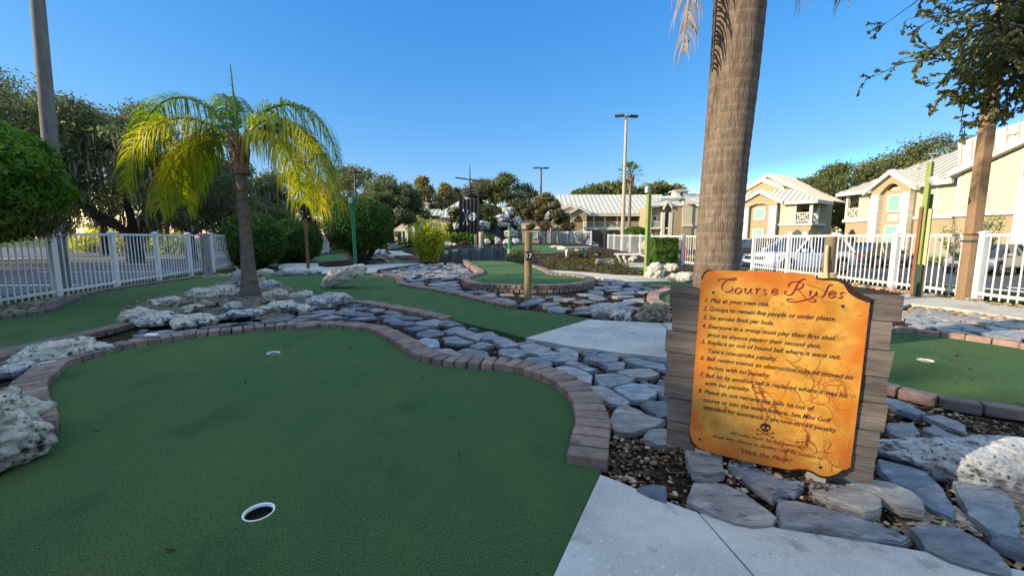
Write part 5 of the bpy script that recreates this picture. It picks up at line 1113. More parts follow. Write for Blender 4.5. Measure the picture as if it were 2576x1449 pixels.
# ---- distant oaks, centre and right
DG = 'trees behind the course'
oak('oak_tree', 'light olive oak behind the lamp pole, above the round topiary', at(905, 44), zat(432, 44) + .5, 10.5, 2.2, .3, 51, 20000, .16, 'oak', .3, 60, 0, DG)
oak('oak_tree', 'dark oak right above the round topiary, over the white facade', at(985, 39), zat(468, 39) + .5, 7.6, 2.2, .26, 52, 20000, .14, 'oakdark', .32, 50, 0, DG)
def cone_tree(label, u, Y, vt, w, seed, m, n=4500):
    b0 = at(u, Y, -.5); H = zat(vt, Y) + .5; r = random.Random(seed); t = thing('cypress_tree', label, 'tree', b0, 0, DG); tb = MB(); tb.tube([(0, 0, 0), (0, 0, H * .5), (0, 0, H * .97)], [.3, .2, .04], 8); C = []
    for k in range(190):
        z = r.uniform(.15, .99); q = w * (1.03 - z) ** .75 * r.uniform(.5, 1.0); a = r.random() * 6.28; c = Vector((q * math.cos(a), q * math.sin(a), z * H)); C.append((c, (w * .12, w * .12, w * .10))); tb.tube([(0, 0, z * H - .3), c], [.07, .03], 5)
    tb.build('trunk', M['bark'], t); cb = MB(); leaves(cb, C, n, .32, r); cb.build('crown', M[m], t, fix=False)
cone_tree('pointed rusty cypress tree, tallest behind the white cupola', 1066, 72, 446, 5.4, 53, 'cypress', 6000)
cone_tree('rusty green tree between the pointed cypress and the ship mast', 1122, 76, 464, 5.2, 54, 'cypress')
cone_tree('lower rusty tree just left of the ship mast', 1152, 78, 474, 4.2, 55, 'cypress', 3500)
oak('oak_tree', 'broad oak with open crown between the ship mast and the grey lamp pole', at(1262, 44, 0), zat(442, 44), 7.2, 2.6, .28, 56, 17000, .155, 'oak', .38, 56, 0, DG, lean=(.5, 0))
oak('oak_tree', 'brownish oak hanging over the tan building, right of the grey lamp pole', at(1372, 41, 0), zat(488, 41), 4.2, 1.6, .2, 57, 10000, .15, 'oakbrown', .30, 36, 0, DG)
oak('oak_tree', 'leafy oak top above the tan building roof, left of the fan palm', at(1530, 98), zat(462, 98) + .5, 15, 4, .4, 58, 6000, .5, 'oak', .45, 30, 0, DG)
oak('oak_tree', 'oak top above the tan roof, right of the fan palm', at(1655, 98), zat(470, 98) + .5, 13, 4, .4, 59, 4500, .5, 'oak', .45, 26, 0, DG)
oak('oak_tree', 'small tree top above the left end of the tan roof', at(1442, 100), zat(484, 100) + .5, 9, 4, .3, 60, 3000, .5, 'oak', .5, 16, 0, DG)
oak('oak_tree', 'large olive oak between the two cream buildings', at(2128, 56, -.6), zat(416, 56) + .6, 13.5, 2.4, .5, 61, 28000, .19, 'oak', .16, 80, 0, DG)
oak('oak_tree', 'olive tree top left of the large oak between the buildings', at(2030, 66, -.6), zat(448, 66) + .6, 11, 3, .4, 62, 12000, .24, 'oak', .3, 44, 0, DG)
oak('oak_tree', 'oak top rising behind the roof of the building numbered 205', at(2345, 60, -.6), zat(350, 60) + .6, 17, 3, .5, 63, 20000, .24, 'oak', .3, 66, 0, DG)
# fan palm
b0 = at(1581, 62, -.5); t = thing('fan_palm', 'tall thin fan palm in front of the tan roof', 'palm tree', b0); hp = zat(440, 62) + .5
b = MB(); b.tube([(0, 0, 0), (.05, 0, hp * .5), (0, 0, hp)], [.28, .2, .22], 8); b.build('trunk', M['palmbark'], t, auto=60)
r = random.Random(70); b = MB(); b2 = MB()
for k in range(46):
    a = r.random() * 6.28; el = r.uniform(-.7, 1.35); l = r.uniform(.9, 1.5); c = Vector((math.cos(a) * math.cos(el) * l, math.sin(a) * math.cos(el) * l, hp + .2 + math.sin(el) * l)); d = (c - Vector((0, 0, hp))).normalized(); s = d.cross(Vector((0, 0, 1))).normalized(); n = s.cross(d)
    b.tube([(0, 0, hp), c], .02, 4)
    for j in range(-6, 7):
        q = j * .22; dd = d * math.cos(q) + s * math.sin(q); e = c + dd * .75 - Vector((0, 0, .18 * abs(j) / 6 + .12)); w = s * .05
        b.add([c - w * .5, c + w * .5, c.lerp(e, .6) + w, e, c.lerp(e, .6) - w], [(0, 1, 2, 3, 4)], r.random())
for k in range(120):
    a = r.random() * 6.28; q = r.uniform(.25, .55); z = hp - r.uniform(.1, 1.0); p = Vector((q * math.cos(a), q * math.sin(a), z)); w = .09
    b2.add([p + Vector((-w * math.sin(a), w * math.cos(a), 0)), p + Vector((w * math.sin(a), -w * math.cos(a), 0)), p + Vector((0, 0, -.9))], [(0, 1, 2)], r.random())
b.build('crown', M['hedge'], t, fix=False); b2.build('dead_skirt', M['palmdead'], t, fix=False)
# ---- clipped shrubs
def ball(name, label, base, c, rad, n, leaf, m, seed, cat='topiary', group=None, lump=.1, trunk=0, stems=0, holes=0):
    r = random.Random(seed); t = thing(name, label, cat, base, 0, group); b = MB(); c = Vector(c)
    def sh(d): return 1 + lump * noise.noise(d * 1.7 + Vector((seed, 0, 0))) + lump * .6 * noise.noise(d * 4.3 + Vector((0, seed, 0)))
    vs, fs = ico(4); b.add([c + Vector((v.x * rad[0], v.y * rad[1], v.z * rad[2])) * .80 * sh(v) for v in vs], fs, .1)  # dark hidden core added inside the leaves to block light
    for _ in range(n):
        d = Vector((r.gauss(0, 1), r.gauss(0, 1), r.gauss(0, 1))).normalized(); q = sh(d) * (1 - abs(r.gauss(0, .075)))
        if r.random() < .06: q *= r.uniform(1.02, 1.13)
        p = c + Vector((d.x * rad[0], d.y * rad[1], d.z * rad[2])) * q
        nn = (d * .7 + Vector((r.gauss(0, .6), r.gauss(0, .6), r.gauss(0, .6) + .2))).normalized(); u = nn.orthogonal().normalized(); a = r.random() * 6.28; w = nn.cross(u); x = u * math.cos(a) + w * math.sin(a); y = nn.cross(x); s = leaf * r.uniform(.6, 1.3)
        b.add([p - x * s, p + y * s * .45, p + x * s, p - y * s * .45], [(0, 1, 2, 3)], min(1, max(0, .5 + .5 * noise.noise(d * 3 + Vector((seed, 3, 1))) + r.gauss(0, .22))))
    b.build('foliage', M[m], t, fix=False)
    if stems:
        tb = MB()
        for k in range(stems):
            a = k * 6.28 / stems + r.random() * .4; limb(tb, (math.cos(a) * .06, math.sin(a) * .06, -.05), c + Vector((math.cos(a) * rad[0] * .55, math.sin(a) * rad[1] * .55, -rad[2] * .45)), trunk, trunk * .5, r, .1)
        tb.build('trunk', M['bark'], t, auto=60)
    return t
p = gp('c2', 462, 1050); ball('round_topiary', 'large round clipped tree on several stems behind the dark green post', p + Vector((0, .75, 0)), (-.10, .0, 1.66), (1.46, 1.2, 1.14), 15000, .055, 'topiary', 81, lump=.07, trunk=.085, stems=9)
p = G(612, 676); ball('round_shrub', 'dark ball-shaped shrub at the end of the near left fence', p + Vector((-.1, .9, 0)), (0, 0, .98), (1.12, 1.0, 1.05), 10000, .055, 'topiary', 82, group='dark hedge balls by the left fence', lump=.08)
p = G(722, 662); ball('round_shrub', 'dark ball-shaped shrub right of the young palm trunk', p + Vector((-.1, .8, 0)), (0, 0, .92), (1.25, 1.1, 1.0), 9000, .06, 'topiary', 83, group='dark hedge balls by the left fence', lump=.1)
p = at(1598, 36, -.2); ball('round_topiary', 'small sunlit round tree in front of the tan building', p, (0, 0, 1.55), (1.0, .95, .72), 5000, .08, 'hedge', 84, lump=.12, trunk=.06, stems=5)
# big clipped tree at left edge, in front of the fence
ball('clipped_tree', 'big clipped green tree at the left edge, bare brown underneath', (-9.5, 6.3, -.05), (1.1, 0, 2.04), (1.38, 1.25, .98), 24000, .045, 'clipped', 85, lump=.16, trunk=.09, stems=7)
r = random.Random(86); b = MB()
for _ in range(420):
    a = r.random() * 6.28; q = r.random() ** .5; p0 = Vector((1.1 + 1.25 * q * math.cos(a), 1.2 * q * math.sin(a), 1.12 + .25 * r.random() - .1 * (1 - q))); e = p0 + Vector((math.cos(a) * .1, math.sin(a) * .1, .35)) * r.uniform(.6, 1.3) + Vector((r.uniform(-.15, .15), r.uniform(-.15, .15), 0)); b.tube([p0, e], [.005, .008], 4, caps=False)
for _ in range(700):
    a = r.random() * 6.28; q = r.random() ** .5; p0 = Vector((1.1 + 1.3 * q * math.cos(a), 1.22 * q * math.sin(a), 1.18 + .3 * r.random())); s = .035; n = Vector((r.gauss(0, 1), r.gauss(0, 1), r.gauss(0, 1))).normalized(); u = n.orthogonal().normalized() * s; w = n.cross(u) * .6; b.add([p0 - u, p0 + w, p0 + u, p0 - w], [(0, 1, 2, 3)], r.random())
o = b.build('dry_twigs', M['oakbrown'], [x for x in COL.objects if x.name.startswith('clipped_tree')][0], fix=False)
# box-shaped hedge right
p = gp('c3', 1772, 1045); r = random.Random(87); b = MB(); W_, D_, H_ = .98, .8, 1.12
b.box((0, .4, .52), (W_ * .84, D_ * .8, H_ * .88), .1)
for _ in range(6500):
    f = r.random(); s0, s1 = r.uniform(-1, 1), r.uniform(-1, 1)
    q, nn = ((Vector((s0 * W_ / 2, .4 - D_ / 2, .52 + s1 * .56)), Vector((0, -1, 0))) if f < .4 else (Vector((-W_ / 2 if f < .55 else W_ / 2, .4 + s0 * D_ / 2, .52 + s1 * .56)), Vector((-1 if f < .55 else 1, 0, 0))) if f < .7 else (Vector((s0 * W_ / 2, .4 + s1 * D_ / 2, .52 + .56)), Vector((0, 0, 1))))
    q = q * (1 - abs(r.gauss(0, .03))) + nn * (.07 * noise.noise(q * 4) + r.gauss(0, .012))
    nn = (nn + Vector((r.gauss(0, .6), r.gauss(0, .6), r.gauss(0, .6)))).normalized(); u = nn.orthogonal().normalized(); a = r.random() * 6.28; w = nn.cross(u); x = u * math.cos(a) + w * math.sin(a); y = nn.cross(x); s = .042 * r.uniform(.6, 1.3)
    b.add([q - x * s, q + y * s * .5, q + x * s, q - y * s * .5], [(0, 1, 2, 3)], min(1, max(0, .5 + .5 * noise.noise(q * 3.5) + r.gauss(0, .2))))
o = b.build('box_hedge', M['hedge'], fix=False); o.location = p; tag(o, 'box-shaped clipped green shrub in front of the fence, left of the big palm trunk', 'shrub')
# upright yellow-green shrub in the middle
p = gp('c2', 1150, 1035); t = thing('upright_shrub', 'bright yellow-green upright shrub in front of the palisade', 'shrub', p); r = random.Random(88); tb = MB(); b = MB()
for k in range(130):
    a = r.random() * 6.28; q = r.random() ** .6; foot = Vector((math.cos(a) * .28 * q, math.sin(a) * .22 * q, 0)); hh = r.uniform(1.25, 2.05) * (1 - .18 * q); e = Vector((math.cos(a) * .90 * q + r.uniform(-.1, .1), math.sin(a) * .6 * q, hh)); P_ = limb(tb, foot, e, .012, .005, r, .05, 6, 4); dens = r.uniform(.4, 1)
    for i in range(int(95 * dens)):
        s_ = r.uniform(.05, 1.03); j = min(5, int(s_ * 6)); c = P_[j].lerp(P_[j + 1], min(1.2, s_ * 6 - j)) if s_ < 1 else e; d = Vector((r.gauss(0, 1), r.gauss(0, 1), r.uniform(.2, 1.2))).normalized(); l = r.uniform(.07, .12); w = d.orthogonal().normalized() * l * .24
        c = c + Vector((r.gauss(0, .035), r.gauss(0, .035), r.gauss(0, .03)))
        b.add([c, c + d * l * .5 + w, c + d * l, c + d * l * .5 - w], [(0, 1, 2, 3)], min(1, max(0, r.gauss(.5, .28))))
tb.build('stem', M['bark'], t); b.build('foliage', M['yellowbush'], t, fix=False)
# sparse shrub by the building 205
p = at(2440, 19.5, -.6); t = thing('sparse_shrub', 'thin spiky shrub in front of the cream building, behind the brown pole', 'shrub', p); tb = MB(); b = MB(); r = random.Random(89)
for k in range(30):
    a = r.random() * 6.28; hh = r.uniform(1.1, 2.9); e = Vector((math.cos(a) * r.uniform(.3, 1.6), math.sin(a) * .8, hh)); P_ = limb(tb, (0, 0, 0), e, .02, .006, r, .1, 6, 4)
    for i in range(95):
        j = r.randint(2, 5); c = P_[j].lerp(P_[j + 1], r.random()) + Vector((r.gauss(0, .07), r.gauss(0, .07), r.gauss(0, .05))); d = Vector((r.gauss(0, 1), r.gauss(0, 1), .5)).normalized(); l = .10; w = d.orthogonal().normalized() * .025
        b.add([c, c + d * l * .5 + w, c + d * l, c + d * l * .5 - w], [(0, 1, 2, 3)], r.random())
tb.build('stem', M['bark'], t); b.build('foliage', M['hedge'], t, fix=False)
# ---- low ground cover in the mulch bed behind post 17, grass at the fences
bedM = [gp('c3', x, y) for x, y in [(560, 1012), (800, 1000), (1000, 985), (1320, 1005), (1420, 1060), (1500, 1110), (1560, 1150), (1300, 1142), (1050, 1118), (800, 1100), (690, 1085), (620, 1050)]]
def cover(name, poly, n, leaf, hgt, m, seed, kind='stuff', clump=3.0, zf=hz):
    r = random.Random(seed); b = MB(); xs = [p[0] for p in poly]; ys = [p[1] for p in poly]; k = 0
    for _ in range(n * 8):
        if k >= n: break
        x, y = r.uniform(min(xs), max(xs)), r.uniform(min(ys), max(ys))
        if not inpoly(x, y, poly): continue
        q = noise.noise((x * clump, y * clump, seed)) + .35
        if r.random() > q: continue
        k += 1; z = zf(x, y) + hgt * max(.05, q) * r.random(); c = Vector((x, y, z)); nn = Vector((r.gauss(0, .7), r.gauss(0, .7), 1)).normalized(); u = nn.orthogonal().normalized(); a = r.random() * 6.28; w = nn.cross(u); X = u * math.cos(a) + w * math.sin(a); Y = nn.cross(X); s = leaf * r.uniform(.6, 1.3)
        b.add([c - X * s, c + Y * s * .5, c + X * s, c - Y * s * .5], [(0, 1, 2, 3)], r.random())
    return tag(b.build(name, M[m], fix=False), kind=kind)
cover('ground_cover', bedM, 7000, .045, .32, 'cover', 91)
cover('ground_cover', [gp('c2', x, y) for x, y in [(1880, 990), (2000, 985), (2200, 985), (2200, 1010), (1900, 1015)]] , 1500, .05, .25, 'oakdark', 92)
def blades(name, poly, n, h, seed):
    r = random.Random(seed); b = MB(); xs = [p[0] for p in poly]; ys = [p[1] for p in poly]
    for _ in range(n):
        x, y = r.uniform(min(xs), max(xs)), r.uniform(min(ys), max(ys))
        if not inpoly(x, y, poly): continue
        z = hz(x, y) - .02; l = h * r.uniform(.5, 1.3); a = r.random() * 6.28; dx, dy = math.cos(a), math.sin(a); w = .006 + .004 * y / 10
        b.add([(x - dy * w, y + dx * w, z), (x + dy * w, y - dx * w, z), (x + dx * l * .35, y + dy * l * .35, z + l)], [(0, 1, 2)], r.random())
    return tag(b.build(name, M['grassblade'], fix=False), kind='stuff')
blades('grass', [(8.75, 4.5), (9.9, 4.5), (9.9, 14.5), (8.75, 14.5)], 26000, .10, 93)
blades('grass', [(lfx(4) - .1, 4), (lfx(14) - .1, 14), (lfx(14) - 1.8, 14), (lfx(4) - 1.8, 4)], 22000, .10, 94)
# ================================================================ palms
def frond(parent, p, az, el, L, droop, m, seed, n=62, ll=.62, name='frond', w=.019, sag=1.0, bow=0):
    r = random.Random(seed); pts = []; d = Vector((math.cos(az) * math.cos(el), math.sin(az) * math.cos(el), math.sin(el))); q = Vector(p); st = L / 24
    for i in range(25):
        pts.append(q.copy()); q = q + d * st
        d = (d + Vector((0, 0, -droop / 24 * (1 + 1.2 * i / 24))) + Vector((-math.sin(az), math.cos(az), 0)) * bow / 24).normalized()
    b = MB(); b.tube(pts, [.026 * (1 - .85 * i / 24) + .003 for i in range(25)], 6, .75)
    for k in range(n * 2):
        s = .14 + .86 * (k // 2) / n; j = min(23, int(s * 24)); c = pts[j].lerp(pts[j + 1], s * 24 - j); t = (pts[j + 1] - pts[j]).normalized(); side = t.cross(Vector((0, 0, 1)))
        if side.length < .1: side = Vector((-math.sin(az), math.cos(az), 0))
        side = side.normalized() * (1 if k % 2 else -1); up = side.cross(t) * (1 if k % 2 else -1)
        l = ll * (math.sin(math.pi * (.12 + .80 * s)) ** .6) * r.uniform(.8, 1.12); dd = (side * .8 + t * r.uniform(.35, .75) + up * r.uniform(-.1, .45)).normalized(); c = c.copy(); vs = []; ww = w * r.uniform(.8, 1.2); hw = dd.cross(up).normalized()
        for i in range(6):
            f = 1 - .15 * i if i < 5 else .05
            f = min(f, 1) * (.5 if i == 0 else 1); vs += [c + hw * ww * f, c - hw * ww * f]; c = c + dd * l / 5; dd = (dd + Vector((r.uniform(-.05, .05), r.uniform(-.05, .05), -.36 * sag * (1 + .25 * i)))).normalized()
        b.add(vs, [(2 * i, 2 * i + 1, 2 * i + 3, 2 * i + 2) for i in range(5)], min(1, max(0, r.gauss(.55, .25))))
    return b.build(name, M[m], parent, fix=False)
def ringed(b, pts, rads, n, step, amp, seed):
    C = resample(cr([Vector(p) for p in pts], 12), step); L = len(C); vs = []; r = random.Random(seed); gaps = []; g_ = 0
    while g_ < L + 40: gaps.append(g_); g_ += r.uniform(2.6, 6.5)
    tot = len(rads) - 1
    for i, c in enumerate(C):
        s = i / (L - 1) * tot; j = min(tot - 1, int(s)); R0 = rads[j] + (rads[j + 1] - rads[j]) * (s - j)
        for k in range(n):
            a = 2 * math.pi * k / n; ph = i + 1.0 * math.sin(a + seed) + 2; jj = max(q_ for q_ in range(len(gaps)) if gaps[q_] <= ph) if k % 4 == 0 or ph < gaps[jj] or ph >= gaps[jj + 1] else jj; f = (ph - gaps[jj]) / (gaps[jj + 1] - gaps[jj])
            q = R0 * (1 + amp * (f ** 2 - .4) + amp * .7 * noise.noise((math.cos(a) * 1.5, math.sin(a) * 1.5, i * .12 + seed)))
            vs.append(c + Vector((q * math.cos(a), q * math.sin(a), 0)))
    tint = []
    for i in range(L): jj = max(q_ for q_ in range(len(gaps)) if gaps[q_] <= i + 2); f = (i + 2 - gaps[jj]) / (gaps[jj + 1] - gaps[jj]); tint.append(.9 if f > .78 else .2 + .4 * f + .12 * r.random())
    base = len(b.v); b.v.extend(vs)
    for i in range(L - 1):
        for k in range(n): b.f.append([base + i * n + k, base + i * n + (k + 1) % n, base + (i + 1) * n + (k + 1) % n, base + (i + 1) * n + k]); b.t.append(tint[i]); b.m.append(0)
bp = G(631, 757); yp = thing('young_palm', 'young queen palm with drooping yellow-green fronds on the rock island', 'palm tree', bp)
hc = 2.58
b = MB(); ringed(b, [(0, 0, -.05), (0, 0, .25), (0, 0, 1.0), (0, 0, 1.9), (0, 0, 2.25)], [.185, .115, .095, .084, .078], 22, .018, .05, 3); b.build('trunk', M['palmbark2'], yp, auto=60)
b = MB(); r = random.Random(4)
b.tube([(0, 0, 2.2), (0, 0, 2.5), (0, 0, 2.85)], [.105, .10, .05], 12)
for k in range(16):
    a = k * 2.4; z = 2.2 + k * .03; e = Vector((.17 * math.cos(a), .17 * math.sin(a), z + .34)); b.tube([(.07 * math.cos(a), .07 * math.sin(a), z), (.125 * math.cos(a), .125 * math.sin(a), z + .2), e], [.05, .035, .012], 6)
b.build('boots', M['boot'], yp, auto=60)
b = MB(); r = random.Random(6)
for k in range(160):
    a = r.random() * 6.28; q = .17 + .12 * r.random(); l = r.uniform(.03, .09); b.tube([(q * .8 * math.cos(a), q * .8 * math.sin(a), .05 * r.random()), ((q + l) * math.cos(a), (q + l) * math.sin(a), -.02)], [.008, .004], 4)
b.build('roots', M['brownboard'], yp)
FR = [(176, 64, 2.75, 2.2, 'palmgreen', .62, 0), (192, 48, 2.6, 2.35, 'palmleaf', .66, .1), (165, 34, 2.45, 2.1, 'palmleaf', .66, -.2), (150, 50, 2.4, 2.3, 'palmgreen', .6, 0), (184, 14, 2.1, 1.7, 'palmleaf', .62, 0),
      (4, 64, 2.6, 2.5, 'palmgreen', .62, 0), (-12, 50, 2.55, 2.5, 'palmleaf', .66, 0), (16, 40, 2.5, 2.3, 'palmleaf', .66, .2), (-24, 28, 2.3, 2.1, 'palmleaf', .62, 0), (34, 54, 2.3, 2.4, 'palmgreen', .6, 0), (-5, 20, 2.2, 1.9, 'palmleaf', .62, 0), (130, 74, 2.1, 1.9, 'palmgreen', .5, 0)]
for i, (az, el, L, dr, m, ll, bw) in enumerate(FR): frond(yp, (.05 * math.cos(R(az)), .05 * math.sin(R(az)), hc + .1), R(az), R(el), L * .93, dr * 1.06, m, 100 + i, 84, ll * 1.28, bow=bw, w=.0125, sag=1.75)
frond(yp, (0, 0, hc + .15), R(150), R(87), 1.25, .05, 'palmgreen', 130, 9, .10, 'spear', .010)
# big palm behind the sign
BP = thing('large_palm', 'thick ringed palm trunk behind the rules sign', 'palm tree', (1.90, 3.80, 0))
b = MB(); ringed(b, [(-.03, 0, -.05), (-.02, 0, .8), (0, 0, 1.7), (.035, 0, 2.6), (.045, 0, 3.4), (.045, 0, 4.6)], [.200, .190, .186, .200, .212, .20], 40, .022, .018, 8)
b.build('trunk', M['palmbark'], BP, auto=50)
b = MB(); b.tube([(.045, 0, 4.5), (.045, 0, 5.3)], [.2, .1], 14)
for k in range(18):
    a = k * 2.4; z = 4.5 + k * .03; b.tube([(.045 + .15 * math.cos(a), .15 * math.sin(a), z), (.045 + .3 * math.cos(a), .3 * math.sin(a), z + .5)], [.07, .03], 6)
b.build('boots', M['boot'], BP, auto=60)
r = random.Random(14)
for k in range(12):
    a = k * 2.39; frond(BP, (.045, 0, 5.1), a, R(r.uniform(30, 70)), 2.9, 2.2, 'palmgreen', 200 + k, 46, .7)
for (az, el, L, dr, x) in [(192, -68, 2.15, 1.3, -.10), (-20, -62, 1.75, 1.6, .10), (5, 8, 2.05, 3.6, .1)]: frond(BP, (.045 + x, -.02, 4.75), R(az), R(el), L, dr, 'palmdead', 230 + int(az + L * 10), 50, .42, 'dead_frond', .012, 1.6)
# ---- far wood behind everything
r = random.Random(500); b = MB(); C = []
for k in range(150):
    x = -150 + 300 * k / 149 + r.uniform(-1, 1); y = 122 + r.uniform(-5, 5)
    for z in (1.2, 3.4): C.append((Vector((x, y, z + r.uniform(-.6, 1.4))), (1.9, 1.2, 1.5)))
leaves(b, C, 12000, .55, r); tag(b.build('far_treeline', M['oak'], org=(0, 122, -.5), fix=False), kind='stuff')
# ---- oak branch hanging in from the right
T = thing('oak_tree', 'near oak whose leafy branches hang into the upper right corner', 'tree', (9.4, 4.3, -.05)); tb = MB(); b = MB(); r = random.Random(301); o = T.location
f0 = Vector((-.2, .2, 2.6)); tb.tube([(0, 0, -.1), (-.05, .1, 1.3), f0], [.30, .24, .2], 12)
def oakleaf(c, d, r):
    l = r.uniform(.038, .062); d = (d + Vector((r.gauss(0, .6), r.gauss(0, .6), r.gauss(0, .5)))).normalized(); w = d.orthogonal().normalized(); a = r.random() * 6.28; w = (w * math.cos(a) + d.cross(w) * math.sin(a)) * l * .24
    b.add([c, c + d * l * .35 + w, c + d * l * .75 + w * .8, c + d * l, c + d * l * .75 - w * .8, c + d * l * .35 - w], [(0, 1, 2, 3, 4, 5)], min(1, max(0, r.gauss(.45, .28))))
def twig(p, d, L, rad, dep):
    n = 6; pts = [p]; q = p.copy()
    for i in range(n): d = (d + Vector((r.gauss(0, .16), r.gauss(0, .16), r.gauss(-.05, .12)))).normalized(); q = q + d * L / n; pts.append(q.copy())
    tb.tube(pts, [rad * (1 - .7 * i / n) for i in range(n + 1)], 5 if dep < 2 else 4, caps=False)
    if dep >= 2:
        for i in range(int(L * 92)):
            j = r.randint(1, n - 1); oakleaf(pts[j].lerp(pts[j + 1], r.random()), d, r)
        for i in range(7): oakleaf(pts[-1], d, r)
    else:
        for k in range(6 if dep else 7):
            j = r.randint(1 if dep == 0 else 0, n - 1); a = d.orthogonal().normalized(); ang = r.random() * 6.28; sd = (a * math.cos(ang) + d.cross(a) * math.sin(ang)); twig(pts[j + 1], (d * .55 + sd * .75 + Vector((0, 0, -.1))).normalized(), L * r.uniform(.23, .38), rad * .45, dep + 1)
for (u, v, Y) in [(2300, 40, 5.2), (2295, 110, 5.4), (2310, 180, 5.2), (2345, 255, 5.6), (2360, 285, 5.3), (2420, 100, 5.0), (2480, 40, 4.8), (2410, 10, 5.6), (2350, -10, 5.2), (2590, 265, 5.0), (2530, 120, 5.6), (2570, 40, 5.2), (2440, 160, 5.3), (2580, 110, 4.9), (2390, 130, 5.0), (2490, 0, 5.5), (2420, 205, 5.3), (2460, 80, 5.1), (2380, 50, 5.5), (2540, 70, 5.0), (2610, 200, 5.2), (2500, 150, 5.1), (2450, 30, 5.3), (2340, 110, 5.3), (2370, 190, 5.2), (2430, 240, 5.4), (2480, 210, 5.2), (2400, 80, 5.1), (2470, 130, 5.4), (2520, 230, 5.3), (2550, 170, 5.1), (2350, 70, 5.5), (2420, 150, 5.6), (2520, 20, 5.4), (2380, 10, 5.2), (2560, 300, 5.0)]:
    v = v * .80 - 34; u += 62; dd = ray(u, v); tgt = Vector((dd.x, dd.y, dd.z)) * (Y / dd.y) + Vector((0, 0, CH)) - o; st = f0 + Vector((r.uniform(-.3, .3), r.uniform(-.1, .5), r.uniform(.2, 1.6)))
    mid = st.lerp(tgt, .55) + Vector((0, 0, .35)); tb.tube(cr([f0, st, mid], 4), [.09 - .007 * i for i in range(9)], 6, caps=False)
    twig(mid, (tgt - mid).normalized(), (tgt - mid).length * .95, .022, 0)
tb.build('trunk', M['bark'], T, auto=60); b.build('crown', M['oaknear'], T, fix=False)
# ---- trees standing to the left of the picture: they throw the foreground into shade
def shade_tree(x, y, H, seed, n=13000):
    r = random.Random(seed); t = thing('oak_tree', 'dense oak outside the left picture edge shading the near green', 'tree', (x, y, -.3), 0, 'oaks left of the picture')
    tb = MB(); tb.tube([(0, 0, -.1), (0, 0, 2), (.2, 0, H * .7)], [.4, .3, .1], 10); C = []
    for k in range(92 if n < 20000 else 150):
        z = r.random() ** (.8 if n < 20000 else .6); c = Vector((r.uniform(-2.6, 2.6), r.uniform(-4.2, 4.2), .9 + (H - 1.7) * z)); C.append((c, (1.0, 1.15, .8)))
        if k % 3 == 0: tb.tube([(0, 0, max(1, c.z - 2)), c], [.09, .03], 5)
    tb.build('trunk', M['bark'], t); cb = MB(); leaves(cb, C, n, .26, r, rag=.6); cb.build('crown', M['oakdark'], t, fix=False)
# ================================================================ buildings
class Fac:
    def __init__(s, O, e): s.O = Vector(O); s.e = Vector((e[0], e[1], 0)).normalized(); s.n = Vector((s.e.y, -s.e.x, 0))   # n points to the viewer's side
    def P(s, a, d, z): return s.O + s.e * a + s.n * d + Vector((0, 0, z))
    def px(s, c, x, y, d=0):
        q = onplane(c, x, y, s.O + s.n * d, s.n) - s.O; return q.dot(s.e), q.z
    def box(s, b, a0, a1, d0, d1, z0, z1, tint=.5): b.prism([s.P(a0, 0, z0), s.P(a1, 0, z0), s.P(a1, 0, z1), s.P(a0, 0, z1)], s.n * d0, s.n * d1, tint)
    def poly(s, b, pts, d0, d1, tint=.5): b.prism([s.P(a, 0, z) for a, z in pts], s.n * d0, s.n * d1, tint)
    def tr(s, c, pts, d=0): return [s.px(c, x, y, d) for x, y in pts]
def arch(a0, a1, zs, rise, n=10): return [(a0 + (a1 - a0) * i / n, zs + rise * math.sin(math.pi * i / n)) for i in range(n + 1)]
def lap(F, b, a0, a1, z0, z1, d, step=.17, top=None):
    z = z0
    while z < z1 - .02:
        y = min(z + step, z1); l, r_ = a0, a1
        if top: l, r_ = top(z, y)
        if r_ - l > .05: b.prism([F.P(l, d - .05, z), F.P(l, d + .018, z), F.P(l, d + .002, y), F.P(l, d - .05, y)], F.e * 0, F.e * (r_ - l))
        z = y
def quoin(F, b, a0, a1, z0, z1, d0, d1, step=.46):
    F.box(b, a0 + .025, a1 - .025, d0, d1 - .03, z0, z1); z = z0
    while z < z1 - .06: F.box(b, a0, a1, d0 + .01, d1, z, min(z + step - .05, z1)); z += step
def slab(pts, th, seam, name, parent, org, m='roof'):
    """roof plane from four corners: eave a, eave b, ridge b, ridge a; with standing seams up the slope"""
    a, b_, c, d = (Vector(p) for p in pts); n = (b_ - a).cross(d - a).normalized()
    if n.z < 0: n = -n
    mb = MB(); mb.prism([a, b_, c, d], n * 0, n * th); o = mb.build(name, M[m], parent, org)
    ex = (b_ - a).normalized(); ey = n.cross(ex).normalized()
    if ey.z < 0: ey = -ey
    Q = [((p - a).dot(ex), (p - a).dot(ey)) for p in (a, b_, c, d)]; L = [q[0] for q in Q]; s = min(L) + seam * .5; sb_ = MB()
    while s < max(L):
        ys = []
        for i in range(4):
            (x0, y0), (x1, y1) = Q[i], Q[(i + 1) % 4]
            if (x0 - s) * (x1 - s) < 0: ys.append(y0 + (y1 - y0) * (s - x0) / (x1 - x0))
        if len(ys) >= 2 and max(ys) - min(ys) > .1:
            p, q = a + ex * s + ey * min(ys), a + ex * s + ey * max(ys); sb_.prism([p - ex * .03, p + ex * .03, q + ex * .03, q - ex * .03], n * (th - .005), n * (th + .07))
        s += seam
    if sb_.v: sb_.build('seam', M['roofseam'], o, (0, 0, 0) if parent is None else org)
    return o
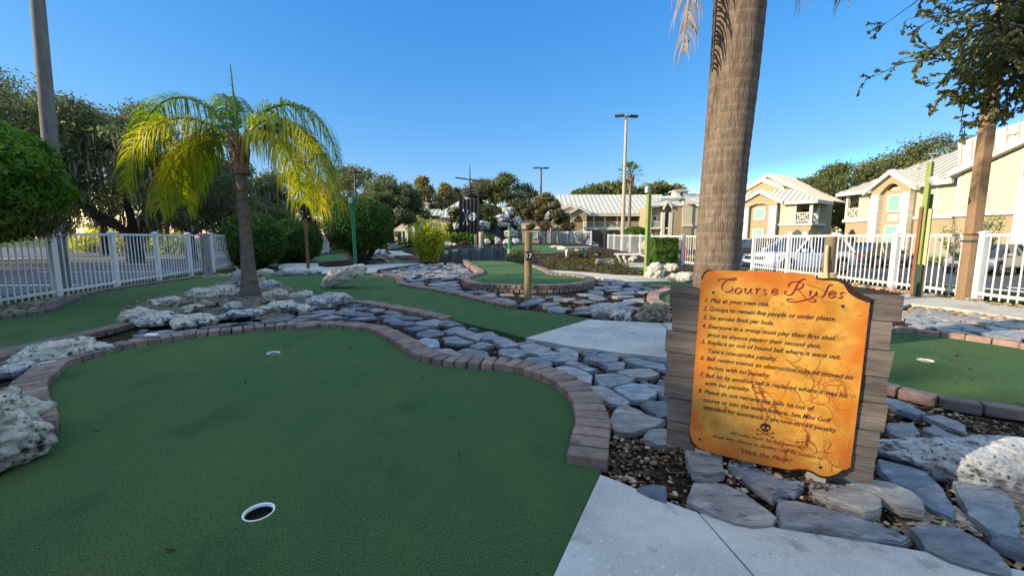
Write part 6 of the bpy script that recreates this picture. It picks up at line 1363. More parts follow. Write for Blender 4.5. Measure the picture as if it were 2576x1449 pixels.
def window(F, par, org, a0, a1, z0, z1, d, pane='teal', fw=.14, name='window'):
    b = MB(); F.box(b, a0 - fw, a1 + fw, d, d + .09, z1, z1 + fw); F.box(b, a0 - fw, a1 + fw, d, d + .09, z0 - fw, z0); F.box(b, a0 - fw, a0, d, d + .085, z0, z1); F.box(b, a1, a1 + fw, d, d + .085, z0, z1)
    o = b.build(name, M['trim'], par, org); b = MB(); F.box(b, a0, a1, d, d + .03, z0, z1); b.build('pane', M[pane], o, org); return o
def railing(F, par, org, a0, a1, z0, z1, d, cross=True):
    b = MB(); F.box(b, a0, a1, d, d + .07, z1 - .08, z1); F.box(b, a0, a1, d, d + .07, z0, z0 + .08)
    k = max(2, int((a1 - a0) / .14))
    for i in range(k + 1): q = a0 + (a1 - a0) * i / k; F.box(b, q - .022, q + .022, d + .01, d + .045, z0, z1)
    if cross:
        for s in (0, 1):
            A, B = (a0, a1) if s else (a1, a0); dx = .06 if B > A else -.06
            F.poly(b, [(A, z0 + .08), (A + dx, z0 + .04), (B, z1 - .1), (B - dx, z1 - .04)], d + .05, d + .078)
    return b.build('railing', M['trim'], par, org)
GZ = -.7
# ---------------------------------------------------------------- the building numbered 205
F = Fac((29.2, 37.1, 0), (.07, -1)); Bd = thing('apartment_building', 'cream two-storey building with a plate reading 205, at the right', 'building', F.P(8, -3, -.6), 0, 'cream apartment buildings'); o = Bd.location
T4 = lambda pts, d=0: F.tr('f4', pts, d)
sL = F.px('f4', 285, 830)[0]; sR = 24.0; sB = F.px('f4', 1480, 640)[0]; zE = F.px('f4', 1000, 705)[1]; zBelt = F.px('f4', 1150, 1100)[1]
b = MB(); lap(F, b, sL, sB, zBelt, zE, 0, .2); b.build('siding', M['siding'], Bd, o)
b = MB(); F.box(b, F.px('f4', 110, 1200)[0], sB, -.3, 0, GZ, zBelt - .1); F.box(b, sL, sB, -9, -.32, GZ, zE - .05); b.build('wall', M['stucco'], Bd, o)
b = MB(); F.box(b, F.px('f4', 90, 1150)[0], sB, -.1, .14, zBelt - .14, zBelt + .10)
for x in (1230, 1480): q = F.px('f4', x, 800)[0]; F.box(b, q - .08, q + .08, 0, .05, zBelt + .1, zE)
b.build('trim', M['trim'], Bd, o)
# gable bay
gd = .55
aL, aR = F.px('f4', 420, 900, gd)[0], F.px('f4', 905, 780, gd)[0]; q1, q2 = F.px('f4', 518, 900, gd)[0], F.px('f4', 806, 850, gd)[0]; pk = F.px('f4', 650, 610, gd); zl, zr = F.px('f4', 435, 800, gd)[1], F.px('f4', 905, 725, gd)[1]; zs = F.px('f4', 810, 800, gd)[1]; ze = min(zl, zr)
am = (aL + aR) / 2; zpk = pk[1]
b = MB(); F.poly(b, [(aL, zs), (aL, ze), (am, zpk), (aR, ze), (aR, zs), (q2, zs)] + arch(q2, q1, zs, .75)[1:-1] + [(q1, zs)], .2, gd); F.box(b, aL + .01, aR - .01, 0, .2, GZ, ze); b.build('gable_wall', M['stucco'], Bd, o)
for a0, a1 in ((aL, q1), (q2, aR)): b = MB(); quoin(F, b, a0, a1, GZ, zs, .2, gd + .06); b.build('corner_pillar', M['trim'], Bd, o)
w0, w1 = F.px('f4', 630, 950, .3), F.px('f4', 765, 940, .3); zt, zb_ = F.px('f4', 700, 850, .3)[1], F.px('f4', 690, 1022, .3)[1]
window(F, Bd, o, w0[0], w1[0], zb_, zt, .2); zt2 = F.px('f4', 650, 1220, .3)[1]; window(F, Bd, o, w0[0] - .02, w1[0] + .02, zt2 - 1.6, zt2, .2)
cz = F.px('f4', 672, 1110, .3)[1]; b = MB(); F.box(b, (w0[0] + w1[0]) / 2 - .42, (w0[0] + w1[0]) / 2 + .42, .2, .26, cz - .27, cz + .27); pl = b.build('number_plate', M['trim'], Bd, o, bev=.05)
tx = text('205', .36, M['stucco'], pl, F.P((w0[0] + w1[0]) / 2, .27, cz - .13) - o, align='CENTER'); tx.rotation_euler = Matrix((F.e, Vector((0, 0, 1)), F.n)).transposed().to_euler()
def chevron(F, par, org, l, pkk, r_, d0, d1, th=.26, back=-4.5, seam=.55):
    b = MB(); F.poly(b, [l, pkk, r_, (r_[0], r_[1] - th), (pkk[0], pkk[1] - th * 1.15), (l[0], l[1] - th)], d0, d1); b.build('fascia', M['trim'], par, org)
    slab([F.P(l[0], d1 - .02, l[1] + .002), F.P(l[0], back, l[1] + .002), F.P(pkk[0], back, pkk[1] + .002), F.P(pkk[0], d1 - .02, pkk[1] + .002)], .07, seam, 'roof', par, org)
    slab([F.P(r_[0], d1 - .02, r_[1] + .002), F.P(r_[0], back, r_[1] + .002), F.P(pkk[0], back, pkk[1] + .002), F.P(pkk[0], d1 - .02, pkk[1] + .002)], .07, seam, 'roof', par, org)
chevron(F, Bd, o, (aL - .55, ze + .02), (am, zpk + .42), (aR + .55, ze + .02), gd - .1, gd + .28)
# left porch
pl0 = F.px('f4', 135, 900)[0]; zr0, zr1 = F.px('f4', 200, 1122)[1], F.px('f4', 200, 995)[1]; b = MB(); F.box(b, pl0, pl0 + .22, -.1, .12, zBelt, zE); F.box(b, pl0 + .02, pl0 + .2, -2.6, -2.4, zBelt, zE); b.build('column', M['trim'], Bd, o)
railing(F, Bd, o, pl0 + .22, sL, zr0, zr1, -.02); b = MB(); F.box(b, pl0 - .1, sL, -2.8, .1, zBelt - .16, zBelt + .02); b.build('balcony_floor', M['trim'], Bd, o)
b = MB(); a0, a1 = F.px('f4', 150, 1300)[0], F.px('f4', 232, 1300)[0]; zz = F.px('f4', 190, 1300)[1]; F.poly(b, [(a0, GZ), (a0, zz)] + arch(a0, a1, zz, .35)[1:-1] + [(a1, zz), (a1, GZ)], -.02, .012); b.build('arch_opening', M['dark'], Bd, o)
# roofs
zRd = zE + 3.3
slab([F.P(pl0 - .5, .6, zE - .1), F.P(aL - .3, .6, zE - .1), F.P(aL + 1.2, -2.6, zE + 1.65), F.P(pl0 + 2.6, -2.6, zE + 1.65)], .09, .5, 'roof', Bd, o)
slab([F.P(pl0 + 2.6, -2.6, zE + 1.65), F.P(sB + 2, -2.6, zE + 1.65), F.P(sB + 2, -5.8, zRd), F.P(pl0 + 5.4, -5.8, zRd)], .09, .5, 'roof', Bd, o)
slab([F.P(aR + .2, .45, zE - .02), F.P(sB + .1, .45, zE - .02), F.P(sB + .1, -2.6, zE + 1.65), F.P(aR - 2.2, -2.6, zE + 1.65)], .09, .5, 'roof', Bd, o)
b = MB(); F.box(b, aR, sB + .1, .40, .56, zE - .26, zE - .03); b.build('fascia', M['trim'], Bd, o)
b = MB(); F.box(b, pl0 - .5, aL, .55, .7, zE - .3, zE - .06); b.build('fascia', M['trim'], Bd, o)
slab([F.P(pl0 - .5, .6, zE - .1), F.P(pl0 - .5, -11, zE - .1), F.P(pl0 + 5.4, -5.8, zRd), F.P(pl0 + 5.4, -5.79, zRd)], .09, .5, 'roof', Bd, o)
# tall gable block at the right
d2 = .62; zB2 = F.px('f4', 1500, 1070, d2)[1]; r0, r1 = F.px('f4', 1480, 618, d2), F.px('f4', 2277, 262, d2); sl = (r1[1] - r0[1]) / (r1[0] - r0[0]); sP = r0[0] + 9.0; zP = r0[1] + sl * 9.0
rk = lambda a: r0[1] + sl * (a - r0[0])
s2 = F.px('f4', 1480, 700, d2)[0]; s3 = F.px('f4', 2225, 900, d2)[0]
b = MB(); z = zB2
while z < zP - .1:
    l = s2 if z + .2 < rk(s2) else r0[0] + (z + .2 - r0[1]) / sl; rr_ = max(s3, l) if z < rk(s3) - .25 else max(l, r0[0] + 18 - (l - r0[0]))
    if z < rk(s3) - .25: lap(F, b, l, s3, z, z + .2, d2, .2)
    z += .2
b.build('siding', M['siding'], Bd, o)
b = MB(); F.poly(b, [(s2, GZ), (s2, r0[1]), (sP, zP), (sP + 9, r0[1]), (sP + 9, GZ)], -8, d2 - .03); b.build('wall', M['siding'], Bd, o)
b = MB(); F.box(b, s2, s3, d2 - .02, d2 + .004, GZ, zB2 - .1); b.build('lower_wall', M['stucco'], Bd, o)
b = MB(); F.box(b, s2 - .05, s3, d2 - .05, d2 + .16, zB2 - .15, zB2 + .1); F.box(b, s2 - .02, s2 + .16, d2, d2 + .05, zB2 + .1, r0[1] - .05); F.box(b, s3 - .12, s3, d2, d2 + .05, GZ, rk(s3) - .6); b.build('trim', M['trim'], Bd, o)
b = MB(); quoin(F, b, s3, s3 + 1.1, GZ, F.px('f4', 2250, 640, d2)[1], d2, d2 + .25); b.build('corner_pillar', M['trim'], Bd, o)
e0 = F.px('f4', 1395, 612, d2)
b = MB(); F.poly(b, [(e0[0], e0[1] - .05), (e0[0], e0[1] + .28), (sP, zP + .55), (sP, zP + .1)], d2 - .1, d2 + .32); b.build('fascia', M['trim'], Bd, o)
u0, u1 = F.px('f4', 1490, 205, -.8), F.px('f4', 2277, 48, -.8)
b0_ = F.px('f4', 1425, 545, d2)
slab([F.P(b0_[0], .1, b0_[1] - .2), F.P(sP, .1, zP + .3), F.P(sP, -.8, u1[1] + 1.2), F.P(u0[0], -.8, u0[1])], .1, .62, 'roof', Bd, o)
b = MB(); F.poly(b, [(b0_[0], b0_[1] - .3), (sP, zP), (sP, u1[1] + 1.1), (u0[0], u0[1] - .05)], -7, -.9); b.build('attic', M['trim'], Bd, o)
q = F.P(*[F.px('f4', 2100, 250, 0)[0], -.1, F.px('f4', 2100, 250, 0)[1]]) - o; b = MB(); b.tube([q, q + Vector((0, 0, .75))], .11, 10); b.tube([q + Vector((0, 0, .7)), q + Vector((0, 0, .88))], .24, 10); b.build('vent_pipe', M['trim'], Bd, auto=50)
# ---------------------------------------------------------------- cream building left of it, with corner balcony
F = Fac((31.2, 43.6, 0), (.6, -.8)); Bd = thing('apartment_building', 'cream building with a corner balcony and two teal windows, right of the big palm', 'building', F.P(-2, -4, -.6), 0, 'cream apartment buildings'); o = Bd.location
F2 = Fac((31.2, 43.6, 0), (.8, .6))
zE = F.px('f3', 2050, 590)[1]; zB = F.px('f3', 1900, 945)[1]; s1, s0 = 0, F.px('f3', 1500, 800)[0]; pa = F.px('f3', 1765, 750)[0]
b = MB(); lap(F, b, s0, pa, zB, zE, 0, .22); b.build('siding', M['siding'], Bd, o)
b = MB(); F.box(b, s0, 0, -.25, 0, GZ, zB - .1); F.box(b, s0, pa, -6, -.26, GZ, zE - .05); F.box(b, pa, 0, -6, -2.2, GZ, zE - .05); b.build('wall', M['stucco'], Bd, o)
W2 = F2.px('f3', 2230, 800)[0]
b = MB(); F2.box(b, .26, W2, -.25, -.01, GZ, zB - .1); b.build('side_wall', M['stucco'], Bd, o)
b = MB(); F.box(b, s0 - .1, .12, -.2, .14, zB - .16, zB + .08); F2.box(b, .13, W2, -.2, .13, zB - .16, zB + .08); b.build('trim', M['trim'], Bd, o)
b = MB(); F.box(b, -.26, .02, -.26, .02, zB + .08, zE); F2.box(b, W2 * .55, W2 * .55 + .22, -.24, -.02, zB + .08, zE); F.box(b, pa - .04, pa + .12, -.1, .03, zB + .08, zE); b.build('column', M['trim'], Bd, o)
zr0, zr1 = F.px('f3', 1860, 912)[1], F.px('f3', 1860, 765)[1]
railing(F, Bd, o, pa + .1, -.26, zr0, zr1, -.12); railing(F2, Bd, o, .1, W2 * .55, zr0, zr1, -.14); railing(F2, Bd, o, W2 * .55 + .2, W2, zr0, zr1, -.14, False)
for x in (1800, 1900, 1950): q = F.px('f3', x, 700)[0]; b = MB(); F.box(b, q - .3, q + .3, -2.2, -2.14, zB + .1, zE - .7); b.build('window', M['dark'], Bd, o)
for F_, x0, x1, y in ((F, 1725, 1880, 1100), (F2, 1985, 2065, 1080), (F2, 2100, 2170, 1080)):
    a0, zz = F_.px('f3', x0, y); a1 = F_.px('f3', x1, y)[0]; b = MB(); F_.poly(b, [(a0, GZ), (a0, zz)] + arch(a0, a1, zz, .45)[1:-1] + [(a1, zz), (a1, GZ)], -.05, .014); b.build('arch_opening', M['dark'], Bd, o)
b = MB()
for x0, x1 in ((1650, 1722), (1882, 1965)): F.box(b, F.px('f3', x0, 1100)[0], F.px('f3', x1, 1100)[0], 0, .08, GZ, F.px('f3', x0, 1075)[1])
b.build('arch_pillar', M['trim'], Bd, o)
gd = .5; aR = F.px('f3', 1480, 700, gd)[0]; q2 = F.px('f3', 1365, 700, gd)[0]; q1 = F.px('f3', 1042, 700, gd)[0]; aL = q1 - (aR - q2); zs = F.px('f3', 1420, 662, gd)[1]; ze = F.px('f3', 1480, 600, gd)[1]; am = (aL + aR) / 2; zpk = F.px('f3', 1210, 490, gd)[1]
b = MB(); F.poly(b, [(aL, zs), (aL, ze), (am, zpk), (aR, ze), (aR, zs), (q2, zs)] + arch(q2, q1, zs, .35)[1:-1] + [(q1, zs)], .15, gd); F.box(b, aL + .01, aR - .01, 0, .15, GZ, ze); b.build('gable_wall', M['stucco'], Bd, o)
for a0, a1 in ((aL, q1), (q2, aR)): b = MB(); quoin(F, b, a0, a1, GZ, zs, .15, gd + .06, .5); b.build('corner_pillar', M['trim'], Bd, o)
w0, w1 = F.px('f3', 1140, 800, .25)[0], F.px('f3', 1278, 800, .25)[0]; window(F, Bd, o, w0, w1, F.px('f3', 1200, 862, .25)[1], F.px('f3', 1200, 712, .25)[1], .15); window(F, Bd, o, w0 - .05, w1 - .05, GZ + .9, F.px('f3', 1200, 1040, .25)[1], .15)
chevron(F, Bd, o, (aL - .6, ze - .05), (am, zpk + .45), (aR + .6, ze - .05), gd - .1, gd + .28, back=-4)
L2 = Vector((0, 0, 0)); cE = F.P(.55, .5, zE + .02); hp = F.P(-4.2, -3.4, zE + 2.3); hL = F.P(-9, -3.4, zE + 2.3)
slab([F.P(-10, .5, zE + .02), cE, hp, hL], .1, .55, 'roof', Bd, o); cR = F2.P(W2 + .6, .5, zE + .02)
slab([cE, cR, F2.P(W2 - 2.5, -4, zE + 2.3), hp], .1, .55, 'roof', Bd, o)
b = MB(); F.box(b, aR + .5, .56, .42, .56, zE - .22, zE + .04); F2.box(b, -.4, W2 + .6, .42, .56, zE - .22, zE + .04); b.build('fascia', M['trim'], Bd, o)
FB = Fac(F.P(0, -4.5, 0), F.e); zp2 = FB.px('f3', 1350, 165)[1]; ap = FB.px('f3', 1350, 165)[0]; ar, zr_ = FB.px('f3', 2200, 570); al = ap - (ar - ap)
b = MB(); FB.poly(b, [(al, zr_), (ap, zp2 - .3), (ar, zr_)], -.3, 0); b.build('gable_wall', M['stucco'], Bd, o)
chevron(FB, Bd, o, (al, zr_), (ap, zp2), (ar, zr_), -.2, .3, back=-8)
b = MB(); a0, z0 = FB.px('f3', 1370, 215); FB.poly(b, [(a0 - 1.0, z0 - 1.1), (a0 + 1.2, z0 - 1.1), (a0, z0)], 0, .05); b.build('vent', M['lamp'], Bd, o)
FM = Fac(F.P(0, -2.2, 0), F.e); ap, zp3 = FM.px('f3', 1260, 245); b = MB(); FM.poly(b, [(ap - 5, zp3 - 2.6), (ap, zp3 - .3), (ap + 2.0, zp3 - 1.35), (ap + 2.0, zp3 - 2.6)], -.3, 0); b.build('gable_wall', M['stucco'], Bd, o)
chevron(FM, Bd, o, (ap - 5.2, zp3 - 2.7), (ap, zp3), (ap + 2.4, zp3 - 1.25), -.2, .25, back=-3)
# ---------------------------------------------------------------- long tan building in the middle
F = Fac((7, 68, 0), (1, 0)); Bd = thing('apartment_building', 'long tan building with a ribbed metal roof in the middle distance', 'building', F.P(10, -4, -.6), 0, 'cream apartment buildings'); o = Bd.location
T3 = lambda x, y, d=0: F.px('c3', x, y, d)
s0, s1 = T3(690, 700)[0], T3(1640, 700)[0]; zE = T3(1300, 575)[1]; zR = AY('c3', 1200, 395, 75).z; zM = T3(1300, 705)[1]
b = MB(); F.box(b, s0, T3(1042, 0)[0], -8, -.06, GZ, zE); F.box(b, T3(1042, 0)[0], s1, -8, -2.4, GZ, zE); b.build('wall', M['stucco'], Bd, o)
b = MB(); lap(F, b, T3(690, 0)[0], T3(885, 0)[0], T3(830, 690)[1], zE + 1.2, 0, .28); b.build('siding', M['siding'], Bd, o)
b = MB(); F.box(b, s0, T3(885, 0)[0], 0, .1, T3(830, 708)[1], T3(830, 690)[1]); F.box(b, T3(1040, 0)[0], s1, -2.4, .1, zM - .25, zM + .1)
for x in (1110, 1217, 1335, 1450): q = T3(x, 0)[0]; F.box(b, q - .12, q + .12, -.1, .05, zM + .1, zE)
b.build('trim', M['trim'], Bd, o)
railing(F, Bd, o, T3(1042, 0)[0], s1, zM + .1, T3(1200, 642)[1], -.05, False)
b = MB(); F.poly(b, [(T3(1042, 0)[0], GZ), (T3(1042, 0)[0], zM - .25), (s1, zM - .25), (s1, GZ)][::1], -.25, -.02); b.build('arcade_wall', M['stucco'], Bd, o)
for x0, x1 in ((1045, 1205), (1225, 1390), (1410, 1570)):
    a0, a1 = T3(x0, 0)[0], T3(x1, 0)[0]; zz = T3(1100, 765)[1]; b = MB(); F.poly(b, [(a0, GZ), (a0, zz)] + arch(a0, a1, zz, .95)[1:-1] + [(a1, zz), (a1, GZ)], -.1, .0); b.build('arch_opening', M['dark'], Bd, o)
slab([F.P(s0 - .5, .7, zE), F.P(s1 + 1, .7, zE), F.P(s1 + 4, -7, zR), F.P(T3(760, 0, -7)[0], -7, zR)], .12, .75, 'roof', Bd, o)
b = MB(); F.box(b, s0, s1, .55, .72, zE - .3, zE - .02); b.build('fascia', M['trim'], Bd, o)
# porch tower
gd = 1.2; a0, a1 = T3(885, 0, gd)[0], T3(1040, 0, gd)[0]; zs = T3(960, 640, gd)[1]; ze = T3(890, 565, gd)[1]; zp = T3(965, 530, gd)[1]; am = (a0 + a1) / 2; q0, q1 = T3(915, 0, gd)[0], T3(1010, 0, gd)[0]
b = MB(); F.poly(b, [(a0, zs), (a0, ze), (am, zp), (a1, ze), (a1, zs), (q1, zs)] + arch(q1, q0, zs, .95)[1:-1] + [(q0, zs)], .8, gd); b.build('gable_wall', M['stucco'], Bd, o)
for l, r_ in ((a0, q0), (q1, a1)): b = MB(); quoin(F, b, l, r_, GZ, zs, .8, gd + .06, .5); b.build('corner_pillar', M['trim'], Bd, o)
railing(F, Bd, o, q0, q1, T3(960, 778, gd)[1], T3(960, 718, gd)[1], gd - .2)
chevron(F, Bd, o, (a0 - .4, ze), (am, zp + .45), (a1 + .5, ze), gd - .1, gd + .3, back=-2)
chevron(F, Bd, o, (T3(770, 0)[0] - .4, T3(780, 545)[1]), (T3(880, 0)[0], T3(880, 482)[1]), (T3(1060, 0)[0], T3(1060, 560)[1]), .0, .35, back=-3)
b = MB(); F.poly(b, [(T3(790, 0)[0], zE), (T3(880, 0)[0], T3(880, 497)[1]), (T3(1030, 0)[0], zE)], -.2, .05); b.build('gable_wall', M['siding'], Bd, o)
# right wing
F = Fac((22, 62, 0), (1, -.05)); T3 = lambda x, y, d=0: F.px('c3', x, y, d)
s0, s1 = T3(1640, 0)[0], T3(2250, 0)[0]; zE = T3(1750, 500)[1]
b = MB(); F.box(b, s0, s1, -7, -.3, GZ, zE); b.build('wall', M['stucco'], Bd, o)
b = MB(); F.box(b, T3(1950, 0)[0], T3(2040, 0)[0], -.3, .5, T3(1990, 690)[1], T3(1990, 450)[1]); F.box(b, T3(2040, 0)[0], s1, -.3, .3, GZ, zE); b.build('siding', M['siding'], Bd, o)
b = MB(); F.box(b, T3(1845, 0)[0], T3(1960, 0)[0], -.3, .35, GZ, zE); F.box(b, T3(1950, 0)[0], T3(2040, 0)[0], -.3, .48, GZ, T3(1990, 690)[1]); F.box(b, s0, T3(1660, 0)[0], -.3, .3, GZ, zE); b.build('side_wall', M['stucco'], Bd, o)
for x0, x1, y0, y1, r_ in ((1660, 1755, 610, 700, .8), (1795, 1828, 575, 705, .45)):
    l, r2 = T3(x0, 0)[0], T3(x1, 0)[0]; za, zb2 = T3(0, y1)[1], T3(0, y0)[1]; b = MB(); F.poly(b, [(l, za), (l, zb2)] + arch(l, r2, zb2, r_)[1:-1] + [(r2, zb2), (r2, za)], -.28, -.27 + .55 * (x0 > 1700)); b.build('arch_opening', M['stucco' if x0 < 1700 else 'dark'], Bd, o)
railing(F, Bd, o, T3(1650, 0)[0], T3(1760, 0)[0], T3(0, 700)[1], T3(0, 645)[1], .1, False)
b = MB(); F.box(b, T3(1640, 0)[0], T3(1845, 0)[0], -.3, .35, T3(0, 715)[1], T3(0, 700)[1]); F.box(b, T3(1950, 0)[0], T3(2050, 0)[0], .3, .62, T3(0, 692)[1], T3(0, 672)[1]); b.build('trim', M['trim'], Bd, o)
for x0, x1 in ((1762, 1792), (1832, 1864)): b = MB(); quoin(F, b, T3(x0, 0, .4)[0], T3(x1, 0, .4)[0], GZ, T3(0, 560, .4)[1], -.2, .42, .5); b.build('corner_pillar', M['trim'], Bd, o)
window(F, Bd, o, T3(1682, 0)[0], T3(1712, 0)[0], T3(0, 632)[1], T3(0, 600)[1], -.25, 'dark', .2); window(F, Bd, o, T3(1680, 0)[0], T3(1705, 0)[0], GZ + .5, T3(0, 760)[1], -.25, 'dark', .2)
slab([F.P(s0 - .3, .5, zE), F.P(T3(1800, 0)[0], .5, zE), F.P(T3(1800, 0)[0], -3, T3(0, 445, -3)[1]), F.P(T3(1745, 0)[0], -3, T3(0, 445, -3)[1])], .1, .6, 'roof', Bd, o)
chevron(F, Bd, o, (T3(1765, 0)[0], T3(0, 520)[1]), (T3(1800, 0)[0], T3(0, 455)[1]), (T3(1842, 0)[0], T3(0, 510)[1]), .2, .7, back=-3)
slab([F.P(T3(1810, 0)[0], .5, zE), F.P(T3(1970, 0)[0], .5, zE), F.P(T3(1960, 0)[0], -3, T3(0, 448, -3)[1]), F.P(T3(1800, 0)[0], -3, T3(0, 448, -3)[1])], .1, .6, 'roof', Bd, o)
slab([F.P(T3(1975, 0)[0], .8, T3(0, 492)[1]), F.P(s1, .8, T3(0, 492)[1]), F.P(s1, -4, T3(0, 395, -4)[1]), F.P(T3(1955, 0, -4)[0], -4, T3(0, 395, -4)[1])], .1, .6, 'roof', Bd, o)
slab([F.P(T3(1660, 0, -3)[0], -3, T3(0, 442, -3)[1]), F.P(T3(1960, 0, -3)[0], -3, T3(0, 442, -3)[1]), F.P(T3(1960, 0, -6)[0], -6, T3(0, 405, -6)[1]), F.P(T3(1690, 0, -6)[0], -6, T3(0, 420, -6)[1])], .1, .6, 'roof', Bd, o)
def cupola(par, org, p, w, h):
    b = MB(); b.box(p + Vector((0, 0, h / 2)), (w, w, h)); b.box(p + Vector((0, 0, h + .06)), (w * 1.35, w * 1.35, .14)); cu = b.build('cupola', M['trim'], par, org)
    b = MB(); q = w * .6; b.add([p + Vector((x * q, y * q, h + .13)) for x, y in ((-1, -1), (1, -1), (1, 1), (-1, 1))] + [p + Vector((0, 0, h + .55))], [(0, 1, 4), (1, 2, 4), (2, 3, 4), (3, 0, 4)]); b.build('cupola_roof', M['redroof'], cu, org)
    b = MB(); b.tube([p + Vector((0, -w / 2 + .01, h * .55)), p + Vector((0, -w / 2 - .04, h * .55))], w * .16, 14); b.build('vent', M['lamp'], cu, org)
q = F.px('c3', 1900, 425, -6); cupola(Bd, o, F.P(q[0], -6, q[1]), 1.9, F.px('c3', 1900, 362, -6)[1] - q[1])
# ---------------------------------------------------------------- cream house seen between the waterfall and the tan building
F = Fac((3, 60, 0), (1, 0)); Bd = thing('apartment_building', 'small cream facade glimpsed between the waterfall mound and the brownish oak', 'building', F.P(3.5, -4, -.6), 0, 'cream apartment buildings'); o = Bd.location
T3 = lambda x, y, d=0: F.px('c3', x, y, d)
s0, s1 = T3(330, 0)[0], T3(690, 0)[0]; zE = T3(0, 600)[1]; b = MB(); F.box(b, s0, s1, -7, -.05, GZ, zE); b.build('wall', M['stucco'], Bd, o)
b = MB(); lap(F, b, s0, s1, T3(0, 700)[1], zE, 0, .28); b.build('siding', M['siding'], Bd, o)
b = MB(); F.box(b, s0, s1, 0, .12, T3(0, 712)[1], T3(0, 698)[1]); F.box(b, s0 - .3, s1 + .3, .3, .5, zE - .25, zE); b.build('trim', M['trim'], Bd, o)
slab([F.P(s0 - .4, .6, zE), F.P(s1 + .4, .6, zE), F.P(s1 - 2, -4, zE + 2.1), F.P(s0 + 2, -4, zE + 2.1)], .1, .6, 'roof', Bd, o)
window(F, Bd, o, T3(515, 0)[0], T3(560, 0)[0], T3(0, 790)[1], T3(0, 745)[1], .02)
# ---------------------------------------------------------------- white building at the left centre
F = Fac((-14, 66, 0), (1, 0)); Bd = thing('apartment_building', 'pale building with a cupola, partly hidden by the yellow-green shrub', 'building', F.P(0, -4, -.6), 0, 'cream apartment buildings'); o = Bd.location
T2 = lambda x, y, d=0: F.px('c2', x, y, d)
s0, s1 = T2(640, 0)[0], T2(1500, 0)[0]; zE = T2(0, 610)[1]; zM = T2(0, 722)[1]
b = MB(); F.box(b, s0, s1, -8, -1.8, GZ - .4, zE); F.box(b, T2(930, 0)[0], s1, -1.8, -.2, GZ - .4, zE - .3); b.build('wall', M['trim'], Bd, o)
b = MB(); F.box(b, s0, T2(905, 0)[0], -1.8, .1, zM - .2, zM + .05)
for x in (712, 790, 870): q = T2(x, 0)[0]; F.box(b, q - .1, q + .1, -.1, .05, GZ - .4, zE)
b.build('trim', M['trim'], Bd, o); railing(F, Bd, o, s0, T2(905, 0)[0], zM + .05, T2(0, 682)[1], 0, False)
for x0, x1 in ((900, 928), (972, 995)): b = MB(); quoin(F, b, T2(x0, 0)[0], T2(x1, 0)[0], GZ - .4, zE, -.3, .2, .5); b.build('corner_pillar', M['trim'], Bd, o)
b = MB(); a0, a1 = T2(822, 0)[0], T2(898, 0)[0]; zz = T2(0, 775)[1]; F.poly(b, [(a0, GZ), (a0, zz)] + arch(a0, a1, zz, .6)[1:-1] + [(a1, zz), (a1, GZ)], -1.5, -.2); b.build('arch_opening', M['dark'], Bd, o)
b = MB(); F.box(b, T2(935, 0)[0], T2(955, 0)[0], -.2, -.15, GZ, T2(0, 740)[1]); b.build('door', M['dark'], Bd, o)
slab([F.P(s0 - 1, .8, zE), F.P(T2(1060, 0)[0], .8, zE), F.P(T2(1060, 0)[0], -6, T2(0, 515, -6)[1]), F.P(T2(800, 0)[0], -6, T2(0, 515, -6)[1])], .1, .7, 'roof', Bd, o)
slab([F.P(T2(1070, 0)[0], .6, T2(0, 592)[1]), F.P(T2(1260, 0)[0], .6, T2(0, 590)[1]), F.P(T2(1250, 0, -3)[0], -3, T2(0, 530, -3)[1]), F.P(T2(1050, 0, -3)[0], -3, T2(0, 530, -3)[1])], .1, .7, 'roof', Bd, o)
slab([F.P(T2(1200, 0)[0], .4, T2(0, 590)[1]), F.P(T2(1560, 0)[0], .4, T2(0, 590)[1]), F.P(T2(1560, 0, -6)[0], -6, T2(0, 420, -6)[1]), F.P(T2(1440, 0, -6)[0], -6, T2(0, 445, -6)[1])], .1, .7, 'roof', Bd, o)
slab([F.P(T2(1260, 0)[0], 1.4, T2(0, 612)[1]), F.P(T2(1450, 0)[0], 1.4, T2(0, 612)[1]), F.P(T2(1450, 0)[0], .2, T2(0, 560)[1]), F.P(T2(1280, 0)[0], .2, T2(0, 575)[1])], .1, .6, 'roof', Bd, o)
q = F.px('c2', 1100, 525, -3); cupola(Bd, o, F.P(q[0], -3, q[1] - .4), 1.5, F.px('c2', 1100, 478, -3)[1] - q[1] + .4)
